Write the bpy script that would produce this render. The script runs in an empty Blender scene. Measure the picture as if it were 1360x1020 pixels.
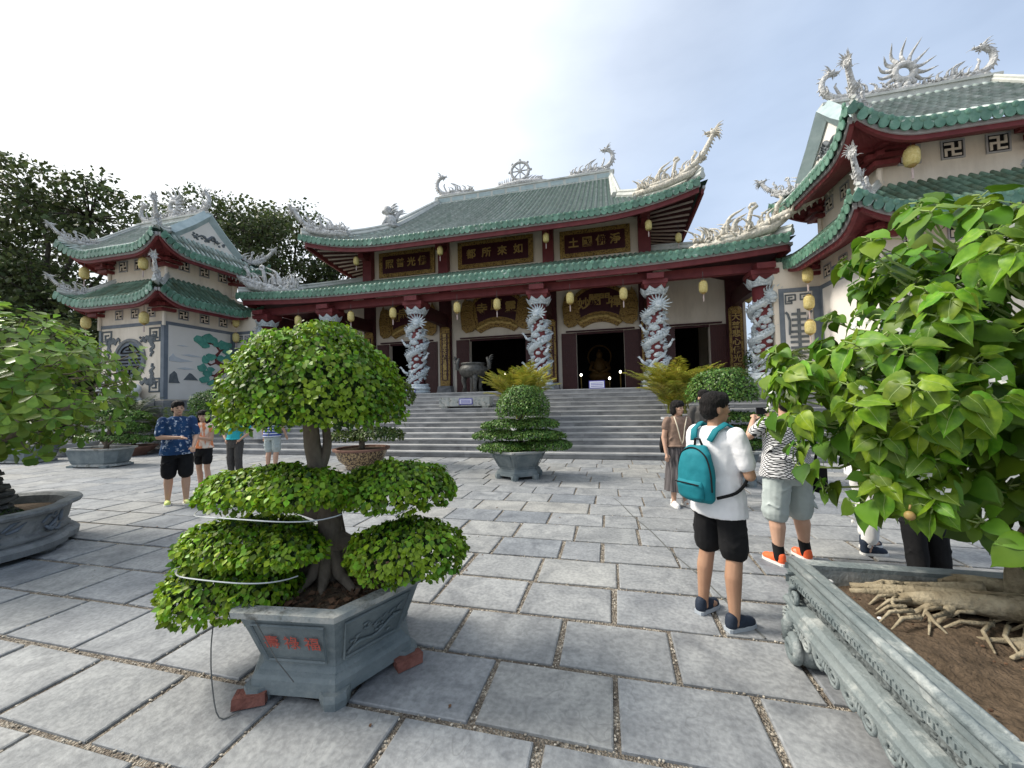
import bpy, bmesh, math, random
import numpy as np
from mathutils import Vector, Matrix, noise as mnoise
random.seed(7); RNG = np.random.default_rng(7)
SC = bpy.context.scene; COL = SC.collection
R = math.radians; PI = math.pi

# ------------------------------------------------------------ camera
cd = bpy.data.cameras.new('camera'); cam = bpy.data.objects.new('camera', cd); COL.objects.link(cam)
cd.sensor_width = 36; cd.lens = 36 * 519.0 / 1360.0; cd.clip_start = .05; cd.clip_end = 3000
_yaw, _pit, _rol = R(13.96), R(2.11), R(-1.317)
_F = Vector((-math.sin(_yaw)*math.cos(_pit), math.cos(_yaw)*math.cos(_pit), math.sin(_pit)))
_R0 = Vector((math.cos(_yaw), math.sin(_yaw), 0)); _U0 = _R0.cross(_F)
_R = _R0*math.cos(_rol) + _U0*math.sin(_rol); _U = -_R0*math.sin(_rol) + _U0*math.cos(_rol)
_m = Matrix((_R, _U, -_F)).transposed().to_4x4(); _m.translation = (0, 0, 1.70)
cam.matrix_world = _m
SC.camera = cam

# ------------------------------------------------------------ sky, sun, exposure
SUN_AZ, SUN_EL = R(-92), R(46)          # azimuth from +Y, negative = towards -X
wd = bpy.data.worlds.new('World'); SC.world = wd; wd.use_nodes = True
nt = wd.node_tree; nt.nodes.clear()
def _n(t, **k):
    n = nt.nodes.new(t)
    for a, b in k.items(): setattr(n, a, b)
    return n
sky = _n('ShaderNodeTexSky', sky_type='NISHITA', sun_disc=False, sun_elevation=SUN_EL, sun_rotation=SUN_AZ,
         air_density=1.0, dust_density=3.0, ozone_density=1.0)
tc = _n('ShaderNodeTexCoord'); mp = _n('ShaderNodeMapping'); mp.inputs['Scale'].default_value = (1, 1, 2.6)
nz = _n('ShaderNodeTexNoise'); nz.inputs['Scale'].default_value = 1.5; nz.inputs['Detail'].default_value = 7; nz.inputs['Roughness'].default_value = .5
nt.links.new(tc.outputs['Generated'], mp.inputs['Vector']); nt.links.new(mp.outputs[0], nz.inputs['Vector'])
# thin cloud veil, thicker round the sun
sv = (math.sin(SUN_AZ)*math.cos(SUN_EL), math.cos(SUN_AZ)*math.cos(SUN_EL), math.sin(SUN_EL))
dt = _n('ShaderNodeVectorMath', operation='DOT_PRODUCT'); dt.inputs[1].default_value = sv
nt.links.new(tc.outputs['Generated'], dt.inputs[0])
ad = _n('ShaderNodeMath', operation='MULTIPLY_ADD'); ad.inputs[1].default_value = .42; nt.links.new(dt.outputs['Value'], ad.inputs[0]); nt.links.new(nz.outputs['Fac'], ad.inputs[2])
rp = _n('ShaderNodeValToRGB'); rp.color_ramp.elements[0].position = .30; rp.color_ramp.elements[0].color = (.36,)*3+(1,)
rp.color_ramp.elements[1].position = .80; rp.color_ramp.elements[1].color = (1, 1, 1, 1)
nt.links.new(ad.outputs[0], rp.inputs[0])
cl = _n('ShaderNodeMix', data_type='RGBA')      # veil colour: bluish grey away from the sun, white near it
cr = _n('ShaderNodeValToRGB'); cr.color_ramp.elements[0].position = .18; cr.color_ramp.elements[0].color = (4.3, 5.15, 6.5, 1)
cr.color_ramp.elements[1].position = .88; cr.color_ramp.elements[1].color = (8.2, 8.35, 8.4, 1)
nt.links.new(dt.outputs['Value'], cr.inputs[0])
nt.links.new(rp.outputs[0], cl.inputs['Factor']); nt.links.new(sky.outputs[0], cl.inputs['A']); nt.links.new(cr.outputs[0], cl.inputs['B'])
bg = _n('ShaderNodeBackground'); bg.inputs['Strength'].default_value = .082
ou = _n('ShaderNodeOutputWorld')
nt.links.new(cl.outputs['Result'], bg.inputs['Color']); nt.links.new(bg.outputs[0], ou.inputs['Surface'])
sl = bpy.data.lights.new('sun', 'SUN'); sl.energy = 2.35; sl.angle = R(16); sl.color = (1, .93, .83)
so = bpy.data.objects.new('sun', sl); COL.objects.link(so)
so.rotation_euler = Vector(sv).to_track_quat('Z', 'Y').to_euler()
SC.view_settings.view_transform = 'Standard'; SC.view_settings.look = 'None'; SC.view_settings.gamma = 1
SC.view_settings.exposure = 1.05
SC.render.engine = 'CYCLES'; SC.cycles.use_denoising = True; SC.cycles.max_bounces = 6
SC.cycles.diffuse_bounces = 4; SC.cycles.glossy_bounces = 2; SC.cycles.transparent_max_bounces = 8

# ------------------------------------------------------------ materials
MAT = {}
def mat(name, col, col2=None, scale=6, rough=.75, bump=0., bscale=30, detail=4, objvar=0., island=0., spec=.3, metal=0., trans=0.,
        pos=(.35, .65), emit=None, stain=None, stain_scale=2.0, stain_pos=(.5, .7), stretch=None, voronoi=None, hue=0., coord='Object'):
    m = bpy.data.materials.new(name); m.use_nodes = True; t = m.node_tree; N = t.nodes; L = t.links
    b = N['Principled BSDF']; b.inputs['Roughness'].default_value = rough; b.inputs['Metallic'].default_value = metal
    b.inputs['Specular IOR Level'].default_value = spec
    c4 = lambda c: (c[0], c[1], c[2], 1)
    co = N.new('ShaderNodeTexCoord'); vec = co.outputs[coord]
    if stretch:
        q = N.new('ShaderNodeMapping'); q.inputs['Scale'].default_value = stretch; L.new(vec, q.inputs[0]); vec = q.outputs[0]
    oi = N.new('ShaderNodeObjectInfo')
    if objvar:      # every instance gets its own patch of the pattern
        av = N.new('ShaderNodeVectorMath'); av.operation = 'MULTIPLY_ADD'; cb = N.new('ShaderNodeCombineXYZ')
        for i in range(3): L.new(oi.outputs['Random'], cb.inputs[i])
        L.new(cb.outputs[0], av.inputs[0]); av.inputs[1].default_value = (37, 53, 71); L.new(vec, av.inputs[2]); vec = av.outputs[0]
    nz = N.new('ShaderNodeTexNoise'); nz.inputs['Scale'].default_value = scale; nz.inputs['Detail'].default_value = detail; nz.inputs['Roughness'].default_value = .6
    L.new(vec, nz.inputs['Vector']); fac = nz.outputs['Fac']
    if voronoi:
        vo = N.new('ShaderNodeTexVoronoi'); vo.inputs['Scale'].default_value = voronoi; L.new(vec, vo.inputs['Vector']); 
        sp = N.new('ShaderNodeSeparateColor'); L.new(vo.outputs['Color'], sp.inputs[0]); fac = sp.outputs[0]
    rp = N.new('ShaderNodeValToRGB'); rp.color_ramp.elements[0].position = pos[0]; rp.color_ramp.elements[1].position = pos[1]
    rp.color_ramp.elements[0].color = c4(col); rp.color_ramp.elements[1].color = c4(col2 or col)
    L.new(fac, rp.inputs[0]); out = rp.outputs[0]
    if stain:
        n2 = N.new('ShaderNodeTexNoise'); n2.inputs['Scale'].default_value = stain_scale; n2.inputs['Detail'].default_value = 8; n2.inputs['Roughness'].default_value = .65
        L.new(vec, n2.inputs['Vector']); r2 = N.new('ShaderNodeValToRGB'); r2.color_ramp.elements[0].position = stain_pos[0]; r2.color_ramp.elements[1].position = stain_pos[1]
        r2.color_ramp.elements[0].color = (0, 0, 0, 1); r2.color_ramp.elements[1].color = (1, 1, 1, 1); L.new(n2.outputs['Fac'], r2.inputs[0])
        mx = N.new('ShaderNodeMix'); mx.data_type = 'RGBA'; L.new(r2.outputs[0], mx.inputs['Factor']); L.new(out, mx.inputs['A']); mx.inputs['B'].default_value = c4(stain); out = mx.outputs['Result']
    for src, amt in ((oi.outputs['Random'], objvar), (None, island)):
        if not amt: continue
        hs = N.new('ShaderNodeHueSaturation'); mr = N.new('ShaderNodeMapRange'); mr.inputs['To Min'].default_value = 1-amt; mr.inputs['To Max'].default_value = 1+amt
        if src is None:
            ge = N.new('ShaderNodeNewGeometry'); src = ge.outputs['Random Per Island']
        L.new(src, mr.inputs['Value']); L.new(mr.outputs[0], hs.inputs['Value']); L.new(out, hs.inputs['Color']); out = hs.outputs[0]
        if hue:
            fr = N.new('ShaderNodeMath'); fr.operation = 'MULTIPLY'; fr.inputs[1].default_value = 7.31; f2 = N.new('ShaderNodeMath'); f2.operation = 'FRACT'
            L.new(src, fr.inputs[0]); L.new(fr.outputs[0], f2.inputs[0]); m3 = N.new('ShaderNodeMapRange'); m3.inputs['To Min'].default_value = .5-hue; m3.inputs['To Max'].default_value = .5+hue*.7
            L.new(f2.outputs[0], m3.inputs['Value']); L.new(m3.outputs[0], hs.inputs['Hue'])
    L.new(out, b.inputs['Base Color'])
    if bump:
        bn = N.new('ShaderNodeTexNoise'); bn.inputs['Scale'].default_value = bscale; bn.inputs['Detail'].default_value = 6; L.new(vec, bn.inputs['Vector'])
        hsrc = bn.outputs['Fac']
        if voronoi: hsrc = vo.outputs['Distance']
        bu = N.new('ShaderNodeBump'); bu.inputs['Strength'].default_value = bump; bu.inputs['Distance'].default_value = .02
        L.new(hsrc, bu.inputs['Height']); L.new(bu.outputs[0], b.inputs['Normal'])
    if trans:
        tr = N.new('ShaderNodeBsdfTranslucent'); L.new(out, tr.inputs['Color']); ms = N.new('ShaderNodeMixShader'); ms.inputs[0].default_value = trans
        L.new(b.outputs[0], ms.inputs[1]); L.new(tr.outputs[0], ms.inputs[2]); L.new(ms.outputs[0], N['Material Output'].inputs['Surface'])
    if emit:
        b.inputs['Emission Color'].default_value = c4(emit[:3]); b.inputs['Emission Strength'].default_value = emit[3]
    MAT[name] = m; return m

mat('gravel_joint', (.19, .16, .125), (.50, .45, .37), rough=.9, voronoi=75, bump=1., pos=(.25, .95), stain=(.15, .125, .10), stain_scale=9, stain_pos=(.42, .62))
mat('pebble', (.30, .26, .20), (.52, .48, .41), island=.35, rough=.8)
mat('earth', (.30, .28, .24), (.36, .34, .30), scale=1, rough=.95)
mat('tread_stone', (.27, .275, .275), (.40, .40, .395), scale=1.6, rough=.8, bump=.3, bscale=50, detail=10, objvar=.08, stain=(.17, .17, .172), stain_scale=1.4, stain_pos=(.55, .78))  # paler than the risers: light caught on treads and nosings put into colour
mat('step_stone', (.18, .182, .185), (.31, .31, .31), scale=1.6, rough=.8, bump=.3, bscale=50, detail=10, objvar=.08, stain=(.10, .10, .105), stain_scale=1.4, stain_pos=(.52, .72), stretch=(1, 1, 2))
mat('plaster', (.72, .635, .52), (.80, .72, .61), scale=.7, rough=.9, bump=.08, bscale=60, detail=8, stain=(.56, .49, .40), stain_scale=1.1, stain_pos=(.50, .82), stretch=(1.6, 1.6, .45))
mat('mural_white', (.70, .66, .60), (.76, .72, .67), scale=.9, rough=.9, detail=6)
mat('frame_grey', (.13, .155, .185), (.18, .205, .235), scale=3, rough=.7)
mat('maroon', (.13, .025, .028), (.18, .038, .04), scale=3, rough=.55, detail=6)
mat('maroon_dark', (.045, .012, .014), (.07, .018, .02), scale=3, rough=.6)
mat('bracket_red', (.13, .025, .027), (.19, .04, .04), scale=4, rough=.6)
mat('door_wood', (.055, .018, .016), (.085, .028, .024), scale=8, rough=.45, stretch=(6, 6, .6))
mat('fascia_grey', (.36, .35, .35), (.43, .42, .42), scale=3, rough=.8)
mat('rafter_pale', (.46, .36, .33), (.54, .44, .41), scale=3, rough=.8)
mat('tile_rib', (.36, .45, .405), (.62, .67, .635), scale=2.5, rough=.55, bump=.2, bscale=40, objvar=.12, detail=8, stain=(.20, .28, .22), stain_scale=1.3, stain_pos=(.50, .8))  # ribs paled: the sky's reflection on them is put into the colour
mat('tile_moss', (.10, .19, .135), (.19, .29, .22), scale=2.5, rough=.55, bump=.25, bscale=40, objvar=.15, detail=8, stain=(.11, .12, .065), stain_scale=1.6, stain_pos=(.48, .72))
mat('tile_bed', (.022, .055, .04), (.04, .08, .06), scale=2, rough=.6, detail=6)
mat('tile_bed_moss', (.035, .06, .035), (.05, .09, .06), scale=2, rough=.7, detail=6)
mat('eave_green', (.055, .15, .10), (.13, .25, .18), scale=5, rough=.42, objvar=.25, detail=6, stain=(.50, .55, .50), stain_scale=3.4, stain_pos=(.60, .70), spec=.5)
mat('white_stone', (.42, .42, .41), (.58, .58, .57), scale=7, rough=.85, bump=1., voronoi=13, stain=(.27, .27, .26), stain_scale=5, stain_pos=(.54, .78))
mat('cream_stone', (.50, .465, .39), (.64, .60, .52), scale=7, rough=.85, bump=1., voronoi=13, stain=(.30, .27, .22), stain_scale=5, stain_pos=(.56, .78))
mat('ridge_cap', (.42, .44, .41), (.55, .56, .52), scale=3, rough=.85, detail=8, stain=(.25, .27, .25), stain_scale=2, stain_pos=(.55, .75))
mat('gable_blue', (.30, .38, .39), (.40, .48, .485), scale=3, rough=.8, detail=6)
mat('dragon_blue', (.45, .51, .54), (.62, .67, .69), scale=5, rough=.5, bump=1., voronoi=17, stain=(.28, .32, .35), stain_scale=6, stain_pos=(.58, .74))
mat('gold_carve', (.15, .085, .025), (.50, .33, .10), scale=26, rough=.45, bump=1., bscale=20, detail=5, metal=.25, stain=(.05, .02, .012), stain_scale=14, stain_pos=(.52, .62))
mat('gold_dim', (.14, .08, .025), (.2, .12, .04), scale=8, rough=.5, metal=.2)
mat('gold', (.42, .28, .09), (.55, .40, .15), scale=8, rough=.4, metal=.35)
mat('board_dark', (.045, .010, .016), (.06, .014, .02), scale=4, rough=.4)
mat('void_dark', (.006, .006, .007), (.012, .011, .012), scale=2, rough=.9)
mat('lantern', (.52, .41, .13), (.66, .56, .26), scale=14, rough=.7, stain=(.42, .36, .12), stain_scale=22, stain_pos=(.56, .64))
mat('lantern_cap', (.30, .20, .06), (.36, .25, .09), rough=.6)
mat('bronze', (.05, .05, .046), (.11, .108, .10), scale=9, rough=.5, metal=.4, bump=.5, bscale=40)
mat('pot_grey', (.125, .155, .165), (.195, .225, .23), scale=5, rough=.75, bump=.35, bscale=45, detail=8, stain=(.26, .28, .27), stain_scale=6, stain_pos=(.55, .74))
mat('pot_rim', (.26, .29, .29), (.40, .40, .37), scale=9, rough=.85, bump=.5, bscale=50, detail=8, stain=(.13, .13, .115), stain_scale=8, stain_pos=(.52, .66))
mat('planter_stone', (.13, .16, .165), (.215, .245, .245), scale=4, rough=.6, bump=.6, bscale=34, detail=10, stain=(.44, .46, .44), stain_scale=7, stain_pos=(.54, .74), spec=.4)
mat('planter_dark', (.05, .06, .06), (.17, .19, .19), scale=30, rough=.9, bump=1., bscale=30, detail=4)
mat('basin_stone', (.16, .17, .175), (.26, .27, .27), scale=5, rough=.75, bump=.4, bscale=40, detail=8, stain=(.10, .105, .11), stain_scale=4, stain_pos=(.55, .7))
mat('rock_dark', (.045, .045, .043), (.14, .135, .125), scale=5, rough=.9, bump=1., bscale=14, detail=9, stretch=(1, 1, 6))
mat('rock_white', (.62, .62, .61), (.74, .74, .73), scale=5, rough=.8, bump=.8, bscale=9, stain=(.34, .34, .34), stain_scale=4, stain_pos=(.55, .66))
mat('soil', (.060, .042, .026), (.13, .092, .06), scale=16, rough=.95, bump=1., bscale=55, detail=9)
mat('mulch', (.055, .03, .017), (.17, .095, .055), island=.35, rough=.9)
mat('brick', (.16, .06, .045), (.26, .11, .085), scale=14, rough=.9, bump=.7, bscale=40, detail=6)
mat('bark', (.10, .08, .06), (.20, .165, .125), scale=8, rough=.9, bump=.7, bscale=24, detail=8, stretch=(1, 1, .5))
mat('bark_pale', (.22, .18, .115), (.42, .36, .25), scale=9, rough=.85, bump=1., bscale=34, detail=8, stain=(.15, .12, .075), stain_scale=5, stain_pos=(.52, .72))
mat('bark_dark', (.035, .03, .022), (.08, .07, .055), scale=5, rough=.9, bump=.6, bscale=12)
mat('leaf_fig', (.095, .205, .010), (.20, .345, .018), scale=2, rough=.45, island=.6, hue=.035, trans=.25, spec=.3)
mat('leaf_in_shaded', (.02, .05, .008), (.035, .08, .012), rough=.5, island=.4)  # darkened leaf copy: shade inside the crowns is put into its colour
mat('leaf_heart', (.08, .19, .012), (.18, .32, .02), scale=2.5, rough=.42, objvar=.42, hue=.03, trans=.30, spec=.35)
mat('leaf_heart_m', (.06, .15, .011), (.135, .255, .018), scale=2.5, rough=.42, island=.42, hue=.03, trans=.28, spec=.35)
mat('vein', (.30, .40, .13), (.34, .44, .16), rough=.5, trans=.2)
mat('leaf_lime', (.12, .225, .028), (.21, .34, .045), scale=2, rough=.4, island=.35, hue=.03, trans=.36, spec=.4)
mat('leaf_lime_o', (.12, .225, .028), (.21, .34, .045), scale=2, rough=.4, objvar=.35, hue=.03, trans=.36, spec=.4)
mat('leaf_topiary', (.055, .13, .02), (.105, .205, .034), scale=2, rough=.4, island=.5, hue=.03, trans=.2)
mat('leaf_tree', (.04, .062, .02), (.085, .115, .042), scale=1, rough=.5, island=.5, hue=.03, trans=.32)
mat('leaf_palm', (.17, .205, .022), (.33, .30, .035), scale=3, rough=.45, island=.35, hue=.03, trans=.3)
mat('leaf_cycad', (.03, .062, .016), (.06, .10, .026), scale=3, rough=.45, island=.4, hue=.02, trans=.2)
mat('leaf_mix', (.055, .095, .018), (.10, .14, .025), scale=3, rough=.45, island=.4, hue=.03, trans=.25)
mat('petal', (.75, .75, .72), rough=.6, trans=.3)
mat('fruit', (.26, .20, .06), (.32, .20, .08), scale=20, rough=.5)
mat('wire', (.55, .57, .58), rough=.35, metal=.4)
mat('wire_dark', (.10, .105, .10), rough=.6)
mat('relief_grey', (.10, .115, .125), (.155, .17, .18), scale=5, rough=.8)
mat('relief_teal', (.07, .26, .20), (.12, .36, .28), scale=5, rough=.7, objvar=.12)
mat('relief_maroon', (.11, .028, .025), (.16, .045, .04), scale=5, rough=.7)
mat('relief_haze', (.50, .52, .54), (.56, .58, .60), scale=3, rough=.9)
mat('paint_red', (.40, .075, .055), (.46, .12, .09), scale=30, rough=.8)
mat('sign_white', (.62, .63, .68), (.68, .69, .73), rough=.5)
mat('sign_blue', (.09, .08, .34), (.11, .10, .40), rough=.5)
mat('pot_white', (.50, .51, .52), (.58, .59, .60), rough=.6)
mat('pot_brown', (.16, .085, .06), (.22, .12, .09), rough=.6)
mat('pot_ornate', (.055, .030, .02), (.44, .31, .16), scale=22, rough=.35, detail=3, pos=(.46, .54), spec=.5)
mat('red_cloth', (.5, .04, .04), rough=.6)
mat('hose', (.30, .30, .31), rough=.5)
# people
mat('skin', (.50, .30, .205), (.55, .34, .24), scale=5, rough=.5)
mat('skin_tan', (.36, .20, .125), (.42, .245, .155), scale=5, rough=.5)
mat('hair', (.010, .009, .009), (.022, .019, .018), scale=30, rough=.6, spec=.15, bump=.9, bscale=60, stretch=(3, 3, .5))
mat('face_dark', (.03, .018, .015), rough=.4)
mat('lip', (.34, .11, .09), rough=.5)
mat('cloth_white', (.74, .74, .76), (.80, .80, .81), scale=4, rough=.9, bump=.9, bscale=6)
mat('cloth_black', (.006, .006, .007), (.010, .010, .011), scale=6, rough=.9, bump=.4, bscale=9)
mat('cloth_grey', (.36, .41, .40), (.44, .49, .475), scale=6, rough=.95, bump=.5, bscale=9)
mat('cloth_brown', (.20, .135, .10), (.25, .17, .13), scale=20, rough=.95, bump=.3, bscale=12)
mat('cloth_skirt', (.028, .025, .027), (.15, .135, .135), rough=.95, stretch=(40, 40, .5), scale=1)
mat('cloth_teal', (.02, .33, .38), (.03, .38, .43), scale=5, rough=.9)
mat('cloth_charcoal', (.05, .048, .045), (.085, .08, .075), scale=14, rough=.95, stretch=(6, 6, .7))
mat('cloth_white_pants', (.76, .75, .72), (.82, .81, .78), scale=6, rough=.95, bump=.4, bscale=8)
mat('cloth_print', (.012, .035, .10), (.02, .075, .19), scale=3, rough=.9, stain=(.50, .57, .68), stain_scale=16, stain_pos=(.56, .62))
mat('cloth_orange', (.72, .24, .10), (.82, .72, .60), scale=7, rough=.9, pos=(.44, .56), stretch=(2.2, 2.2, .7))
mat('bag_teal', (.005, .155, .19), (.01, .19, .23), scale=7, rough=.75, bump=.35, bscale=9)
mat('shoe_orange', (.85, .12, .035), (.9, .17, .06), scale=9, rough=.6)
mat('shoe_white', (.72, .71, .68), rough=.7)
mat('shoe_navy', (.014, .022, .04), (.02, .03, .05), scale=9, rough=.7)
mat('shoe_grey', (.40, .44, .48), rough=.7)
mat('shoe_lime', (.62, .72, .22), rough=.6)
mat('strap_cream', (.62, .55, .42), rough=.7)

def paving_mat(name, per_object):
    """slate slabs: each slab its own tone, clouded veining, pale flecks and hairline cracks"""
    m = bpy.data.materials.new(name); m.use_nodes = True; t = m.node_tree; N = t.nodes; L = t.links; b = N['Principled BSDF']
    b.inputs['Roughness'].default_value = .6; b.inputs['Specular IOR Level'].default_value = .35
    def nd(ty, **k):
        n = N.new(ty)
        for a, v in k.items(): setattr(n, a, v)
        return n
    def ramp(src, p0, c0, p1, c1):
        r = nd('ShaderNodeValToRGB'); r.color_ramp.elements[0].position = p0; r.color_ramp.elements[1].position = p1; r.color_ramp.elements[0].color = tuple(c0)+(1,); r.color_ramp.elements[1].color = tuple(c1)+(1,); L.new(src, r.inputs[0]); return r
    def mix(f, a, c, mode='MIX'):
        x = nd('ShaderNodeMix', data_type='RGBA', blend_type=mode); L.new(f, x.inputs['Factor']) if not isinstance(f, float) else setattr(x.inputs['Factor'], 'default_value', f)
        L.new(a, x.inputs['A']); L.new(c, x.inputs['B']) if not isinstance(c, tuple) else setattr(x.inputs['B'], 'default_value', c+(1,)); return x.outputs['Result']
    co = nd('ShaderNodeTexCoord'); rnd = nd('ShaderNodeObjectInfo').outputs['Random'] if per_object else nd('ShaderNodeNewGeometry').outputs['Random Per Island']
    cb = nd('ShaderNodeCombineXYZ')
    for i in range(3): L.new(rnd, cb.inputs[i])
    av = nd('ShaderNodeVectorMath', operation='MULTIPLY_ADD'); L.new(cb.outputs[0], av.inputs[0]); av.inputs[1].default_value = (31, 47, 5); L.new(co.outputs['Object'], av.inputs[2]); vec = av.outputs[0]
    tone = nd('ShaderNodeValToRGB'); tone.color_ramp.interpolation = 'LINEAR'; e = tone.color_ramp.elements
    e[0].position = 0; e[0].color = (0.194, 0.212, 0.231, 1); e[1].position = 1; e[1].color = (0.292, 0.292, 0.279, 1)
    for p, c in ((.10, (0.221, 0.236, 0.251)), (.16, (0.249, 0.258, 0.259)), (.45, (0.273, 0.282, 0.285)), (.7, (0.249, 0.262, 0.274)), (.85, (0.292, 0.298, 0.292))): x = e.new(p); x.color = c+(1,)
    L.new(rnd, tone.inputs[0]); out = tone.outputs[0]
    n1 = nd('ShaderNodeTexNoise'); n1.inputs['Scale'].default_value = 2.6; n1.inputs['Detail'].default_value = 12; n1.inputs['Roughness'].default_value = .62; n1.inputs['Distortion'].default_value = 1.1; L.new(vec, n1.inputs[0])
    out = mix(.85, out, ramp(n1.outputs['Fac'], .33, (.60, .61, .63), .66, (1.22, 1.21, 1.19)).outputs[0], 'MULTIPLY')
    n2 = nd('ShaderNodeTexNoise'); n2.inputs['Scale'].default_value = 34; n2.inputs['Detail'].default_value = 6; L.new(vec, n2.inputs[0])
    out = mix(.8, out, ramp(n2.outputs['Fac'], .34, (.74, .74, .75), .62, (1.12, 1.12, 1.12)).outputs[0], 'MULTIPLY')
    n3 = nd('ShaderNodeTexNoise'); n3.inputs['Scale'].default_value = 11; n3.inputs['Detail'].default_value = 9; n3.inputs['Roughness'].default_value = .75; L.new(vec, n3.inputs[0])
    out = mix(ramp(n3.outputs['Fac'], .66, (0, 0, 0), .73, (.8, .8, .8)).outputs[0], out, (.42, .42, .40))
    vo = nd('ShaderNodeTexVoronoi', feature='DISTANCE_TO_EDGE'); vo.inputs['Scale'].default_value = 2.1; n4 = nd('ShaderNodeTexNoise'); n4.inputs['Scale'].default_value = 3; L.new(vec, n4.inputs[0])
    dv = nd('ShaderNodeVectorMath', operation='MULTIPLY_ADD'); L.new(n4.outputs['Color'], dv.inputs[0]); dv.inputs[1].default_value = (.7, .7, 0); L.new(vec, dv.inputs[2]); L.new(dv.outputs[0], vo.inputs['Vector'])
    n5 = nd('ShaderNodeTexNoise'); n5.inputs['Scale'].default_value = 1.3; L.new(vec, n5.inputs[0])
    ck = nd('ShaderNodeMath', operation='MULTIPLY'); L.new(ramp(vo.outputs['Distance'], .0, (1, 1, 1), .007, (0, 0, 0)).outputs[0], ck.inputs[0]); L.new(ramp(n5.outputs['Fac'], .52, (0, 0, 0), .60, (.45, .45, .45)).outputs[0], ck.inputs[1])
    out = mix(ck.outputs[0], out, (.15, .15, .15))
    L.new(out, b.inputs['Base Color'])
    bu = nd('ShaderNodeBump'); bu.inputs['Strength'].default_value = .45; bu.inputs['Distance'].default_value = .01; sm = nd('ShaderNodeMath', operation='ADD'); L.new(n2.outputs['Fac'], sm.inputs[0]); L.new(n1.outputs['Fac'], sm.inputs[1]); L.new(sm.outputs[0], bu.inputs['Height']); L.new(bu.outputs[0], b.inputs['Normal'])
    MAT[name] = m
paving_mat('paving', True); paving_mat('paving_far', False)
def banded(name, c1, c2, freq, width, axis=2, c3=None, freq2=0):
    m = bpy.data.materials.new(name); m.use_nodes = True; t = m.node_tree; N = t.nodes; L = t.links; b = N['Principled BSDF']; b.inputs['Roughness'].default_value = .95
    co = N.new('ShaderNodeTexCoord'); sx = N.new('ShaderNodeSeparateXYZ'); L.new(co.outputs['Object'], sx.inputs[0])
    def wave(src, f, w):
        a = N.new('ShaderNodeMath'); a.operation = 'MULTIPLY'; a.inputs[1].default_value = f; L.new(src, a.inputs[0])
        fr = N.new('ShaderNodeMath'); fr.operation = 'FRACT'; L.new(a.outputs[0], fr.inputs[0])
        lt = N.new('ShaderNodeMath'); lt.operation = 'LESS_THAN'; lt.inputs[1].default_value = w; L.new(fr.outputs[0], lt.inputs[0]); return lt.outputs[0]
    if freq2:        # woven lattice: two diagonal families
        xy = N.new('ShaderNodeMath'); xy.operation = 'ADD'; L.new(sx.outputs[0], xy.inputs[0]); L.new(sx.outputs[1], xy.inputs[1])
        s1 = N.new('ShaderNodeMath'); s1.operation = 'MULTIPLY_ADD'; L.new(sx.outputs[2], s1.inputs[0]); s1.inputs[1].default_value = 1.3; L.new(xy.outputs[0], s1.inputs[2])
        s2 = N.new('ShaderNodeMath'); s2.operation = 'MULTIPLY_ADD'; L.new(sx.outputs[2], s2.inputs[0]); s2.inputs[1].default_value = -1.3; L.new(xy.outputs[0], s2.inputs[2])
        mm = N.new('ShaderNodeMath'); mm.operation = 'MAXIMUM'; L.new(wave(s1.outputs[0], freq, width), mm.inputs[0]); L.new(wave(s2.outputs[0], freq2, width), mm.inputs[1]); f = mm.outputs[0]
    else: f = wave(sx.outputs[axis], freq, width)
    mx = N.new('ShaderNodeMix'); mx.data_type = 'RGBA'; L.new(f, mx.inputs['Factor']); mx.inputs['A'].default_value = c1+(1,); mx.inputs['B'].default_value = c2+(1,)
    L.new(mx.outputs['Result'], b.inputs['Base Color']); MAT[name] = m
banded('cloth_stripe', (.025, .055, .26), (.66, .68, .74), 15, .34)
banded('cloth_lattice', (.74, .74, .74), (.02, .02, .025), 27, .28, freq2=27)

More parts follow.
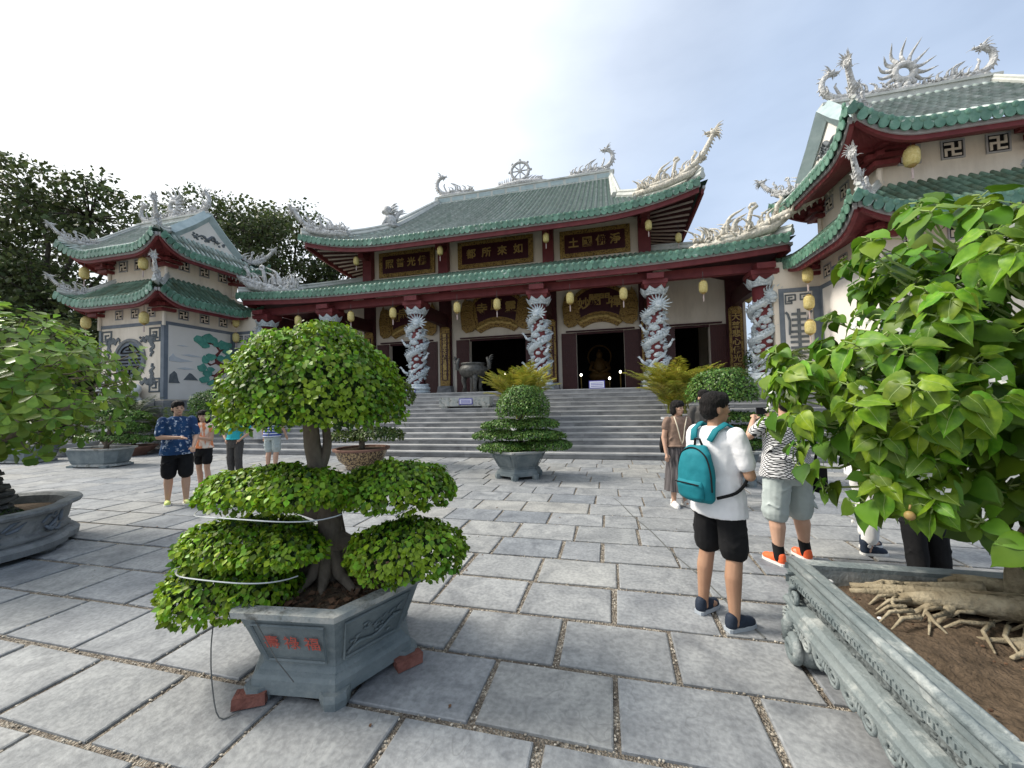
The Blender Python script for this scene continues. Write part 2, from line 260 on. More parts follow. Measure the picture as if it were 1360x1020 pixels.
# ------------------------------------------------------------ mesh helpers
class MB:
    def __init__(s): s.v = []; s.f = []; s.m = []
    def add(s, vs, fs, mi=0):
        o = len(s.v); s.v.extend([tuple(p) for p in vs]); s.f.extend([tuple(i+o for i in f) for f in fs]); s.m.extend([mi]*len(fs)); return s
    def box(s, c, d, rz=0., mi=0, tilt=None, taper=1.):
        hx, hy, hz = d[0]/2, d[1]/2, d[2]/2; vs = []
        M = Matrix.Rotation(rz, 3, 'Z')
        if tilt is not None: M = M @ tilt
        for z in (-hz, hz):
            k = taper if z > 0 else 1.
            for x, y in ((-hx, -hy), (hx, -hy), (hx, hy), (-hx, hy)):
                p = M @ Vector((x*k, y*k, z)); vs.append((p[0]+c[0], p[1]+c[1], p[2]+c[2]))
        return s.add(vs, [(3, 2, 1, 0), (4, 5, 6, 7), (0, 1, 5, 4), (1, 2, 6, 5), (2, 3, 7, 6), (3, 0, 4, 7)], mi)
    def span(s, a, b, mi=0):
        return s.box([(a[i]+b[i])/2 for i in range(3)], [abs(b[i]-a[i]) for i in range(3)], mi=mi)
    def tube(s, pts, rad, n=8, mi=0, cap=True, flat=1., up=(0, 0, 1)):
        pts = [Vector(p) for p in pts]; k = len(pts)
        if not hasattr(rad, '__len__'): rad = [rad]*k
        vs = []; u = Vector(up); prev = None
        for i, p in enumerate(pts):
            t = (pts[min(i+1, k-1)]-pts[max(i-1, 0)])
            t = t.normalized() if t.length > 1e-9 else Vector((0, 0, 1))
            if prev is None:
                a = t.cross(u)
                if a.length < 1e-3: a = t.cross(Vector((1, 0, 0)))
            else: a = prev - t*prev.dot(t)
            if a.length < 1e-6: a = t.orthogonal()
            a.normalize(); prev = a; b = t.cross(a)
            for j in range(n):
                th = 2*PI*j/n; q = p + a*(math.cos(th)*rad[i]*flat) + b*(math.sin(th)*rad[i]); vs.append(q)
        fs = [(i*n+j, i*n+(j+1) % n, (i+1)*n+(j+1) % n, (i+1)*n+j) for i in range(k-1) for j in range(n)]
        if cap: fs += [tuple(range(n-1, -1, -1)), tuple((k-1)*n+j for j in range(n))]
        return s.add(vs, fs, mi)
    def lathe(s, prof, c=(0, 0, 0), n=16, mi=0, sx=1., sy=1., rot=0., cap=True):
        vs = []
        for r, z in prof:
            for j in range(n):
                th = rot+2*PI*j/n; vs.append((c[0]+r*math.cos(th)*sx, c[1]+r*math.sin(th)*sy, c[2]+z))
        k = len(prof); fs = [(i*n+j, i*n+(j+1) % n, (i+1)*n+(j+1) % n, (i+1)*n+j) for i in range(k-1) for j in range(n)]
        if cap: fs += [tuple(range(n-1, -1, -1)), tuple((k-1)*n+j for j in range(n))]
        return s.add(vs, fs, mi)
    def ell(s, c, r, n=12, k=8, mi=0, M=None):
        vs = []
        for i in range(k+1):
            ph = PI*i/k
            for j in range(n):
                th = 2*PI*j/n; p = Vector((r[0]*math.sin(ph)*math.cos(th), r[1]*math.sin(ph)*math.sin(th), -r[2]*math.cos(ph)))
                if M is not None: p = M @ p
                vs.append((p[0]+c[0], p[1]+c[1], p[2]+c[2]))
        return s.add(vs, [(i*n+j, i*n+(j+1) % n, (i+1)*n+(j+1) % n, (i+1)*n+j) for i in range(k) for j in range(n)], mi)
    def prism(s, poly, o, ax, ay, th, mi=0):
        """polygon (2-D) in the plane o + x*ax + y*ay, extruded by th along ax x ay"""
        o = Vector(o); ax = Vector(ax); ay = Vector(ay); nn = ax.cross(ay).normalized()*th; n = len(poly)
        vs = [o+ax*x+ay*y for x, y in poly]; vs += [p+nn for p in vs]
        fs = [tuple(range(n-1, -1, -1)), tuple(range(n, 2*n))] + [(i, (i+1) % n, n+(i+1) % n, n+i) for i in range(n)]
        return s.add(vs, fs, mi)
    def grid(s, fn, nu, nv, mi=0):
        vs = [fn(i/nu, j/nv) for j in range(nv+1) for i in range(nu+1)]
        return s.add(vs, [(j*(nu+1)+i, j*(nu+1)+i+1, (j+1)*(nu+1)+i+1, (j+1)*(nu+1)+i) for j in range(nv) for i in range(nu)], mi)
    def flame(s, p, d, ln, w=.05, curl=.5, up=(0, 0, 1), mi=0, n=5, seg=5):
        """tapering wavy tongue"""
        p = Vector(p); d = Vector(d).normalized(); u = Vector(up); sd = d.cross(u)
        if sd.length < .01: sd = Vector((1, 0, 0))
        nn = sd.cross(d).normalized(); pts = []; rr = []
        for i in range(seg+1):
            t = i/seg; pts.append(p+d*(ln*t)+nn*(curl*ln*(math.sin(t*PI*1.4)*.35*t))); rr.append(w*(1-t)**.7+.004)
        return s.tube(pts, rr, n, mi)
    def mesh(s, name, mats, smooth=False):
        me = bpy.data.meshes.new(name); me.from_pydata(s.v, [], s.f)
        for m in (mats if isinstance(mats, (list, tuple)) else [mats]): me.materials.append(MAT[m])
        if len(me.materials) > 1: me.polygons.foreach_set('material_index', s.m)
        if smooth: me.polygons.foreach_set('use_smooth', [True]*len(s.f))
        me.update(); return me
    def build(s, name, mats, parent=None, smooth=False, loc=None, rz=None):
        return link(name, s.mesh(name, mats, smooth), parent, loc, rz)
def link(name, me, parent=None, loc=None, rz=None):
    o = bpy.data.objects.new(name, me); COL.objects.link(o)
    if parent is not None: o.parent = parent
    if loc is not None: o.location = loc
    if rz is not None: o.rotation_euler = (0, 0, rz)
    return o
def tag(o, label=None, cat=None, group=None, kind=None):
    for k, v in (('label', label), ('category', cat), ('group', group), ('kind', kind)):
        if v: o[k] = v
    return o
def thing(name, label, cat, loc=(0, 0, 0), rz=0., group=None):
    o = bpy.data.objects.new(name, None); COL.objects.link(o); o.location = loc; o.rotation_euler = (0, 0, rz); o.empty_display_size = .1
    return tag(o, label, cat, group)
def copy_tree(o, parent=None):
    c = o.copy(); COL.objects.link(c); c.parent = parent
    for ch in list(o.children): copy_tree(ch, c)
    return c
def np_mesh(name, V, Fq, mats, smooth=False, mi=None):
    """V (n,3), Fq (m,k) faces with k corners"""
    me = bpy.data.meshes.new(name); V = np.asarray(V, np.float32); Fq = np.asarray(Fq, np.int32); k = Fq.shape[1]
    me.vertices.add(len(V)); me.vertices.foreach_set('co', V.ravel()); me.loops.add(Fq.size); me.loops.foreach_set('vertex_index', Fq.ravel())
    me.polygons.add(len(Fq)); me.polygons.foreach_set('loop_start', np.arange(0, Fq.size, k, dtype=np.int32))
    for m in (mats if isinstance(mats, (list, tuple)) else [mats]): me.materials.append(MAT[m])
    if mi is not None: me.polygons.foreach_set('material_index', np.asarray(mi, np.int32))
    if smooth: me.polygons.foreach_set('use_smooth', np.ones(len(Fq), bool))
    me.update(calc_edges=True); return me
_T = {}
def text_mesh(ch, size, depth, bold=.012):
    k = (ch, size, depth, bold)
    if k not in _T:
        cu = bpy.data.curves.new('lettering', 'FONT'); cu.body = ch; cu.size = size; cu.extrude = depth/2; cu.offset = bold*size; cu.align_x = 'CENTER'; cu.align_y = 'CENTER'; cu.resolution_u = 3
        o = bpy.data.objects.new('lettering', cu); COL.objects.link(o); dg = bpy.context.evaluated_depsgraph_get()
        me = bpy.data.meshes.new_from_object(o.evaluated_get(dg)); bpy.data.objects.remove(o); bpy.data.curves.remove(cu); _T[k] = me
    return _T[k]
def lettering(name, ch, size, depth, m, parent, loc, rot, bold=.012):
    me = text_mesh(ch, size, depth, bold)
    if not me.materials: me.materials.append(MAT[m])
    o = link(name, me, parent); o.location = loc; o.rotation_euler = rot; return o
def remeshed(name, mb, mats, voxel, parent=None, smooth_it=3, sub=0, factor=.5, wrinkle=0., wf=(7, 7, 5)):
    o = mb.build('tmp', mats); r = o.modifiers.new('r', 'REMESH'); r.mode = 'VOXEL'; r.voxel_size = voxel; r.use_smooth_shade = True
    if smooth_it:
        q = o.modifiers.new('s', 'SMOOTH'); q.iterations = smooth_it; q.factor = factor
    dg = bpy.context.evaluated_depsgraph_get(); me = bpy.data.meshes.new_from_object(o.evaluated_get(dg)); me.name = name
    bpy.data.objects.remove(o)
    if wrinkle:      # creases along the surface normal
        n = len(me.vertices); co = np.empty(n*3, np.float32); me.vertices.foreach_get('co', co); co = co.reshape(-1, 3); nr = np.empty(n*3, np.float32); me.vertices.foreach_get('normal', nr); nr = nr.reshape(-1, 3)
        hv = np.array([(1-2.4*abs(mnoise.noise((p[0]*wf[0]+p[2]*1.7, p[1]*wf[1]-p[2]*2.1, p[2]*wf[2]+p[0]*2.3))))+.5*mnoise.noise((p[0]*19, p[1]*19, p[2]*14)) for p in co.tolist()])
        co += nr*(hv[:, None]*wrinkle); me.vertices.foreach_set('co', co.ravel()); me.update()
    me.materials.clear(); me.materials.append(MAT[mats]); me.polygons.foreach_set('use_smooth', [True]*len(me.polygons))
    return link(name, me, parent)
# ============================================================ ground
CX = -5.54                      # the hall's axis
g = MB(); g.grid(lambda u, v: (-400+800*u, -200+700*v, -.03), 8, 8)
ground = tag(g.build('ground', 'earth'), kind='structure')
pv = MB(); pv.span((-32, -3, -.029), (14, 10.9, -.016)); pave = tag(pv.build('paved_courtyard', 'gravel_joint'), kind='structure')
rows = []; y = -.72
PY = [-2.9+.0, -2.35, -1.8, -1.25, -.72, -.18, .37, .91, 1.45, 1.98, 2.52, 3.07, 3.63]
while PY[-1] < 10.7: PY.append(PY[-1]+random.uniform(.53, .585))
PY[-1] = 10.84
cand = []
for k in range(len(PY)-1):
    y0, y1 = PY[k], PY[k+1]; off = -.015 if (k-9) % 2 == 0 else .36
    x = off-.75*40
    while x < 13:
        w = .75*(1 if random.random() < .9 or y1 < 4 else random.choice((.6, 1.35)))
        q_ = random.uniform(.016, .025) if y0 < 5 else .014; cand.append((x+q_, y0+q_, x+w-q_, y1-q_)); x += w
def slab(b, mb=None, z0=-.016):
    j = lambda: random.uniform(-.008, .008)
    top = random.uniform(-.002, .003); e = .012
    x0, y0, x1, y1 = b; q = [(x0+j(), y0+j()), (x1+j(), y0+j()), (x1+j(), y1+j()), (x0+j(), y1+j())]
    cx, cy = (x0+x1)/2, (y0+y1)/2
    m = mb or MB(); ring = lambda s, z: [((p[0]-cx)*s+cx, (p[1]-cy)*s+cy, z) for p in q]
    vs = ring(1.005, z0) + ring(1, top-.005) + ring(1-e*2, top+.0)
    m.add(vs, [(a, b2, b2+4, a+4) for o in (0, 4) for a, b2 in ((o, o+1), (o+1, o+2), (o+2, o+3), (o+3, o))] + [(8, 9, 10, 11)])
    return m
def visw(b):
    cx, cy = (b[0]+b[2])/2, (b[1]+b[3])/2; dep = -cx*.241+cy*.97
    lat = cx*.97+cy*.241
    if dep < .9 or abs(lat) > dep*1.45+.6: return 1e9
    return math.hypot(cx, cy)
cand.sort(key=visw); far = MB()
for i, b in enumerate(cand):
    if i < 298: slab(b).build('paving_stone', 'paving', pave)
    else: slab(b, far)
tag(far.build('distant_paving', 'paving_far', pave), kind='stuff')
# loose gravel standing in the joints near the camera
pb = MB()
for b in cand[:90]:
    for q in range(26):
        t = random.random()
        if random.random() < .6: px, py = b[0]+(b[2]-b[0])*t, b[3]+.024+random.uniform(-.018, .018)
        else: px, py = b[2]+.024+random.uniform(-.018, .018), b[1]+(b[3]-b[1])*t
        r = random.uniform(.004, .010); M = Matrix.Rotation(random.random()*6, 3, 'Z')
        pb.ell((px, py, -.012+r*.3), (r, r*.75, r*.6), 5, 3, 0, M)
tag(pb.build('joint_gravel', 'pebble', pave), kind='stuff')
fl = MB(); rf_ = random.Random(21)
for k in range(60):
    x, y = rf_.uniform(-7, 3.4), rf_.uniform(1.5, 9.5); l = rf_.uniform(.012, .035); a = rf_.random()*6.3; c_, s2 = math.cos(a)*l, math.sin(a)*l
    fl.add([(x, y, .006), (x+c_*.5-s2*.3, y+s2*.5+c_*.3, .012), (x+c_, y+s2, .007), (x+c_*.5+s2*.3, y+s2*.5-c_*.3, .006)], [(0, 1, 2, 3)])
tag(fl.build('fallen_leaf_litter', 'mulch', pave), kind='stuff')
sc_ = MB(); P0, P1 = Vector((.03, 6.75, .004)), Vector((1.0, 3.1, .004)); dr = (P1-P0).normalized(); sd = Vector((-dr.y, dr.x, 0))
for o_, w_ in ((0, .008),):
    ps = [P0+(P1-P0)*t/14+sd*(o_+math.sin(t*1.3)*.012) for t in range(15)]
    sc_.tube(ps, w_, 5, flat=1.)
sc_.build('cable_scar', 'wire_dark', pave).scale = (1, 1, .5)  # thin dark tube drawn for the scar line across the slabs

# ============================================================ stairs and terrace
FL = 2.0; RISE = FL/13; TR = .34; SY = 10.85
st = tag(thing('stone_stairs', None, None), kind='structure')
for k in range(13):
    y0 = SY+k*TR; z1 = RISE*(k+1); x0, x1 = (-38, 12.0) if k < 4 else (-18.0, 6.95)
    L = x1-x0; nseg = max(1, int(L/2.6)); xs = sorted([x0, x1]+[x0+L*(i+random.uniform(-.2, .2))/nseg for i in range(1, nseg)])
    for a, b in zip(xs[:-1], xs[1:]):
        m = MB(); yb = SY+13*TR+.1 if k >= 4 else SY+13*TR+.1
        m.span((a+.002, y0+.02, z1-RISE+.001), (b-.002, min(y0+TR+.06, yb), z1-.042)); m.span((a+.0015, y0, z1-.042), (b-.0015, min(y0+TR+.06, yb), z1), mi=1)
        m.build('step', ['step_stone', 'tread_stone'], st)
m = MB(); m.span((-40, SY+4*TR+.05, .0), (-22.3, 40, RISE*4-.003)); tag(m.build('lower_terrace', 'tread_stone'), kind='structure')
m = MB(); m.span((-24, SY+12*TR+.3, .0), (12, 34, FL-.002)); tag(m.build('terrace_floor', 'step_stone'), kind='structure')

# ============================================================ roofs
def spow(a, b): return max(a, 0.)**b
class Slope:
    """one roof slope: o = middle of the eave line, a = along the eave, b = inwards (plan unit vectors)"""
    def __init__(s, o, a, b, L, D, z0, rise, lift, dmax, curve=1.3, flare=.0, q0=.45):
        s.o = Vector((o[0], o[1], 0)); s.a = Vector((a[0], a[1], 0)); s.b = Vector((b[0], b[1], 0)); s.L, s.D, s.z0, s.rise, s.lift, s.dmax, s.curve, s.flare, s.q0 = L, D, z0, rise, lift, dmax, curve, flare, q0
    def lf(s, q): return spow((abs(q)/s.L-s.q0)/(1-s.q0), 2.2)
    def at(s, q, d, h=0.):
        t = max(0., d/s.D); l = s.lf(q)
        p = s.o+s.a*q+s.b*(d-s.flare*l*max(0, 1-t*3)); p.z = s.z0+s.rise*t**s.curve+s.lift*l*max(0., 1-t*1.6)**1.5+h; return p
RIB = {}
def roof(thing_, slopes, pitch, rad, rib_m, bed_m, name='roof', tile=.30, cols=None):
    rf = MB()
    for s, vis in slopes:
        nq = 28
        for i in range(nq):
            qa, qb = -s.L+2*s.L*i/nq, -s.L+2*s.L*(i+1)/nq; da, db = s.dmax(qa), s.dmax(qb); nd = 10
            vs = [s.at(qa, da*j/nd) for j in range(nd+1)] + [s.at(qb, db*j/nd) for j in range(nd+1)]
            rf.add(vs, [(j, j+nd+1, j+nd+2, j+1) for j in range(nd)])
    ro = rf.build(name, bed_m, thing_)
    for s, vis in slopes:
        n = int(2*s.L/pitch); 
        for i in range(n):
            q = -s.L+(i+.5)*2*s.L/n; dm = s.dmax(q)
            if dm < .15: continue
            if vis:
                m = MB(); pts = []; k = max(2, int(dm/tile)); vs = []
                prof = []
                for j in range(k):
                    d0, d1 = dm*j/k, dm*(j+1)/k; prof += [(d0-.02 if j else -.03, 1.12), (d1-.002, .9)]
                nn = 5
                for d, sc in prof:
                    c = s.at(q, d); e = s.at(q, d+.05)-s.at(q, d-.05); e.normalize(); up = s.a.cross(e)
                    if up.z < 0: up = -up
                    for w in range(nn+1):
                        th = PI*w/nn; vs.append(c+s.a*(math.cos(th)*rad*sc)+up*(math.sin(th)*rad*sc*1.05))
                r_ = nn+1; m.add(vs, [(x*r_+w, x*r_+w+1, (x+1)*r_+w+1, (x+1)*r_+w) for x in range(len(prof)-1) for w in range(nn)]+[tuple(range(nn+1))])
                m.build('tile_row', rib_m, ro, True)
    # drip tiles along the eaves
    sh = MB(); w = .5*pitch*1.02; poly = [(-w, .10), (-w, -.10)]+[(-w*math.cos(t), -.10-.13*math.sin(t)) for t in [PI*x/8 for x in range(1, 8)]]+[(w, -.10), (w, .10)]
    sh.prism(poly, (0, 0, 0), (1, 0, 0), (0, 0, 1), .03); sh.lathe([(rad*1.18, 0), (rad*1.18, .035), (rad*.6, .05)], n=10)
    # turn the round end cap to face outwards (-Y)
    nb = len(poly)*2; sh.v[nb:] = [(x+pitch/2, -z, y+rad*.35+.03) for x, y, z in sh.v[nb:]]
    me = sh.mesh('eave_tile', 'eave_green')
    for s, vis in slopes:
        if not vis: continue
        n = int(2*s.L/pitch)
        for i in range(n):
            q = -s.L+i*2*s.L/n+.5*2*s.L/n-pitch/2; p = s.at(q, -.02, -.06); q2 = s.at(q+.1, -.02)-s.at(q-.1, -.02)
            o = link('eave_tile', me, ro); out = -s.b; ez = math.atan2(q2.y, q2.x); tilt = math.asin(max(-1, min(1, q2.normalized().z)))
            # local X follows the eave, local -Y looks outwards
            ax = q2.normalized(); ay = (s.b-ax*s.b.dot(ax)).normalized(); az = ax.cross(ay)
            if az.z < 0: ax = -ax; az = ax.cross(ay)
            o.matrix_local = Matrix(((ax.x, ay.x, az.x, p.x), (ax.y, ay.y, az.y, p.y), (ax.z, ay.z, az.z, p.z), (0, 0, 0, 1)))
    return ro
def eave_boards(thing_, ro, slopes, depth_in, soffit_m='maroon', h1=.26, h2=.20, up=.25, rafters=True, board='maroon', lip='fascia_grey'):
    """grey lip, maroon fascia and plank soffit under each visible eave"""
    lipm, fas, sof = MB(), MB(), MB()
    for s, vis in slopes:
        n = 40
        def strip(mb, d, za, zb, th):
            ring = []
            for i in range(n+1):
                q = -s.L+2*s.L*i/n; p = s.at(q, 0); qi = q*(1-d/s.L); p2 = s.o+s.a*qi+s.b*(d-s.flare*s.lf(q)*.9); zt = p.z
                ring.append((Vector((p2.x, p2.y, zt+za)), Vector((p2.x, p2.y, zt+zb)), s.b*th))
            vs = []
            for a_, b_, t_ in ring: vs += [a_, b_, b_+t_, a_+t_]
            mb.add(vs, [(4*i+j, 4*i+(j+1) % 4, 4*i+4+(j+1) % 4, 4*i+4+j) for i in range(n) for j in range(4)]+[(3, 2, 1, 0), (4*n, 4*n+1, 4*n+2, 4*n+3)])
        strip(lipm, .07, -.20, -.31, .10); strip(fas, .12, -.28, -.31-h2, .10)
        def sf(u, v):
            q = (-s.L+2*s.L*u); p = s.at(q, 0); d = .15+v*(depth_in-.15); qi = q*(1-d/s.L); p2 = s.o+s.a*qi+s.b*d
            return (p2.x, p2.y, s.at(q, 0).z*(1-v)+s.z0*v-.33+v*up)
        sof.grid(sf, 30, 3)
        if rafters and vis:
            nr = int(2*s.L/.42)
            for i in range(nr):
                q = -s.L*.97+2*s.L*.97*(i+.5)/nr; u = (q/s.L+1)/2
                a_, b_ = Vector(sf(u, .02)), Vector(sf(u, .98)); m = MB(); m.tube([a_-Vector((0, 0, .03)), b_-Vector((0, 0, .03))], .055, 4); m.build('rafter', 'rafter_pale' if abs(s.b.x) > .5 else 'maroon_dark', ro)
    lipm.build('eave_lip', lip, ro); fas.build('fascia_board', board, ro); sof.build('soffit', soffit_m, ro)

def hip_line(s, side, n=14, h=.08, d0=-.1):
    """corner-to-top edge of a slope on the side q>0 (side=1) or q<0"""
    pts = []
    for i in range(n+1):
        t = i/n; q = side*(s.L-(s.L-s.hipq)*t); d = s.dmax(q)*1.0 if t > 0 else 0; pts.append(s.at(q, d, h))
    return pts

# ---------------------------------------------------------------- carved dragons (shared meshes)
def bez(pts, n):
    """Catmull-Rom through control points"""
    P_ = [Vector(p) for p in pts]; P_ = [P_[0]*2-P_[1]]+P_+[P_[-1]*2-P_[-2]]; out = []; m = len(P_)-3
    for i in range(n+1):
        x = m*i/n; k = min(int(x), m-1); t = x-k; a, b, c, d = P_[k:k+4]
        out.append(.5*((2*b)+(-a+c)*t+(2*a-5*b+4*c-d)*t*t+(-a+3*b-3*c+d)*t**3))
    return out
def dragon(mb, ctrl, r, head_dir, spine_up=(0, 0, 1), spikes=14, headr=None, mane=11, mi=0, legs=True, seg=26, head_up=(0, 0, 1), tailr=.25, n=8):
    pts = bez(ctrl, seg); rr = [r*(tailr+(1-tailr)*math.sin(min(1, i/seg*1.5)*PI/2))*(1-.3*spow((i/seg-.7)/.3, 1)) for i in range(seg+1)]
    mb.tube(pts, rr, n, mi)
    su = None if spine_up is None else Vector(spine_up)
    for k in range(spikes):
        i = int((k+.5)/spikes*seg); t = (pts[min(i+1, seg)]-pts[max(i-1, 0)]).normalized(); sd = t.cross(Vector((0, 1, 0))); 
        out = -sd if su is None or sd.dot(su) < 0 else sd
        mb.flame(pts[i]+out*rr[i]*.7, out-t*.45, r*1.15, r*.32, .3, mi=mi, n=4, seg=3)
    # head
    h = pts[-1]; R_ = headr or r*1.25; f = Vector(head_dir).normalized(); u = Vector(head_up); u = (u-f*u.dot(f)).normalized(); s_ = f.cross(u)
    M = Matrix((f, s_, u)).transposed()
    mb.ell(h, (R_*1.1, R_*.85, R_*.85), 8, 6, mi, M)                             # skull
    mb.ell(h+f*R_*1.2+u*R_*.12, (R_*.9, R_*.55, R_*.38), 8, 6, mi, M)               # upper jaw
    mb.ell(h+f*R_*.95-u*R_*.62, (R_*.75, R_*.45, R_*.22), 8, 5, mi, M)              # lower jaw, open mouth
    mb.ell(h+f*R_*1.95+u*R_*.35, (R_*.25, R_*.4, R_*.25), 6, 5, mi, M)              # nose
    for sg in (-1, 1):
        mb.ell(h+f*R_*.55+u*R_*.65+s_*sg*R_*.5, (R_*.25,)*3, 6, 5, mi)            # brow / eye
        mb.flame(h-f*R_*.3+u*R_*.6+s_*sg*R_*.35, -f*.9+u*.9+s_*sg*.25, R_*2.3, R_*.2, .5, mi=mi)   # horn
        mb.flame(h+f*R_*1.9+s_*sg*R_*.3, f*.6+u*.6+s_*sg*.8, R_*1.3, R_*.07, .9, mi=mi)             # whisker
        mb.flame(h+f*R_*.5-u*R_*.8+s_*sg*R_*.2, f*.4-u*1.+s_*sg*.2, R_*.9, R_*.15, .5, mi=mi)       # beard
    for k in range(mane):
        th = 2*PI*k/mane; d = -f*.8+(u*math.cos(th)+s_*math.sin(th)*.55)*1.0
        mb.flame(h-f*R_*.3+(u*math.cos(th)+s_*math.sin(th))*R_*.5, d, R_*random.uniform(1.5, 2.2), R_*.22, .6, mi=mi, n=4, seg=4)
    if legs:
        for t in (.45, .72):
            i = int(t*seg); p = pts[i]
            for sg in (-1, 1):
                q = p+Vector((.3*r, sg*r*1.5, r*1.2)); mb.tube([p, p+Vector((0, sg*r*1.3, -.1*r)), q], [r*.45, r*.35, r*.22], 6, mi)
                for c in (-1, 0, 1): mb.flame(q, Vector((.6, c*.5+sg*.2, .5)), r*.8, r*.12, .3, mi=mi, n=4, seg=3)
def hip_dragon_mesh(m='white_stone', tall=1.0, out=1.0):
    mb = MB()          # x outwards along the hip, z up; corner of the roof at x = 0
    dragon(mb, [(-2.6, 0, .12), (-2.1, .06, .22), (-1.5, -.06, .2), (-.9, .05, .24), (-.35, -.03, .38), (.10+.1*out, 0, .38+.3*tall), (.22+.3*out, 0, .38+.62*tall), (.28+.5*out, 0, .38+.95*tall)],
           .125, (-1, 0, .12), (1, 0, -.4), 30, headr=.165, mane=17)
    mb.tube([(-2.5, 0, .05), (-1.2, 0, .08), (-.3, 0, .2), (.1, 0, .42)], [.12, .16, .16, .08], 8)     # carved cloud base
    for k in range(22):
        x = -2.4+2.5*k/21; mb.ell((x, random.uniform(-.12, .12), .12+max(0, x+.6)*.35+random.uniform(0, .1)), (.10, .09, .08), 6, 4)
    # tail flames, a curl and fins standing on the back
    for k in range(9): mb.flame((-2.35+k*.09, 0, .22), (-.35+random.uniform(-.2, .2), random.uniform(-.2, .2), 1), random.uniform(.3, .62), .05, .7)
    for k in range(16): x = -2.2+2.1*k/15; mb.flame((x, random.uniform(-.06, .06), .28+max(0, x+.6)*.4), (random.uniform(-.6, .5), random.uniform(-.15, .15), 1), random.uniform(.3, .6), .055, .9, n=5, seg=6)
    for x, l in ((-1.55, .95), (-1.35, .7), (-1.62, .6)): mb.flame((x, 0, .3), (.55, 0, 1), l, .09, .7, n=6, seg=7)
    cu = [Vector((-.95, 0, .3))+Vector((.22*t, 0, .75*t)) for t in (0, .4, .8)] + [Vector((-.72+.10*math.cos(a), 0, .98+.10*math.sin(a))) for a in (0, 1, 2, 3, 4)]
    mb.tube(cu, [.08, .075, .07, .06, .055, .055, .05, .04], 6)
    for k in range(70):
        x = -2.5+2.9*random.random(); z = .14+max(0, x+.5)*.55; mb.flame((x, random.uniform(-.13, .13), z+random.uniform(-.02, .14)), (random.uniform(-.9, .5), random.uniform(-.7, .7), random.uniform(.2, 1)), random.uniform(.12, .30), .035, .8, n=4, seg=4)
    for x in (-.55, -.4): mb.flame((x, 0, .4), (.35, 0, 1), .5, .06, .8)
    mb.tube([(-.15, 0, .6), (-.1, 0, .85), (.05, .0, 1.02), (-.02, 0, 1.12)], [.06, .07, .06, .03], 6)
    return mb.mesh('corner_dragon', m, True)
def ridge_dragon_mesh(m='white_stone'):
    mb = MB()          # x towards the ridge end, neck curls back inwards
    dragon(mb, [(-2.6, 0, .1), (-2.0, .08, .25), (-1.5, -.06, .22), (-1.0, .05, .32), (-.55, 0, .25), (-.1, 0, .35), (.25, 0, .75), (.22, 0, 1.25), (-.12, 0, 1.5)],
           .15, (-1, 0, -.1), None, 18, headr=.17, mane=10)
    mb.tube([(-2.7, 0, .03), (-1.5, 0, .08), (-.2, 0, .1), (.1, 0, .1)], [.1, .17, .17, .1], 8)
    for k in range(18): mb.ell((-2.5+2.5*k/17, random.uniform(-.12, .12), random.uniform(.1, .26)), (.11, .09, .09), 6, 4)
    for x, l in ((-1.35, .9), (-1.15, .75), (-1.5, .6), (-.95, .5), (-1.9, .5), (-2.2, .42), (-2.4, .3)): mb.flame((x, 0, .3), (random.uniform(.1, .5), 0, 1), l, .08, .8, n=5, seg=6)
    for k in range(46): mb.flame((-2.5+2.6*random.random(), random.uniform(-.13, .13), random.uniform(.1, .3)), (random.uniform(-.8, .8), random.uniform(-.6, .6), random.uniform(.3, 1)), random.uniform(.14, .32), .04, .8, n=4, seg=4)
    mb.tube([(-.5, 0, .3), (-.35, 0, .6), (-.25, 0, .85), (-.32, 0, 1.0)], [.06, .06, .05, .03], 6)
    return mb.mesh('ridge_dragon', m, True)
HIPD = hip_dragon_mesh(); HIPC = hip_dragon_mesh('cream_stone', 1.3, 1.0); HIPX = hip_dragon_mesh('cream_stone', .75, 2.2); HIPW = hip_dragon_mesh('white_stone', .75, 2.2); RIDD = ridge_dragon_mesh()
def put(name, me, parent, p, heading, tilt=0., sc=1.):
    o = link(name, me, parent); o.location = p; o.rotation_euler = (0, -tilt, heading); o.scale = (sc,)*3; return o
def wheel_mesh():
    mb = MB()
    ring = [(.62*math.cos(a), 0, .62*math.sin(a)) for a in [2*PI*i/24 for i in range(25)]]; mb.tube(ring, .10, 6)
    for k in range(8):
        a = 2*PI*k/8; c, s_ = math.cos(a), math.sin(a); mb.tube([(0, 0, 0), (.6*c, 0, .6*s_)], .045, 5); mb.ell((.76*c, 0, .76*s_), (.10, .07, .10), 6, 5)
    mb.ell((0, 0, 0), (.16, .1, .16), 8, 6)
    for k in range(9):
        for sg in (-1, 1): mb.flame((sg*(.2+k*.16), 0, -.95+.02*k), (sg*.5+random.uniform(-.2, .2), 0, 1), .75-.06*k, .08, .7*sg)
    mb.tube([(-2.2, 0, -1.0), (-1.2, 0, -.86), (0, 0, -.8), (1.2, 0, -.86), (2.2, 0, -1.0)], [.03, .14, .2, .14, .03], 8)
    mb.ell((0, 0, -.75), (.3, .15, .15), 8, 5)
    return mb.mesh('dharma_wheel', 'white_stone', True)
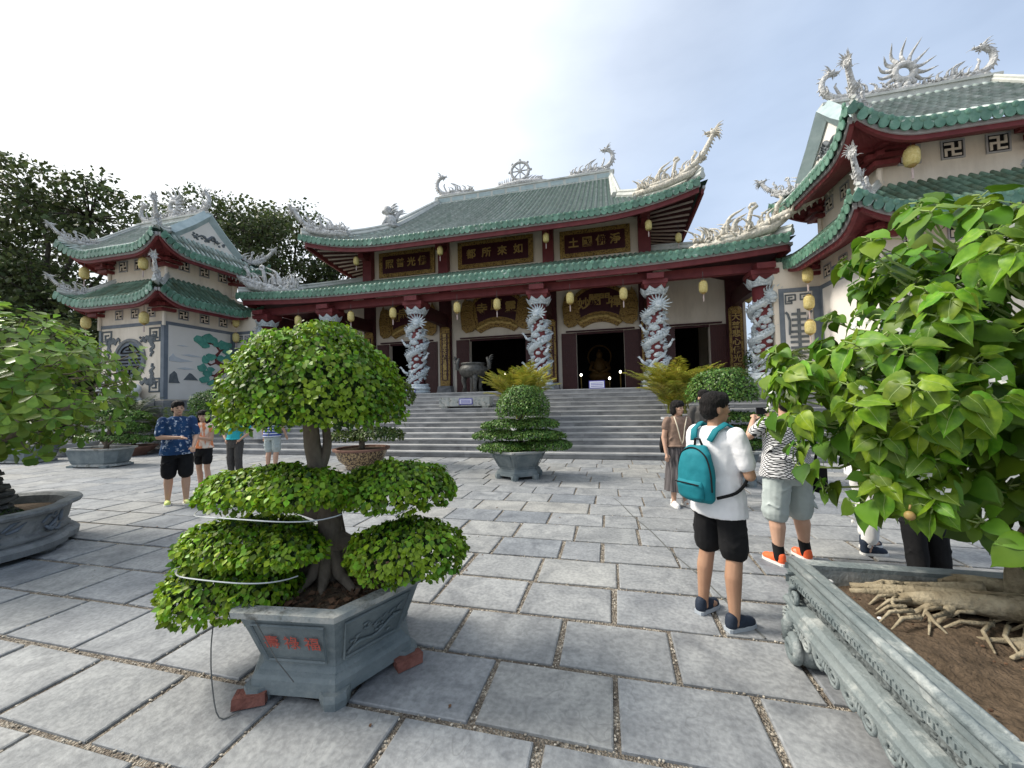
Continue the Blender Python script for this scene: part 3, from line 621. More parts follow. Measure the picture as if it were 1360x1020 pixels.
def sunburst_mesh():
    mb = MB(); ring = [(.26*math.cos(a), 0, .26*math.sin(a)) for a in [2*PI*i/16 for i in range(17)]]; mb.tube(ring, .10, 6)
    for k in range(15):
        a = PI*1.5+2*PI*(k+.5)/15; d = (math.cos(a), 0, math.sin(a)); mb.flame((.30*d[0], 0, .30*d[2]), d, .50 if d[2] < .8 else .66, .07, .9, up=(0, 1, .01), seg=6)
    for k in range(16): mb.ell((random.uniform(-.3, .3), random.uniform(-.06, .06), -.62+random.uniform(0, .3)), (.11, .08, .09), 6, 4)
    mb.tube([(-.9, 0, -.72), (-.4, 0, -.62), (0, 0, -.58), (.4, 0, -.62), (.9, 0, -.72)], [.04, .1, .14, .1, .04], 7)
    return mb.mesh('flaming_sun', 'white_stone', True)
def lion_mesh():
    mb = MB(); mb.ell((0, 0, .3), (.3, .22, .28), 9, 7); mb.ell((-.1, 0, .75), (.2, .2, .22), 9, 7); mb.ell((-.26, 0, .7), (.12, .12, .1), 7, 5)
    for k in range(10): mb.flame((.05, random.uniform(-.12, .12), .5+.05*k), (1, random.uniform(-.6, .6), .6), .35, .06, .5)
    for sg in (-1, 1): mb.tube([(-.1, sg*.12, .4), (-.25, sg*.13, .15), (-.3, sg*.13, 0)], [.09, .07, .08], 6)
    mb.ell((0, 0, .06), (.42, .26, .1), 9, 5)
    for k in range(5): mb.flame((.25, 0, .3), (.5, 0, .6+.3*k), .6, .07, .8)
    return mb.mesh('guardian_lion', 'white_stone', True)
SUNM = sunburst_mesh()

# ============================================================ main hall
hall = thing('temple_hall', 'two tiered temple hall with green tiled roofs and dragon columns above wide stone stairs', 'temple', (0, 0, 0))
WY = 19.3; COLX = [CX+o for o in (-11.05, -7.35, -2.8, 2.8, 7.35, 11.05)]
bays = [(COLX[i]+COLX[i+1])/2 for i in range(5)]
OPEN = [(bays[0], .72), (bays[1]-.05, 1.08), (bays[2], 1.5), (bays[3]+.1, 1.12), (bays[4]+.1, .74)]
wl = MB(); xs = -16.85; zt = 8.5
for (cx, hw) in OPEN:
    wl.span((xs, WY, FL-.01), (cx-hw, WY+.3, zt)); wl.span((cx-hw, WY, 4.86), (cx+hw, WY+.3, zt)); xs = cx+hw
wl.span((xs, WY, FL-.01), (5.75, WY+.3, zt))
wl.span((CX-7.5, WY, zt), (CX+7.5, WY+.3, 10.9)); wl.span((CX-7.5, WY+.3, 8.2), (CX-7.2, WY+9, 10.6)); wl.span((CX+7.2, WY+.3, 8.2), (CX+7.5, WY+9, 10.6))
wl.span((-17.1, WY, FL-.01), (-16.85, 32, 8.2)); wl.span((5.75, WY, FL-.01), (6.0, 32, 8.2)); wl.span((-16.85, 31.7, FL), (5.75, 32, 8.2))
wl.build('wall', 'plaster', hall)
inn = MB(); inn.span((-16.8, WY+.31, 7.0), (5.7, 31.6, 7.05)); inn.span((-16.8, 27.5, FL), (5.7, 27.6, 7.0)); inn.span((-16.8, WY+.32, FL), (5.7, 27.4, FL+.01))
inn.build('dark_interior', 'void_dark', hall)  # near-black ceiling, back and floor: the hall's gloom put into their colour
# pilasters with couplet boards
for i, x in enumerate(COLX):
    m = MB(); m.span((x-.33, WY-.16, FL+.42), (x+.33, WY-.004, 7.9)); m.build('pilaster', 'maroon_dark', hall)
    m = MB(); m.box((x, WY-.18, FL+.2), (.86, .55, .44), taper=.82); m.build('pilaster_base', 'step_stone', hall)
    b = MB(); b.span((x-.27, WY-.26, FL+.5), (x+.27, WY-.165, 5.35)); b.ell((x, WY-.22, 5.42), (.28, .06, .16), 10, 6); b.span((x-.25, WY-.29, FL+.44), (x+.25, WY-.2, FL+.62))
    cb = b.build('couplet_board', 'gold_carve', hall); b = MB(); b.span((x-.17, WY-.275, FL+.72), (x+.17, WY-.255, 5.2)); b.build('couplet_panel', 'board_dark', cb)
    couplet = '靈光普照大千佛法無邊慈悲' if i != 5 else '大慈悲心佛光照'
    n = len(couplet)
    for k, ch in enumerate(couplet):
        z = 5.05-(5.05-FL-.85)*k/(n-1); lettering('gilt_character', ch, .23 if n > 8 else .34, .02, 'gold', cb, (x, WY-.285, z), (PI/2, 0, 0), .02)
# doors
leafm = MB(); leafm.span((-.36, -.05, 0), (.36, 0, 2.82))
for z0, z1 in ((.12, .62), (.72, 1.15), (1.25, 2.2), (2.3, 2.7)):
    leafm.span((-.28, -.063, z0), (.28, -.052, z1))
for k in range(6): leafm.span((-.24+.09*k, -.075, 1.3), (-.21+.09*k, -.064, 2.15))
LEAF = leafm.mesh('door_leaf', 'door_wood')
for (cx, hw) in OPEN:
    for sg in (-1, 1):
        o = link('door_leaf', LEAF, hall); o.location = (cx+sg*(hw+.37), WY-.004, FL+.01)
    m = MB(); m.span((cx-hw, WY+.05, 4.76), (cx+hw, WY+.2, 4.857)); m.span((cx-hw-.5, WY-.10, 4.87), (cx+hw+.5, WY-.02, 4.94)); m.build('door_head', 'maroon_dark', hall)
# columns with coiled dragons
def column_dragon():
    mb = MB(); random.seed(11); turns = 2.4; k = 60; pts = []
    for i in range(k+1):
        t = i/k; a = -PI*.5+.4-2*PI*turns*(1-t); r = .345+.02*math.sin(t*30); pts.append((r*math.cos(a), r*math.sin(a), .35+2.75*t))
    rr = [.05+.095*math.sin(min(1, i/k*2.2)*PI/2) for i in range(k+1)]; mb.tube(pts, rr, 8)
    for i in range(2, k, 1):
        p = Vector(pts[i]); o = Vector((p.x, p.y, 0)).normalized(); mb.flame(p+o*rr[i]*.75+Vector((0, 0, rr[i]*.5)), o+Vector((0, 0, .8)), .13, .035, .3, n=4, seg=2)
    p2 = []
    for i in range(41): t = i/40; a = 1.2+2*PI*1.9*t; p2.append((.32*math.cos(a), .32*math.sin(a), .3+2.6*t))
    mb.tube(p2, [.07+.03*math.sin(i*1.9) for i in range(41)], 6)
    h = Vector((.08, -.40, 3.14)); f = Vector((-.15, -.75, -.6)).normalized()
    mb.ell(h, (.2, .16, .19), 9, 7); mb.ell(h+f*.17, (.14, .13, .09), 8, 6); mb.ell(h+f*.14-Vector((0, 0, .13)), (.11, .1, .05), 7, 5)
    for q in range(13):
        a = PI*(q-2)/8.5; d = Vector((math.cos(a), -.2, math.sin(a))); mb.flame(h+d*.13, d, random.uniform(.24, .38), .05, .8, n=5, seg=6, up=(0, 1, .02))
    for q in range(150):     # clouds and waves between the coils
        a = random.uniform(0, 2*PI); z = random.uniform(.15, 2.9); r = .28; R_ = random.uniform(.07, .14)
        mb.ell((r*math.cos(a), r*math.sin(a), z), (R_, R_, R_*.7), 6, 4)
        if q % 2: mb.flame((r*1.1*math.cos(a), r*1.1*math.sin(a), z), (math.cos(a)-math.sin(a)*.8, math.sin(a)+math.cos(a)*.8, .5), random.uniform(.15, .3), .04, .8, n=4, seg=4)
    for q in range(3):      # claws reaching out
        a = -PI/2+(-1.1, .8, -.9)[q]; z = (.9, 1.5, 2.1)[q]; p = Vector((.42*math.cos(a), .42*math.sin(a), z)); d = Vector((math.cos(a)*1.2, math.sin(a)*.6, .4)); mb.tube([p, p+d*.14, p+d*.22+Vector((0, 0, .1))], [.07, .055, .045], 6)
        for c in (-1, 0, 1): mb.flame(p+d*.22+Vector((0, 0, .1)), d+Vector((c*.5, 0, .8)), .16, .03, .3, n=4, seg=3)
    return mb.mesh('coiled_dragon', 'dragon_blue', True)
CDR = column_dragon(); random.seed(5)
bm = MB(); bm.lathe([(.52, 0), (.55, .05), (.55, .1), (.5, .14), (.56, .18), (.58, .23), (.54, .28), (.48, .31), (.5, .35), (.46, .42)], n=20); CBASE = bm.mesh('column_base', 'dragon_blue', True)
bm = MB(); bm.lathe([(.29, .35), (.29, 3.9)], n=18); CSH = bm.mesh('shaft', 'maroon', True)
bm = MB(); bm.lathe([(.40, 3.55), (.42, 3.6), (.5, 3.72), (.36, 3.74)], n=18)
for k in range(8):
    a = 2*PI*k/8; c, s_ = math.cos(a), math.sin(a); bm.add([(.40*c-.17*s_, .40*s_+.17*c, 3.60), (.40*c+.17*s_, .40*s_-.17*c, 3.60), (.52*c+.22*s_, .52*s_-.22*c, 3.86), (.49*c, .49*s_, 3.70), (.52*c-.22*s_, .52*s_+.22*c, 3.86)], [(0, 1, 2, 3, 4)])
CCAP = bm.mesh('capital', 'dragon_blue')
bm = MB(); bm.box((0, 0, 3.86), (.72, .72, .16), taper=1.15); bm.box((0, 0, 4.02), (.9, .9, .16)); bm.box((0, 0, 4.2), (.6, 1.2, .2)); CBL = bm.mesh('bracket_block', 'maroon')
for i, x in enumerate(COLX):
    c = link('column', CSH, hall); c.location = (x, 16.0, FL); 
    for nm, me in (('column_base', CBASE), ('coiled_dragon', CDR), ('capital', CCAP), ('bracket_block', CBL)):
        o = link(nm, me, c)
        if nm == 'coiled_dragon': o.rotation_euler = (0, 0, (i % 3)*.25-.2)
    m = MB(); m.span((x-.14, 16.3, 5.55), (x+.14, WY-.17, 5.98)); m.span((x-.10, 16.35, 5.98), (x+.10, WY-.17, 6.2)); m.build('tie_beam', 'maroon_dark', hall)
m = MB(); m.span((COLX[0]-.4, 15.86, 6.12), (COLX[5]+.4, 16.14, 6.45)); m.build('eave_beam', 'maroon', hall)
# ---- lower roof
LH, LD = 11.75, 4.05; LW = 7.7
def lowdm(q, D=LD, L=LH, w=LW): return D if abs(q) <= w else D*(L-abs(q))/(L-w)
lowF = Slope((CX, 15.2), (1, 0), (0, 1), LH, LD, 6.86, 1.58, .22, lowdm, 1.0, .18); lowF.hipq = LW
sideL = 8.4
def sidm(q, D=LH-LW, L=sideL, w=sideL-LD): return D if abs(q) <= w else D*(L-abs(q))/(L-w)
lowL = Slope((CX-LH, 15.2+sideL), (0, -1), (1, 0), sideL, LH-LW, 6.86, 1.58, .22, sidm, 1.08, .18); lowR = Slope((CX+LH, 15.2+sideL), (0, 1), (-1, 0), sideL, LH-LW, 6.86, 1.58, .22, sidm, 1.08, .18)
sl_ = [(lowF, True), (lowL, False), (lowR, False)]
lr = roof(hall, sl_, .235, .068, 'tile_moss', 'tile_bed_moss', 'lower_roof', tile=.27)
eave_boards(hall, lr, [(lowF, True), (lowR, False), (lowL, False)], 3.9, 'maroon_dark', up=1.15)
def caps(sl, side, ro, d=.5, m_='ridge_cap', r=.13):
    pts = hip_line(sl, side); mb = MB(); mb.tube(pts, r, 6); mb.tube([p+Vector((0, 0, r*1.3)) for p in pts], r*.6, 6); mb.build('hip_cap', m_, ro)
for sd_ in (-1, 1):
    caps(lowF, sd_, lr); p = lowF.at(sd_*LH*.985, .15, .12); hd = math.atan2(-LD, sd_*(LH-LW)) if sd_ > 0 else math.atan2(-LD, -(LH-LW))
    put('corner_dragon', HIPX if sd_ > 0 else HIPW, lr, p, hd+(.62 if sd_ > 0 else -.62), .06, 1.15)
m = MB(); m.span((CX-7.6, WY-.14, 8.36), (CX+7.6, WY-.004, 8.52)); m.build('flashing_band', 'plaster', hall)
# ---- upper storey pillars and boards
for o_ in (-7.35, -2.8, 2.8, 7.35):
    m = MB(); x = CX+o_; m.span((x-.27, WY-.34, 8.1), (x+.27, WY-.004, 10.5)); m.span((x-.2, WY-1.6, 9.75), (x+.2, WY-.34, 10.0)); m.span((x-.16, WY-.9, 9.5), (x+.16, WY-.34, 9.75)); m.build('upper_pillar', 'maroon', hall)
def gilt_board(x, z, w, h, chars, label, y=WY-.12):
    t = thing('name_board', label, 'sign', (x, y, z)); b = MB(); b.span((-w/2, -.02, -h/2), (w/2, .11, h/2)); b.build('frame', 'gold_carve', t)
    for k in range(int(w/.33)):
        for sz in (-1, 1):
            c = MB(); 
            if k % 3 == 1: c.ell((-w/2+.17+k*(w-.34)/max(1, int(w/.33)-1), -.04, sz*(h/2-.11)), (.11, .045, .07), 7, 5); c.build('carving', 'gold_carve', t, True)
    b = MB(); b.span((-w/2+.24, -.035, -h/2+.22), (w/2-.24, -.021, h/2-.22)); b.build('panel', 'board_dark', t); n = len(chars)
    for k, ch in enumerate(chars): lettering('gilt_character', ch, min(.52, h*.40), .03, 'gold', t, ((k-(n-1)/2)*(w-.75)/n*1.02, -.05, 0), (PI/2, 0, 0), .018)
gilt_board(CX-5.05, 9.25, 3.35, 1.40, '照普光佛', 'gilt framed board reading 佛光普照 beside the left corner pillar under the upper roof')
gilt_board(CX, 9.28, 4.05, 1.42, '都所來如', 'widest framed gilt board reading 如來所都 under the upper roof')
gilt_board(CX+5.05, 9.22, 3.35, 1.36, '土國佛淨', 'gilt framed board reading 淨佛國土 under the higher upturned cream dragon corner')
def fan_board(x, z, w, h, chars, label, span=1.):
    t = thing('scroll_board', label, 'sign', (x, WY-.03, z)); hw = w/2
    arc = lambda u, s_, zz: (u, zz+s_*(1-(u/(hw*.62))**2))
    N_ = 12; up = [arc(-hw*.58+hw*1.16*i/N_, .24*h, .26*h) for i in range(N_+1)]; lo = [arc(-hw*.50+hw*1.0*i/N_, .20*h, -.30*h) for i in range(N_+1)]
    b = MB(); 
    out = [(-hw*.70, .15*h)]+[(x_*1.05, z_+.10*h) for x_, z_ in up]+[(hw*.70, .15*h), (hw*.62, -.36*h)]+[(x_*.9, z_-.26*h) for x_, z_ in lo[::-1]]+[(-hw*.62, -.36*h)]
    b.prism(out, (0, 0, 0), (1, 0, 0), (0, 0, 1), .09); b.build('arched_frame', 'gold_carve', t)
    b = MB(); b.prism(up+lo[::-1], (0, -.092, 0), (1, 0, 0), (0, 0, 1), .02); b.build('panel', 'board_dark', t)
    for sg in (-1, 1):      # curled scroll ends with a finial
        b = MB(); pl = [(sg*hw*.60, .28*h), (sg*hw*.72, .36*h), (sg*hw*.80, .34*h), (sg*hw*.84, .46*h), (sg*hw*.88, .36*h), (sg*hw*.93, .30*h), (sg*hw*.99, .05*h), (sg*hw*.96, -.36*h), (sg*hw*.84, -.47*h), (sg*hw*.66, -.44*h), (sg*hw*.54, -.34*h), (sg*hw*.62, -.05*h)]
        b.prism(pl[::-1] if sg > 0 else pl, (0, -.095, 0), (1, 0, 0), (0, 0, 1), .06)
        for zz in (.22, .05, -.12, -.28): b.tube([(sg*hw*.68, -.16, zz*h), (sg*hw*.80, -.19, zz*h+.05), (sg*hw*.93, -.16, zz*h)], [.03, .055, .03], 6)
        b.build('scroll_end', 'gold_carve', t)
    b = MB()
    for k in range(15):
        u = -hw*.5+hw*1.0*k/14; a_ = arc(u, .20*h, -.42*h); b.ell((u, -.10, a_[1]+random.uniform(-.03, .03)), (.15, .05, .10), 7, 5)
    b.build('gilt_flowers', 'gold', t, True); n = max(4, len(chars)) if len(chars) != 3 else 3
    for k, ch in enumerate(chars):
        u = (k-(n-1)/2)*(w*.88/n)*(.62 if n == 4 else .66); a_ = arc(u, .22*h, -.02*h-.02); lettering('gilt_character', ch, h*.30, .03, 'gold', t, (u, -.125, a_[1]), (PI/2, 0, 0), .02)
fan_board(CX-5.0, 6.06, 3.5, 1.95, '和宗', 'arched gilt board behind a dragon column left of the temple name')
fan_board(CX+.03, 6.12, 3.95, 2.05, '寺應靈', 'arched gilt board reading 靈應寺 over the central door')
fan_board(CX+5.2, 6.0, 3.6, 1.95, '妙嚴門禪', 'arched gilt board with four characters ending 門 beside two lanterns')
# ---- upper roof (hip and gable)
UH, UD, UW = 9.34, 9.4, 6.1; D1 = 3.3
def updm(q): return UD if abs(q) <= UW else D1*(UH-abs(q))/(UH-UW)
upF = Slope((CX, 16.6), (1, 0), (0, 1), UH, UD, 9.56, 6.45, .62, updm, 1.1, .25, .5); upF.hipq = UW
upSL = 9.4
def upsd(q): return (UH-UW) if abs(q) <= upSL-D1 else (UH-UW)*(upSL-abs(q))/D1
class SideSlope(Slope):
    def at(s, q, d, h=0.):
        p = Slope.at(s, q, d, h); t = max(0., d/s.D); l = s.lf(q); p.z = 9.56+6.45*(max(0, d)*D1/(UH-UW)/UD)**1.1+.62*l*max(0., 1-t*.55)**1.5+h; return p
upL = SideSlope((CX-UH, 16.6+upSL), (0, -1), (1, 0), upSL, UH-UW, 9.56, 1.8, .62, upsd, 1.22, .25, .5); upR = SideSlope((CX+UH, 16.6+upSL), (0, 1), (-1, 0), upSL, UH-UW, 9.56, 1.8, .62, upsd, 1.22, .25, .5)
ur = roof(hall, [(upF, True), (upL, False), (upR, False)], .25, .062, 'tile_rib', 'tile_bed', 'upper_roof', tile=.34)
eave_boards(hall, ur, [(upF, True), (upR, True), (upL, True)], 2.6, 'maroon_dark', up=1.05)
gz = upF.at(UW, D1).z
gm = MB()
for sg in (-1, 1):
    X_ = CX+sg*UW; prof = [upF.at(UW, D1+(UD-D1)*i/8) for i in range(9)]
    pl = [(p.y, p.z-.05) for p in prof]+[(2*(16.6+UD)-p.y, p.z-.05) for p in prof[::-1][1:]]
    gm.prism(pl, (X_-(.1 if sg > 0 else .1), 0, 0), (0, 1, 0), (0, 0, 1), .2)
    bg_ = MB(); bp = [(X_, p.y, p.z+.12) for p in prof]; bg_.tube(bp, .17, 6); bg_.build('barge_cap', 'ridge_cap', ur)
    bg_ = MB(); bg_.span((X_-.12, 16.6+UD-.5, upF.at(0, UD-.6).z-1.0), (X_+.12+.001, 16.6+UD-.38, upF.at(0, UD).z+.2)); bg_.build('gable_pendant', 'ridge_cap', ur)
    caps(upF, sg, ur, r=.16)
    hd = math.atan2(-D1, sg*(UH-UW)); p = upF.at(sg*UH*.985, .12, .12)
    put('corner_dragon', HIPC if sg > 0 else HIPD, ur, p, hd+(.6 if sg > 0 else -.6), .08, .95 if sg > 0 else .9)
gm.build('gable_wall', 'plaster', ur)
bs = MB(); bs.add([(CX-UW, 26, 16), (CX+UW, 26, 16), (CX+UW, 35.4, 9.6), (CX-UW, 35.4, 9.6)], [(0, 1, 2, 3)]); bs.build('rear_slope', 'tile_bed', ur)
rz_ = upF.at(0, UD).z; rg = MB(); rg.span((CX-UW-.15, 25.85, rz_-.15), (CX+UW+.15, 26.15, rz_+.34)); rg.span((CX-UW-.2, 25.8, rz_+.34), (CX+UW+.2, 26.2, rz_+.44)); rg.build('ridge', 'ridge_cap', ur)
for k in range(12):
    m = MB(); x = CX-UW+.5+k*(2*UW-1)/11; m.span((x-.42, 25.83, rz_-.02), (x+.42, 25.849, rz_+.26)); m.build('ridge_panel', 'gable_blue', ur)
put('ridge_dragon', RIDD, ur, (CX+UW-.15, 26, rz_+.42), 0, 0, 1.0); put('ridge_dragon', RIDD, ur, (CX-UW+.15, 26, rz_+.42), PI, 0, 1.0)
link('dharma_wheel', wheel_mesh(), ur, (CX, 26, rz_+1.45)); link('guardian_lion', lion_mesh(), ur, tuple(upF.at(-UW-.25, D1*.96, .1)), .3).scale = (1.3,)*3
# ---- inside: altar glimpsed through the doors
al = thing('buddha_statue', 'gilded seated statue with halo inside the dark hall, behind the open door', 'statue', (bays[3]-.1, 26.4, FL))
m = MB(); m.lathe([(.7, 0), (.8, .2), (.55, .35), (.75, .6), (.7, .7)], n=16); m.build('lotus_seat', 'gold_dim', al, True)
m = MB(); m.ell((0, 0, 1.05), (.75, .5, .38), 14, 8); m.ell((0, .05, 1.7), (.42, .3, .6), 12, 8); m.ell((0, -.02, 2.45), (.2, .22, .27), 12, 8); m.ell((0, 0, 2.72), (.09, .09, .1), 8, 6)
m.tube([(-.4, 0, 2.0), (-.62, -.1, 1.5), (-.1, -.45, 1.25)], [.14, .12, .08], 8); m.tube([(.4, 0, 2.0), (.62, -.1, 1.5), (.1, -.45, 1.25)], [.14, .12, .08], 8); m.build('figure', 'gold_dim', al, True)
m = MB(); m.tube([(.75*math.cos(a), .3, 2.35+.75*math.sin(a)) for a in [2*PI*i/24 for i in range(25)]], .06, 6); m.build('halo', 'gold_dim', al)
mat('lamp_glow', (.9, .85, .7), emit=(1, .93, .75, 5), rough=.5)
mat('candle_wax', (.5, .1, .08), rough=.5)
for x, y, z in ((bays[3]-1.2, 24.5, 3.05), (bays[3]+1.15, 24.5, 3.15), (bays[3]+.5, 23.8, 2.75), (bays[2]-.6, 23, 3.2), (bays[2]+1.0, 23.2, 3.1)):
    t = thing('altar_lamp', 'small lit altar lamp glowing inside the dark hall', 'lamp', (x, y, FL), group='altar lamps inside the hall'); m = MB(); m.lathe([(.14, 0), (.05, .06), (.035, .1), (.035, z-FL-.1), (.09, z-FL-.07)], n=10); m.build('stand', 'gold', t); m = MB(); m.ell((0, 0, z-FL), (.065, .065, .085), 10, 8); m.build('bulb', 'lamp_glow', t)

# ============================================================ corner towers
MANJI = [(0, 0, .16, 1.0), (0, 0, 1.0, .16), (-.29, .42, .42, .16), (.29, -.42, .42, .16), (-.42, -.29, .16, .42), (.42, .29, .16, .42)]
def swastika_window():
    f = MB(); s_ = .30; w = .055
    for a, b in (((-s_-w, -.035, -s_-w), (s_+w, .0, -s_)), ((-s_-w, -.035, s_), (s_+w, 0, s_+w)), ((-s_-w, -.035, -s_), (-s_, 0, s_)), ((s_, -.035, -s_), (s_+w, 0, s_))): f.span(a, b)
    v = MB(); v.span((-s_, -.012, -s_), (s_, -.001, s_))
    g_ = MB()
    for i, (x, z, a, b) in enumerate(MANJI): g_.span((x*.5-a*.25, -.03-.0005*i, z*.5-b*.25), (x*.5+a*.25, -.013, z*.5+b*.25))
    return f.mesh('window_frame', 'fascia_grey'), v.mesh('window_recess', 'void_dark'), g_.mesh('lattice', 'plaster')
WF, WV, WG = swastika_window()
def window(tw, x, y, z, rz, sc=.8):
    o = link('window', WF, tw); o.location = (x, y, z); o.rotation_euler = (0, 0, rz); o.scale = (sc, 1, sc)
    link('window_recess', WV, o); link('lattice', WG, o)
def fret_key(mb, o, ax, az, s_, mi=0):
    """square spiral (Chinese key) drawn with bars in the wall plane; o = outer corner, ax/az unit vectors pointing inwards"""
    path = [(0, 0), (1, 0), (1, .62), (.34, .62), (.34, .30), (.66, .30)]; path2 = [(0, 0), (0, 1), (.62, 1), (.62, .76), (.22, .76)]
    for pth in (path, path2):
        for (x0, z0), (x1, z1) in zip(pth[:-1], pth[1:]):
            a = Vector(o)+ax*(min(x0, x1)-.05)*s_+az*(min(z0, z1)-.05)*s_; b = Vector(o)+ax*(max(x0, x1)+.05)*s_+az*(max(z0, z1)+.05)*s_
            mb.tube([(a+b)/2-(b-a).project(ax if abs(x1-x0) > abs(z1-z0) else az)/2, (a+b)/2+(b-a).project(ax if abs(x1-x0) > abs(z1-z0) else az)/2], .045*s_+.012, 4)
def tower(sx, label):
    """sx=-1 left tower, +1 right tower; local mirrored coordinates about the hall axis"""
    tw = thing('corner_tower', label, 'tower', (0, 0, 0))
    X = lambda u: CX+sx*u           # u: distance outwards from the axis
    IN, OUT, F, B = 12.73, 16.55, 12.46, 15.6
    w = MB(); w.span((X(IN), F, FL-.05), (X(OUT), B+.6, 7.0)); w.span((X(IN+.22), F+.22, 7.0), (X(OUT-.2), B+.4, 8.5)); w.build('wall', 'plaster', tw)
    w = MB(); w.span((X(11.3), B, FL-.05), (X(IN-.002), B+.25, 6.3)); w.build('link_wall', 'plaster', tw)
    # podium of coursed blocks
    pd = MB(); pd.span((X(IN-.22), F-.16, 0), (X(OUT+.3), B, FL-.06)); po = pd.build('podium', 'step_stone', tw)
    for r_ in range(6):
        z0 = .34*r_; n = 5
        for k in range(n):
            m = MB(); L = (OUT-IN+.5)/n; u0 = IN-.2+L*(k+(.5 if r_ % 2 else 0)); u1 = min(u0+L, OUT+.3)
            if u1-u0 > .1: m.span((X(u0+.01), F-.2, z0+.01), (X(u1-.01), F-.162, z0+.33)); m.build('stone_block', 'step_stone', po)
    # grey framing bands
    fr = MB(); e = .03
    fr.span((X(IN-.0), F-e, 5.2), (X(OUT), F-.002, 5.34)); fr.span((X(IN), F-e, FL+.0), (X(IN+.16), F-.002, 5.2)); fr.span((X(OUT-.12), F-e, FL), (X(OUT), F-.002, 5.2))
    fr.span((X(IN-e), F-e, 5.2), (X(IN-.002), B, 5.34)); fr.span((X(IN-e), F-e, FL), (X(IN-.002), F+.14, 5.2)); fr.span((X(IN-e), B-.16, FL), (X(IN-.002), B, 5.2))
    fr.span((X(11.45), B-e, 5.2), (X(IN-.03), B-.002, 5.34)); fr.span((X(11.45), B-e, FL), (X(11.6), B-.002, 5.2)); fr.span((X(IN-.24), B-e, FL), (X(IN-.03), B-.002, 5.2))
    fr.build('framing_band', 'frame_grey', tw)
    mw = MB(); mw.span((X(IN-.012), F+.14, FL), (X(IN-.001), B-.16, 5.2)); mw.build('mural_panel', 'mural_white', tw)
    # small swastika windows
    for u in (13.45, 14.4, 15.35): window(tw, X(u), F-.002, 5.76, 0, .62)
    for u in (13.6, 14.55, 15.5): window(tw, X(u), F+.218, 8.02, 0, .72)
    for y_ in (13.22, 14.15, 15.05): window(tw, X(IN-.002), y_, 5.72, R(90) if sx < 0 else R(-90), .62)
    for y_ in (13.4, 14.3, 15.2): window(tw, X(IN+.218), y_, 8.0, R(90) if sx < 0 else R(-90), .66)
    # corner bracket sets under the eaves
    for z in (6.05, 8.05):
        for u, y_ in ((IN+(.22 if z > 7 else 0), F+(.22 if z > 7 else 0)), (OUT-(.2 if z > 7 else 0), F+(.22 if z > 7 else 0)), (IN+(.22 if z > 7 else 0), B+.2)):
            m = MB()
            for k in range(3):
                l = .28+.17*k; zz = z-.32+.2*k
                m.span((X(u)-l, y_-.30, zz), (X(u)+l, y_-.14, zz+.13)); m.span((X(u)-sx*.30, y_-l, zz+.002), (X(u)-sx*.14, y_+l, zz+.128))
            m.build('bracket_set', 'bracket_red', tw)
            m = MB(); m.tube([(X(u)-sx*.06, y_-.06, z-.9), (X(u)-sx*.06, y_-.06, z+.4)], .07, 6); m.build('corner_post', 'plaster', tw)
    # roofs
    def rf(zm, lift, rise, over, top, gable):
        u0, u1, y0, y1 = IN-over, OUT+.68, F-over+.05, B+.55+(.40 if gable else 0)
        cx_, cy_ = X((u0+u1)/2), (y0+y1)/2; Lx, Ly = (u1-u0)/2, (y1-y0)/2; D = top; 
        if gable:
            W = Lx-.75; DF = Ly; hip = 1.05
            df = lambda q: DF if abs(q) <= W else hip*(Lx-abs(q))/(Lx-W)
            ds = lambda q: .75 if abs(q) <= Ly-hip else .75*(Ly-abs(q))/hip
        else:
            W = Lx-D; DF = D; df = lambda q: D if abs(q) <= W else (Lx-abs(q)); ds = lambda q: D if abs(q) <= Ly-D else (Ly-abs(q))
        fr_ = Slope((cx_, y0), (1, 0), (0, 1), Lx, DF, zm, rise, lift, df, 1.04, .12, .42); fr_.hipq = W
        rsd = rise if not gable else rise*(hip/DF)**1.04
        inn_ = Slope((X(u0), cy_), (0, 1 if sx > 0 else -1), (sx, 0), Ly, (D if not gable else .75), zm, rsd, lift, ds, 1.04, .12, .42); inn_.hipq = Ly-(D if not gable else hip)
        out_ = Slope((X(u1), cy_), (0, -1 if sx > 0 else 1), (-sx, 0), Ly, (D if not gable else .75), zm, rsd, lift, ds, 1.04, .12, .42)
        sls = [(fr_, True), (inn_, True), (out_, False)]
        if gable:
            bk = Slope((cx_, y1), (-1, 0), (0, -1), Lx, DF, zm, rise, lift, df, 1.04, .12, .42); sls.append((bk, False))
        ro = roof(tw, sls, .215, .066, 'tile_rib' if gable else 'tile_moss', 'tile_bed' if gable else 'tile_bed_moss', 'upper_roof' if gable else 'lower_roof', tile=.26)
        eave_boards(tw, ro, sls, over-.06, 'maroon', rafters=False, h2=.12)
        sgn = -sx       # inner side in q of the front slope
        for sd_ in (-1, 1): caps(fr_, sd_, ro, r=.09)
        p = fr_.at(sgn*Lx*.98, .08, .06); put('corner_dragon', HIPD, ro, p, math.atan2(-1, sgn*1.0), .25, .62 if not gable else .66)
        p = fr_.at(-sgn*Lx*.98, .08, .06); put('corner_dragon', HIPD, ro, p, math.atan2(-1, -sgn*1.0), .05, .5)
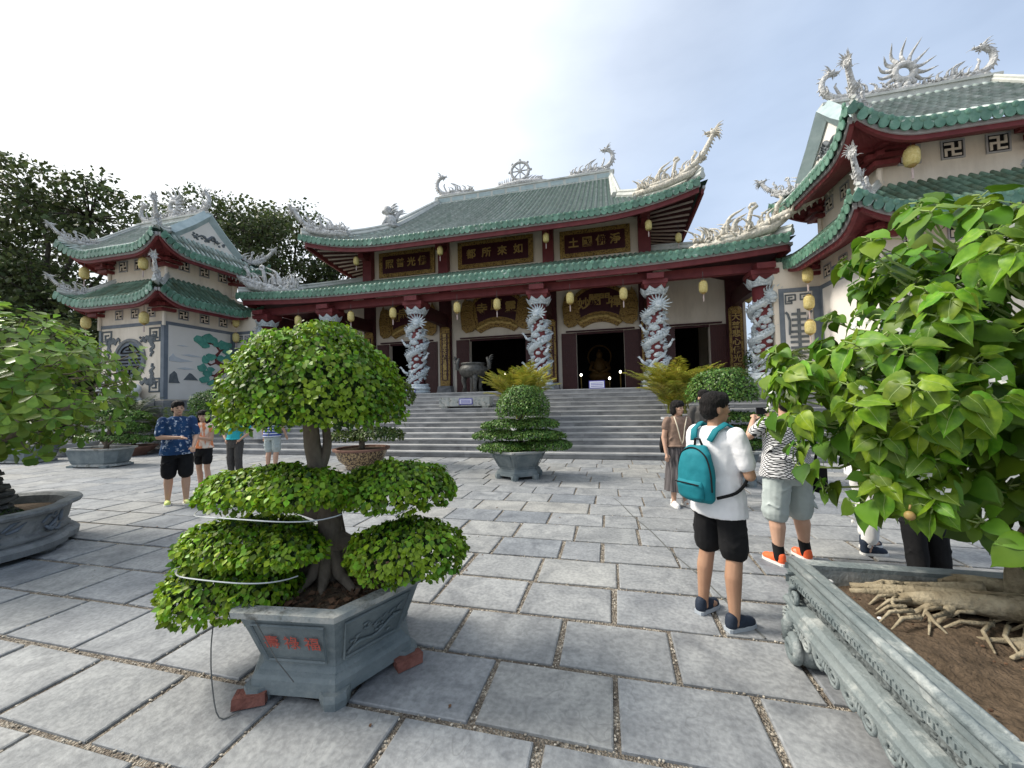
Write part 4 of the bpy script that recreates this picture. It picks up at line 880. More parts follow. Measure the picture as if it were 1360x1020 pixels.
        if gable:
            p = inn_.at((1 if sx > 0 else 1)*Ly*.97*(1 if sx > 0 else -1)*(1 if sx > 0 else 1), .08, .06); put('corner_dragon', HIPD, ro, (X(u0+.05), y1-.05, zm+lift+.06), math.atan2(1, sgn), .1, .62)
            rz = zm+rise; xa, xb = X((u0+u1)/2-W), X((u0+u1)/2+W)
            m = MB(); m.span((xa-sx*.12, cy_-.12, rz-.12), (xb+sx*.12, cy_+.12, rz+.10)); m.span((xa-sx*.2, cy_-.16, rz+.10), (xb+sx*.2, cy_+.16, rz+.17)); m.build('ridge', 'ridge_cap', ro)
            zb = fr_.at(0, hip).z
            m = MB(); m.prism([(y0+hip, zb-.1), (2*cy_-y0-hip, zb-.1), (cy_, rz)], (xa if sx < 0 else xa, 0, 0), (0, 1, 0), (0, 0, 1), .12); gb = m.build('gable_wall', 'mural_white', ro)
            for yy in (-1, 1):
                m = MB(); m.tube([(xa-sx*.06, cy_, rz+.02), (xa-sx*.06, cy_+yy*(cy_-y0-hip)*.5, (zb+rz)/2-.05), (xa-sx*.06, cy_+yy*(cy_-y0-hip+.1), zb-.1)], .26, 4); m.build('barge_board', 'gable_blue', ro)
            m = MB(); xg = xa-sx*.03 if sx > 0 else xa+.125
            dragon(m, [(xg, cy_-.55, zb+.12), (xg, cy_-.3, zb+.3), (xg, cy_-.05, zb+.2), (xg, cy_+.2, zb+.42), (xg, cy_+.35, zb+.25)], .07, (0, 1, 0), None, 8, legs=False, seg=14, n=6)
            for k in range(26): m.ell((xg, cy_+random.uniform(-.75, .75), zb+random.uniform(.06, .3)), (.03, .07, .05), 6, 4)
            m.build('gable_relief', 'relief_grey', ro, True)
            put('ridge_dragon', RIDD, ro, (xa+sx*.05, cy_, rz+.15), 0 if sx < 0 else PI, 0, .66); put('ridge_dragon', RIDD, ro, (xb-sx*.05, cy_, rz+.15), PI if sx < 0 else 0, 0, .62)
            link('flaming_sun', SUNM, ro, ((xa+xb)/2, cy_, rz+.15+.62)).scale = (.95,)*3
        return ro
    rf(6.20, .45, 1.12, 1.02, 1.26, False); rf(8.28, .60, 2.22, 1.02, 0, True)
    return tw
LT = tower(-1, 'cream corner tower with round grille window and painted pine mural on its wall')
RT = tower(1, 'cream corner tower with longevity panel, its eaves rising over the broad leaved tree')
# left tower: round grille and corner ornaments on the front, mural on the inner wall
X0, F0 = CX-14.66, 12.46
m = MB(); m.tube([(X0+.86*math.cos(a), F0-.03, 3.76+.86*math.sin(a)) for a in [2*PI*i/40 for i in range(41)]], .07, 6); rgn = m.build('round_window', 'basin_stone', LT)
m = MB(); m.prism([(.80*math.cos(2*PI*i/36), .80*math.sin(2*PI*i/36)) for i in range(36)], (X0, F0-.002, 3.76), (1, 0, 0), (0, 0, 1), .012); m.build('window_recess', 'frame_grey', rgn)
for k, z in enumerate((-.30, -.15, 0, .15, .30)):
    hw = math.sqrt(.62**2-z*z)
    for a, b in (((-hw, hw),) if k % 2 == 0 else ((-hw, -.12), (.12, hw))): m = MB(); m.span((X0+a, F0-.05, 3.76+z-.03), (X0+b, F0-.016, 3.76+z+.03)); m.build('grille_bar', 'void_dark', rgn)
for sz in (-1, 1):
    m = MB(); m.tube([(X0+.55*math.cos(a), F0-.04, 3.76+sz*(.18+.42*math.sin(a))) for a in [PI*(.12+.76*i/10) for i in range(11)]], .03, 5); m.tube([(X0, F0-.04, 3.76+sz*.40), (X0, F0-.04, 3.76+sz*.66)], .03, 5); m.tube([(X0-.22, F0-.04, 3.76+sz*.42), (X0+.22, F0-.04, 3.76+sz*.42)], .03, 5); m.build('grille_bar', 'void_dark', rgn)
for su in (-1, 1):
    for sz in (-1, 1):
        m = MB(); o = (X0+su*1.70, F0-.015, 3.70+sz*1.36); fret_key(m, o, Vector((-su, 0, 0)), Vector((0, 0, -sz)), .55); m.build('corner_fret', 'relief_grey', LT)
        m = MB(); rnd = random.Random(su*3+sz)
        for k in range(26):     # carved foliage spray pointing at the window
            t = k/25; vx = -su*(.35+.75*t) if k % 2 else -su*(.32+.18*rnd.random()); vz = -sz*(.35+.2*rnd.random()) if k % 2 else -sz*(.35+.85*t); s_ = .13*(1-.6*t)
            m.prism([(-s_, -s_*.6), (s_*.2, -s_), (s_, s_*.3), (s_*.1, s_), (-s_*.8, s_*.5)], (o[0]+vx, F0-.003, o[2]+vz), (1, 0, 0), (0, 0, 1), .02+.001*k)
        m.build('carved_spray', 'relief_grey', LT)
# the round longevity grille's wall mural: pine, hills, clouds (low relief)
XW = CX-12.73+.013
def relief(poly, y0, z0, s_, m_, nm, th=.02): mb = MB(); mb.prism([(p[0]*s_, p[1]*s_) for p in poly], (XW, y0, z0), (0, 1, 0), (0, 0, 1), th); return mb.build(nm, m_, LT)
m = MB(); m.tube([(XW, 14.65, 2.75), (XW, 14.75, 3.1), (XW, 15.05, 3.35), (XW, 15.1, 3.6), (XW, 14.75, 3.75), (XW, 14.7, 4.05), (XW, 14.9, 4.3), (XW, 14.7, 4.55), (XW, 14.45, 4.62)], [.16, .14, .15, .13, .11, .09, .07, .05, .03], 6, flat=.5)
for a, b in (((14.75, 3.75), (14.45, 3.6)), ((14.45, 3.6), (14.2, 3.75)), ((14.9, 4.3), (15.2, 4.5)), ((14.45, 4.62), (14.1, 4.66)), ((14.7, 3.1), (14.3, 3.15)), ((15.1, 3.6), (15.3, 3.8))): m.tube([(XW, *a), (XW, *b)], [.06, .03], 5, flat=.5)
m.build('mural_trunk', 'relief_maroon', LT, True)
rnd = random.Random(4)
for y_, z_, s_ in ((13.95, 4.7, .28), (14.3, 4.85, .26), (14.15, 4.5, .2), (14.55, 4.78, .25), (14.75, 4.6, .2), (15.05, 4.6, .3), (15.3, 4.62, .22), (15.25, 4.3, .22), (15.3, 3.95, .22), (14.2, 3.85, .22), (14.45, 4.0, .22), (14.05, 3.45, .22), (14.3, 3.2, .22), (14.15, 2.9, .2), (14.45, 3.4, .17), (14.9, 3.95, .18), (14.5, 2.75, .2)):
    relief([(math.cos(a)*(1+.25*rnd.uniform(-1, 1)), math.sin(a)*.75*(1+.3*rnd.uniform(-1, 1))) for a in [2*PI*i/9 for i in range(9)]], y_, z_, s_, 'relief_teal', 'mural_foliage', .05+.004*rnd.random())
for y_, z_, s_, pl, m_ in ((13.55, 2.85, .32, [(-1, 0), (-.6, .5), (-.2, 1), (.1, .9), (.5, .5), (1, 0)], 'relief_grey'), (12.85, 2.7, .35, [(-.6, 0), (-.5, 1), (0, 1.5), (.3, 1.2), (.5, .3), (.7, 0)], 'relief_grey'), (12.9, 3.7, .5, [(-.5, .2), (-.2, .55), (.0, .3), (.5, .15), (1.5, .0), (.4, -.15), (-.5, -.1)], 'relief_haze'), (13.6, 3.95, .5, [(-1, 0), (-.3, .12), (.3, .05), (1, -.05), (0, -.1)], 'relief_haze'), (13.2, 4.35, .5, [(-.5, 0), (0, .08), (.5, 0), (0, -.04)], 'relief_haze'), (13.3, 3.35, .6, [(-.6, 0), (0, .1), (.7, .0), (0, -.08)], 'relief_haze')): relief(pl, y_, z_, s_, m_, 'mural_hill', .018)
# longevity panel on the right tower's link wall (and its twin on the left)
for tw, sx in ((RT, 1), (LT, -1)):
    xc = CX+sx*12.03; yb = 15.6-.004; pn = MB(); pn.span((xc-.42, yb-.018, FL+.2), (xc+.42, yb, 5.18)); po = pn.build('longevity_panel', 'mural_white', tw)
    m = MB()
    for z in (4.42, 4.22, 4.02, 3.8, 3.62, 3.44, 3.24, 3.06): m.span((xc-(.22 if z > 4 else .28), yb-.05, z-.045), (xc+(.22 if z > 4 else .28), yb-.019, z+.045))
    m.span((xc-.045, yb-.052, 3.0), (xc+.045, yb-.02, 4.6))
    for sg in (-1, 1): m.tube([(xc+sg*.30, yb-.035, 3.7), (xc+sg*.28, yb-.035, 4.2), (xc+sg*.34, yb-.035, 4.42), (xc+sg*.40, yb-.035, 4.5)], .04, 5)
    m.build('longevity_sign', 'relief_grey', po)
    for sg in (-1, 1): m = MB(); fret_key(m, (xc+sg*.38, yb-.03, 5.1), Vector((-sg, 0, 0)), Vector((0, 0, -1)), .30); m.build('corner_fret', 'relief_grey', po)
# floodlight and conduit on the right tower
m = MB(); m.box((CX+12.55, 14.1, 5.5), (.2, .34, .22)); m.tube([(CX+12.72, 14.1, 5.4), (CX+12.6, 14.1, 5.42)], .03, 5); m.build('floodlight', 'frame_grey', RT)

# ============================================================ lanterns
def lantern_parts(sc=1.):
    b = MB(); b.lathe([(.13, -.28), (.17, -.25), (.205, -.14), (.205, .14), (.17, .25), (.13, .28)], n=12)
    c = MB(); c.lathe([(.10, .28), (.12, .30), (.09, .34), (.03, .36)], n=10); b2 = MB(); b2.lathe([(.03, -.36), (.10, -.31), (.12, -.28)], n=10)
    ts = MB(); ts.tube([(0, 0, -.36), (0, 0, -.44)], .018, 5); ts.tube([(0, 0, -.435), (0, 0, -.72)], [.035, .03], 6); s_ = MB(); s_.tube([(0, 0, .35), (0, 0, .62)], .012, 5)
    return (b.mesh('shade', 'lantern', True), c.mesh('lantern_cap', 'lantern_cap', True), b2.mesh('lantern_foot', 'lantern_cap', True), ts.mesh('tassel', 'rafter_pale'), s_.mesh('cord', 'wire_dark'))
LP = lantern_parts()
def lantern(x, y, z, label, group, sc=1., cord=1.):
    sc *= .80; t = thing('lantern', label, 'lantern', (x, y, z), group=group); t.scale = (sc,)*3
    for nm, me in zip(('shade', 'lantern_cap', 'lantern_foot', 'tassel', 'cord'), LP):
        o = link(nm, me, t)
        if nm == 'cord': o.scale = (1, 1, cord); o.location = (0, 0, .35*(1-cord))
for x, l in ((-14.28, 'lower eave lantern between the two dragon columns closest to the mural tower'), (-11.39, 'lower eave lantern just past the second dragon column from the mural tower'), (-9.24, 'lower eave lantern before the arched board left of the temple name'), (-6.19, 'lower eave lantern beside the left scroll of the 靈應寺 board'),
             (-4.42, 'lower eave lantern covering the middle character of the 靈應寺 board'), (-1.4, 'lower eave lantern over the left scroll of the 門 board'), (.64, 'lower eave lantern over the right scroll of the 門 board'), (3.46, 'lower eave lantern before the bare wall bay beside the longevity tower')): lantern(x, 15.5, 5.62, l, 'lanterns along the lower eave', .92, 1.6)
for x, l in ((-12.3, 'upper eave lantern at the corner pillar facing the mural tower'), (-7.69, 'upper eave lantern between the widest board and the mural tower side board'), (-2.55, 'upper eave lantern between the widest board and the longevity tower side board'), (1.82, 'upper eave lantern at the corner pillar facing the longevity tower')): lantern(x, 17.2, 8.87, l, 'lanterns along the upper eave', .85, 1.2)
lantern(3.1, 17.9, 8.45, 'yellow lantern hanging alone under the upturned corner of the upper roof', 'lanterns along the upper eave', .8, 2.2)
lantern(5.72, 18, 5.66, 'dim yellow lantern hanging beside the last couplet board', None, .85, 3)
for x, z, l in ((-22.2, 7.62, 'yellow lantern under the outer upper corner of the pine mural tower'), (-18.72, 7.68, 'yellow lantern under the inner upper corner of the pine mural tower'), (-22.05, 5.42, 'yellow lantern under the outer lower corner of the pine mural tower'), (-18.64, 5.38, 'yellow lantern under the inner lower corner of the pine mural tower')): lantern(x, 11.95, z, l, None, 1., 1.2)
lantern(-17.75, 15.3, 5.75, 'upper yellow lantern of the pair strung beside the painted pine', None, .9); lantern(-17.75, 15.3, 5.0, 'lower yellow lantern of the pair strung beside the painted pine', None, .9)
lantern(7.66, 11.95, 7.62, 'large yellow lantern under the upper roof of the longevity tower', None, 1., 1.4)
for z, l in ((5.6, 'top yellow lantern of the string of three by the longevity panel'), (4.68, 'middle yellow lantern of the string of three by the longevity panel'), (3.84, 'lowest yellow lantern of the string of three by the longevity panel')): lantern(6.57, 15.0, z, l, None, .95, 1.2)
# ============================================================ foliage tools
def frames(N, D):
    """unit leaf normals and lengthwise directions -> orthonormal frames (n,3,3): columns side, along, normal"""
    D = D/np.linalg.norm(D, axis=1, keepdims=True); N = N-D*np.sum(N*D, 1, keepdims=True); N = N/(np.linalg.norm(N, axis=1, keepdims=True)+1e-9)
    return np.stack([np.cross(D, N), D, N], axis=2)
OVAL = (np.array([(0, 0, 0), (.36, .38, .06), (.32, .66, .05), (0, 1, -.10), (-.32, .66, .05), (-.36, .38, .06), (0, .5, -.02)]), [(0, 1, 2, 6), (6, 2, 3, 3), (0, 6, 4, 5), (6, 3, 4, 4)])
OVAL = (OVAL[0], np.array([(0, 1, 2, 6), (0, 6, 4, 5), (6, 2, 3, 4)]))
SMALL = (np.array([(0, 0, 0), (.34, .5, .08), (0, 1, 0), (-.34, .5, .08)]), np.array([(0, 1, 2, 3)]))
OBOV = (np.array([(0, 0, 0), (.16, .35, .03), (.30, .70, .07), (.16, .95, .02), (0, 1, -.02), (-.16, .95, .02), (-.30, .70, .07), (-.16, .35, .03), (0, .5, -.03), (0, .8, -.03)]), np.array([(0, 1, 2, 8), (8, 2, 3, 9), (9, 3, 4, 5), (0, 8, 6, 7), (8, 9, 5, 6)]))
def leaf_cloud(name, P, N, D, size, shape, mats, parent, kind='stuff', single=0, single_mat=None, smooth=False, eye=(0, 0, 1.7)):
    P, N, D = map(np.asarray, (P, N, D)); n = len(P); size = np.broadcast_to(size, (n,)); F = frames(N, D); V0, Q = shape
    if single:
        order = np.argsort(np.linalg.norm(P-np.array(eye), axis=1)); pick, rest = order[:single], order[single:]
        me = np_mesh('leaf', V0, Q, single_mat or mats, smooth)
        for i in pick:
            o = link('leaf', me, parent); M = np.eye(4); M[:3, :3] = F[i]*size[i]; M[:3, 3] = P[i]; o.matrix_local = Matrix(M.tolist())
    else: rest = np.arange(n)
    V = np.einsum('nij,kj->nki', F[rest], V0)*size[rest][:, None, None]+P[rest][:, None, :]
    k = len(V0); Fq = (Q[None]+(np.arange(len(rest))*k)[:, None, None]).reshape(-1, Q.shape[1])
    return tag(link(name, np_mesh(name, V.reshape(-1, 3), Fq, mats, smooth), parent), kind=kind)
def unit(n, rng=RNG): v = rng.normal(size=(n, 3)); return v/np.linalg.norm(v, axis=1, keepdims=True)
def pad_points(c, r, n, lower=-.25, bumps=.075, seed=0, inner=0.):
    """leaf positions on a clipped, lumpy cushion: full above, cut flat below"""
    rng = np.random.default_rng(seed); u = unit(n*2, rng); u = u[u[:, 2] > lower-.15*rng.random(len(u))][:n]
    ph = rng.random(6)*6.3
    k = 1+bumps*(np.sin(u[:, 0]*5+ph[0])*np.sin(u[:, 1]*5+ph[1])+.6*np.sin(u[:, 0]*11+ph[2])*np.sin(u[:, 1]*9+ph[3])*1.0)+rng.normal(size=len(u))*.032-inner*rng.random(len(u))
    r = np.array(r); p = u*r*k[:, None]+np.array(c); nn = u/r; nn /= np.linalg.norm(nn, axis=1, keepdims=True); return p, nn
def drooping(nn, rng, droop=.9, jit=.5):
    out = nn.copy(); out[:, 2] = 0; out /= (np.linalg.norm(out, axis=1, keepdims=True)+.15)
    d = out*.8+np.array([0, 0, -droop])+rng.normal(size=nn.shape)*jit; n2 = nn+rng.normal(size=nn.shape)*.35; return n2, d
def pads(parent, cushions, size, shape, mats, dens=1., single=0, single_mat=None, seed=1, core=None, name='foliage', droop=.9):
    rng = np.random.default_rng(seed); A = [[], [], []]
    for i, (c, r, lower) in enumerate(cushions):
        area = 4*PI*((r[0]*r[1])**1.6/3+2*((r[0]+r[1])/2*r[2])**1.6/3)**(1/1.6)*.62; n = int(dens*area/(size*size*.30))
        p, nn = pad_points(c, r, n, lower, seed=seed*31+i); n2, d = drooping(nn, rng, droop); A[0].append(p); A[1].append(n2); A[2].append(d)
    P, N, D = map(np.concatenate, A); sz = size*(.55+.75*rng.random(len(P)))
    o = leaf_cloud(name, P, N, D, sz, shape, mats, parent, single=single, single_mat=single_mat)
    if core:
        B = [[], [], []]
        for i, (c, r, lower) in enumerate(cushions):
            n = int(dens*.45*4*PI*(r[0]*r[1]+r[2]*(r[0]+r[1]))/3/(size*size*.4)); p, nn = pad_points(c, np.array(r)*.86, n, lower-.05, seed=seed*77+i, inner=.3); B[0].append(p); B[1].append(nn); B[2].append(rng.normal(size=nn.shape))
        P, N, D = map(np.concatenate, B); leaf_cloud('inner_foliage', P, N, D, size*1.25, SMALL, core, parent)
    return o
def branch(mb, pts, r0, r1, n=8, seg=10, wob=.0, seed=0):
    rng = random.Random(seed); p = bez(pts, seg); mb.tube([q+Vector((rng.uniform(-1, 1), rng.uniform(-1, 1), 0))*wob for q in p], [r0+(r1-r0)*(i/seg)**.8 for i in range(seg+1)], n)
def mulch(parent, c, r, n, z, seed=3, size=.03):
    rng = np.random.default_rng(seed); a = rng.random(n)*2*PI; q = np.sqrt(rng.random(n))*r; P = np.stack([c[0]+q*np.cos(a), c[1]+q*np.sin(a), z+.015*rng.random(n)], 1)
    N = np.array([0, 0, 1.])+rng.normal(size=(n, 3))*.5; D = rng.normal(size=(n, 3)); D[:, 2] *= .3
    return leaf_cloud('leaf_litter', P, N, D, size*(.6+rng.random(n)), SMALL, 'mulch', parent)

# ============================================================ hexagonal planter
def hex_planter(label, loc, rot, rb=.48, rt=.60, h=.47, chars=None, z0=.07, group=None, matp='pot_grey', flat=(1, 1), detail=True):
    t = thing('hexagonal_planter', label, 'planter', loc, rot, group); t.scale = (flat[0], flat[1], 1)
    ap = math.cos(PI/6)
    m = MB(); m.lathe([(rb*1.02, z0+.085), (rb*.96, z0+.11), (rb*.97, z0+.15), (rb+(rt-rb)*.45, z0+.30), (rt*.97, z0+h-.07), (rt*.98, z0+h-.05)], n=6, cap=False); m.build('bowl', matp, t)
    m = MB(); m.lathe([(rt*.98, z0+h-.052), (rt*1.06, z0+h-.035), (rt*1.07, z0+h), (rt*.90, z0+h), (rt*.88, z0+h-.10)], n=6, cap=False); m.build('rim', 'pot_rim', t)
    m = MB(); m.lathe([(rb*1.06, z0-.03), (rb*1.10, z0-.03), (rb*1.10, z0+.05), (rb*1.07, z0+.07), (rb*1.0, z0+.088)], n=6, cap=False)
    m2 = m.build('foot', matp, t)
    for k in range(6):        # bracket feet at the corners, cusped apron between
        a = PI/3*k; f = MB(); f.lathe([(.075, 0), (.085, z0*.6), (.08, z0+.01)], (rb*1.0*math.cos(a), rb*1.0*math.sin(a), 0), 8); f.build('bracket_foot', matp, t)
    s = MB(); s.lathe([(rt*.89, 0), (rt*.5, .03), (.01, .045)], (0, 0, z0+h-.075), 6); s.build('soil', 'soil', t)
    if detail:
        for k in range(6):
            a = PI/3*k+PI/6; nx, ny = math.cos(a), math.sin(a); zb, zt = z0+.14, z0+h-.085
            rB, rT = (rb*.97+(rt-rb)*.1)*ap, (rb+(rt-rb)*.86)*ap; wB, wT = rB*.50, rT*.50
            def pt(u, v, o=.004):
                r_ = rB+(rT-rB)*v+o; w = (wB+(wT-wB)*v)*u; return (nx*r_-ny*w, ny*r_+nx*w, zb+(zt-zb)*v)
            f = MB(); f.tube([pt(-.9, 0), pt(.9, 0), pt(.9, 1), pt(-.9, 1), pt(-.9, 0)], .008, 4); f.build('panel_moulding', matp, t)
            if chars and k == 5:
                for q, ch in enumerate(chars):
                    o = lettering('red_character', ch, .10, .003, 'paint_red', t, pt(-.56+.56*q, .50, .003), (0, 0, 0), .0); tl = math.atan2(rT-rB, zt-zb); o.rotation_euler = (PI/2+tl, 0, a+PI/2)
            elif chars:
                f = MB(); rn = random.Random(k); base = [pt(-.8+1.6*i/9, .12+.1*math.sin(i)+.04*i, .002) for i in range(10)]; f.tube(base, .010, 5)
                for i in range(26): u_, v_ = rn.uniform(-.75, .75), rn.uniform(.1, .7); f.tube([pt(u_, v_, .001), pt(u_+rn.uniform(.05, .18), v_+rn.uniform(-.05, .16), .001)], [.009, .003], 4)
                f.build('relief_branch', matp, t, True)
    return t
# ---- the big bonsai in front
PC = (-1.87, 2.33, 0); prot = math.atan2(-.38, .28)
pot = hex_planter('weathered grey hexagonal planter on bricks with red characters, below the tiered fig bonsai', (PC[0]+.03, PC[1]+.01, 0), prot, .47, .585, .47, chars='壽祿福', z0=.075)
mulch(pot, (0, 0), .50, 700, .505, 3, .035)
for i, (x, y, rz) in enumerate(((-2.03, 1.85, .5), (-1.31, 2.33, .9), (-1.9, 2.72, .2))):
    b = MB(); b.box((0, 0, .036), (.17, .085, .06)); r_ = random.Random(i)
    b.v = [(vx*(1+r_.uniform(-.06, .04)), vy*(1+r_.uniform(-.08, .05)), max(.0, vz*(1+r_.uniform(-.1, .06)))) for vx, vy, vz in b.v]
    o = tag(b.build('brick', 'brick', loc=(x, y, 0), rz=rz), ('chipped red brick wedged under the lettered face of the grey planter', 'chipped red brick wedged under the relief panel side of the grey planter', 'red brick under the far side of the grey hexagonal planter')[i], 'brick')
bon = thing('bonsai_tree', 'fig bonsai clipped into a big dome and low tiers, in the lettered grey planter', 'bonsai', (0, 0, 0))
tk = MB(); T0 = Vector((-1.9, 2.33, .50))
branch(tk, [T0, T0+Vector((.02, 0, .25)), T0+Vector((-.03, 0, .55)), (-2.00, 2.33, 1.25), (-2.06, 2.33, 1.65)], .10, .05, 10, 14, .006)
branch(tk, [(-1.98, 2.33, 1.2), (-1.95, 2.38, 1.4), (-2.0, 2.4, 1.65)], .04, .025); branch(tk, [(-1.95, 2.33, 1.0), (-1.7, 2.4, 1.05), (-1.45, 2.45, 1.12)], .07, .03)
branch(tk, [(-1.92, 2.33, .8), (-1.7, 2.36, .72), (-1.4, 2.36, .74)], .08, .03); branch(tk, [(-1.95, 2.33, .95), (-2.2, 2.25, 1.02), (-2.5, 2.2, 1.06)], .07, .03)
branch(tk, [(-1.92, 2.33, .66), (-2.2, 2.2, .62), (-2.6, 2.15, .66)], .075, .03); branch(tk, [(-1.92, 2.33, .60), (-2.3, 2.15, .5), (-2.8, 2.0, .36)], .06, .025)
for k in range(9):
    a = 2*PI*k/9+.3; l = random.uniform(.18, .32); tk.tube([T0+Vector((.06*math.cos(a), .06*math.sin(a), .2)), T0+Vector((.13*math.cos(a), .13*math.sin(a), .06)), T0+Vector((l*math.cos(a), l*math.sin(a), .0)), T0+Vector((l*1.3*math.cos(a+.2), l*1.3*math.sin(a+.2), -.03))], [.05, .04, .024, .01], 6)
for k in range(5): a = random.random()*6; tk.tube([(-1.95+.10*math.cos(a), 2.33+.10*math.sin(a), 1.0), (-1.9+.11*math.cos(a+.3), 2.33+.11*math.sin(a+.3), .75), (-1.88+.16*math.cos(a), 2.3+.16*math.sin(a), .5)], .011, 5)
tk.build('trunk', 'bark', bon, True)
pads(bon, [((-1.99, 2.33, 1.68), (.545, .52, .55), -.12), ((-2.24, 2.2, 1.13), (.47, .36, .15), -.35), ((-1.88, 2.1, 1.15), (.32, .25, .13), -.35), ((-1.46, 2.45, 1.10), (.39, .34, .18), -.35), ((-2.36, 2.15, .79), (.49, .35, .13), -.35), ((-1.98, 2.02, .80), (.26, .2, .10), -.3),
           ((-2.44, 2.04, .53), (.38, .31, .17), -.45), ((-2.15, 2.02, .57), (.24, .2, .12), -.4), ((-1.30, 2.32, .74), (.36, .33, .18), -.35)], .037, OVAL, 'leaf_fig', 1.5, single=300, single_mat='leaf_fig', core='leaf_in_shaded', seed=5, droop=.8)
for i, (c, rx, ry, z, a0, a1) in enumerate((((-2.15, 2.2), .56, .40, 1.03, 3.0, 6.0), ((-2.28, 2.12), .48, .36, .69, 2.9, 5.9))):
    w = MB(); w.tube([(c[0]+rx*math.cos(a), c[1]+ry*math.sin(a), z+.02*math.sin(a*3)) for a in [a0+(a1-a0)*k/24 for k in range(25)]], .0042, 5)
    tag(w.build('training_wire', 'wire'), ('bright bent wire hoop under the middle tier of the fig bonsai', 'bright bent wire hoop under the lowest left tier of the fig bonsai')[i], 'wire')
w = MB(); w.tube(bez([(-2.32, 1.86, .40), (-2.26, 1.80, .3), (-2.2, 1.76, .14), (-2.1, 1.72, .012), (-2.03, 1.78, .012)], 16), .0035, 5); tag(w.build('loose_wire', 'wire_dark'), 'thin dark wire hanging from the lowest bonsai tier to the paving', 'wire')
w = MB(); w.tube([(-2.12, 1.97, .60), (-1.98, 1.82, .5), (-1.80, 1.80, .30), (-1.72, 1.83, .18)], .003, 5); tag(w.build('tie_wire', 'wire_dark'), 'thin tie wire running over the lettered planter face', 'wire')

# ---- topiary in the middle of the court
TP = (-1.96, 8.35, 0); hex_planter('smooth grey hexagonal planter holding the five tiered topiary before the stairs', TP, .55, .46, .66, .50, z0=.10)
top = thing('topiary_shrub', 'small leaved topiary with ball top over four flat tiers before the stairs', 'topiary', TP)
tk = MB(); branch(tk, [(0, 0, .5), (.05, 0, .8), (.02, 0, 1.1), (.1, 0, 1.5)], .07, .04); 
for x, y, z in ((-.6, 0, .95), (.55, .05, .95), (-.5, 0, .72), (.7, 0, .75), (.1, 0, 1.2)): branch(tk, [(.03, 0, z-.1), (x*.5, y, z-.06), (x, y, z-.04)], .035, .015)
tk.build('trunk', 'bark', top, True)
pads(top, [((.12, 0, 1.48), (.55, .52, .50), -.25), ((-.25, -.1, 1.13), (.50, .40, .13), -.4), ((.42, 0, 1.14), (.46, .40, .14), -.4), ((-.5, -.05, .90), (.50, .38, .13), -.4), ((.35, -.15, .92), (.62, .42, .13), -.4), ((-.25, -.2, .66), (.55, .4, .13), -.4), ((.62, -.05, .70), (.52, .42, .15), -.4)], .042, SMALL, 'leaf_topiary', 1.15, core='leaf_in_shaded', seed=8)
# ---- dome topiary on the right, behind the people
TP = (2.12, 8.35, 0); hex_planter('grey hexagonal planter of the dome topiary behind the waiting people', TP, .2, .5, .66, .56, z0=.09)
top = thing('topiary_shrub', 'topiary with wide clipped dome over thin tiers, behind the waiting people', 'topiary', TP)
tk = MB(); branch(tk, [(0, 0, .55), (.05, 0, 1.0), (.0, 0, 1.7)], .07, .045); tk.build('trunk', 'bark', top, True)
pads(top, [((0, 0, 1.68), (.60, .55, .52), -.1), ((.25, 0, 1.24), (.48, .4, .11), -.4), ((.28, 0, .98), (.56, .42, .12), -.4), ((.25, 0, .76), (.5, .4, .10), -.4), ((-.3, .1, 1.0), (.4, .3, .1), -.4)], .05, SMALL, 'leaf_topiary', 1.1, core='leaf_in_shaded', seed=9)

# ---- long low planters on the left
def long_planter(label, loc, rz, w=1.9, d=.9, h=.50):
    t = thing('trough_planter', label, 'planter', loc, rz)
    def ring(sx, sy, z, cut=.22): a, b = w/2*sx, d/2*sy; c = cut*sy; return [(-a+c, -b, z), (a-c, -b, z), (a, -b+c, z), (a, b-c, z), (a-c, b, z), (-a+c, b, z), (-a, b-c, z), (-a, -b+c, z)]
    def loft(mb, rs):
        vs = [p for r in rs for p in r]; mb.add(vs, [(i*8+j, i*8+(j+1) % 8, i*8+8+(j+1) % 8, i*8+8+j) for i in range(len(rs)-1) for j in range(8)])
    m = MB(); loft(m, [ring(.78, .78, .10), ring(.82, .82, .14), ring(.95, .95, h-.05)]); m.build('bowl', 'pot_grey', t)
    m = MB(); loft(m, [ring(.95, .95, h-.05), ring(1.03, 1.05, h-.03), ring(1.03, 1.05, h), ring(.9, .88, h), ring(.88, .86, h-.08)]); m.build('rim', 'pot_rim', t)
    m = MB(); loft(m, [ring(.84, .86, .03), ring(.84, .86, .08), ring(.76, .76, .10)]); m.build('foot', 'pot_rim', t)
    for sx in (-1, 1):
        for sy in (-1, 1): f = MB(); f.box((sx*w*.30, sy*d*.32, .03), (.22, .2, .06)); f.build('bracket_foot', 'pot_grey', t)
    s = MB(); r = ring(.88, .86, h-.06); s.add(r, [tuple(range(8))]); s.build('soil', 'soil', t); return t
def low_bonsai(label, loc, cush, trunk, size=.06, dens=.9, seed=3, m='leaf_topiary'):
    t = thing('bonsai_tree', label, 'bonsai', loc); k = MB()
    for pts, r0, r1 in trunk: branch(k, pts, r0, r1)
    k.build('trunk', 'bark', t, True); pads(t, cush, size, SMALL, m, dens, core='leaf_in_shaded', seed=seed); return t
long_planter('long grey trough planter standing on the paving before the white pot', (-14.5, 8.25, 0), .12, 1.8, .85, .54)
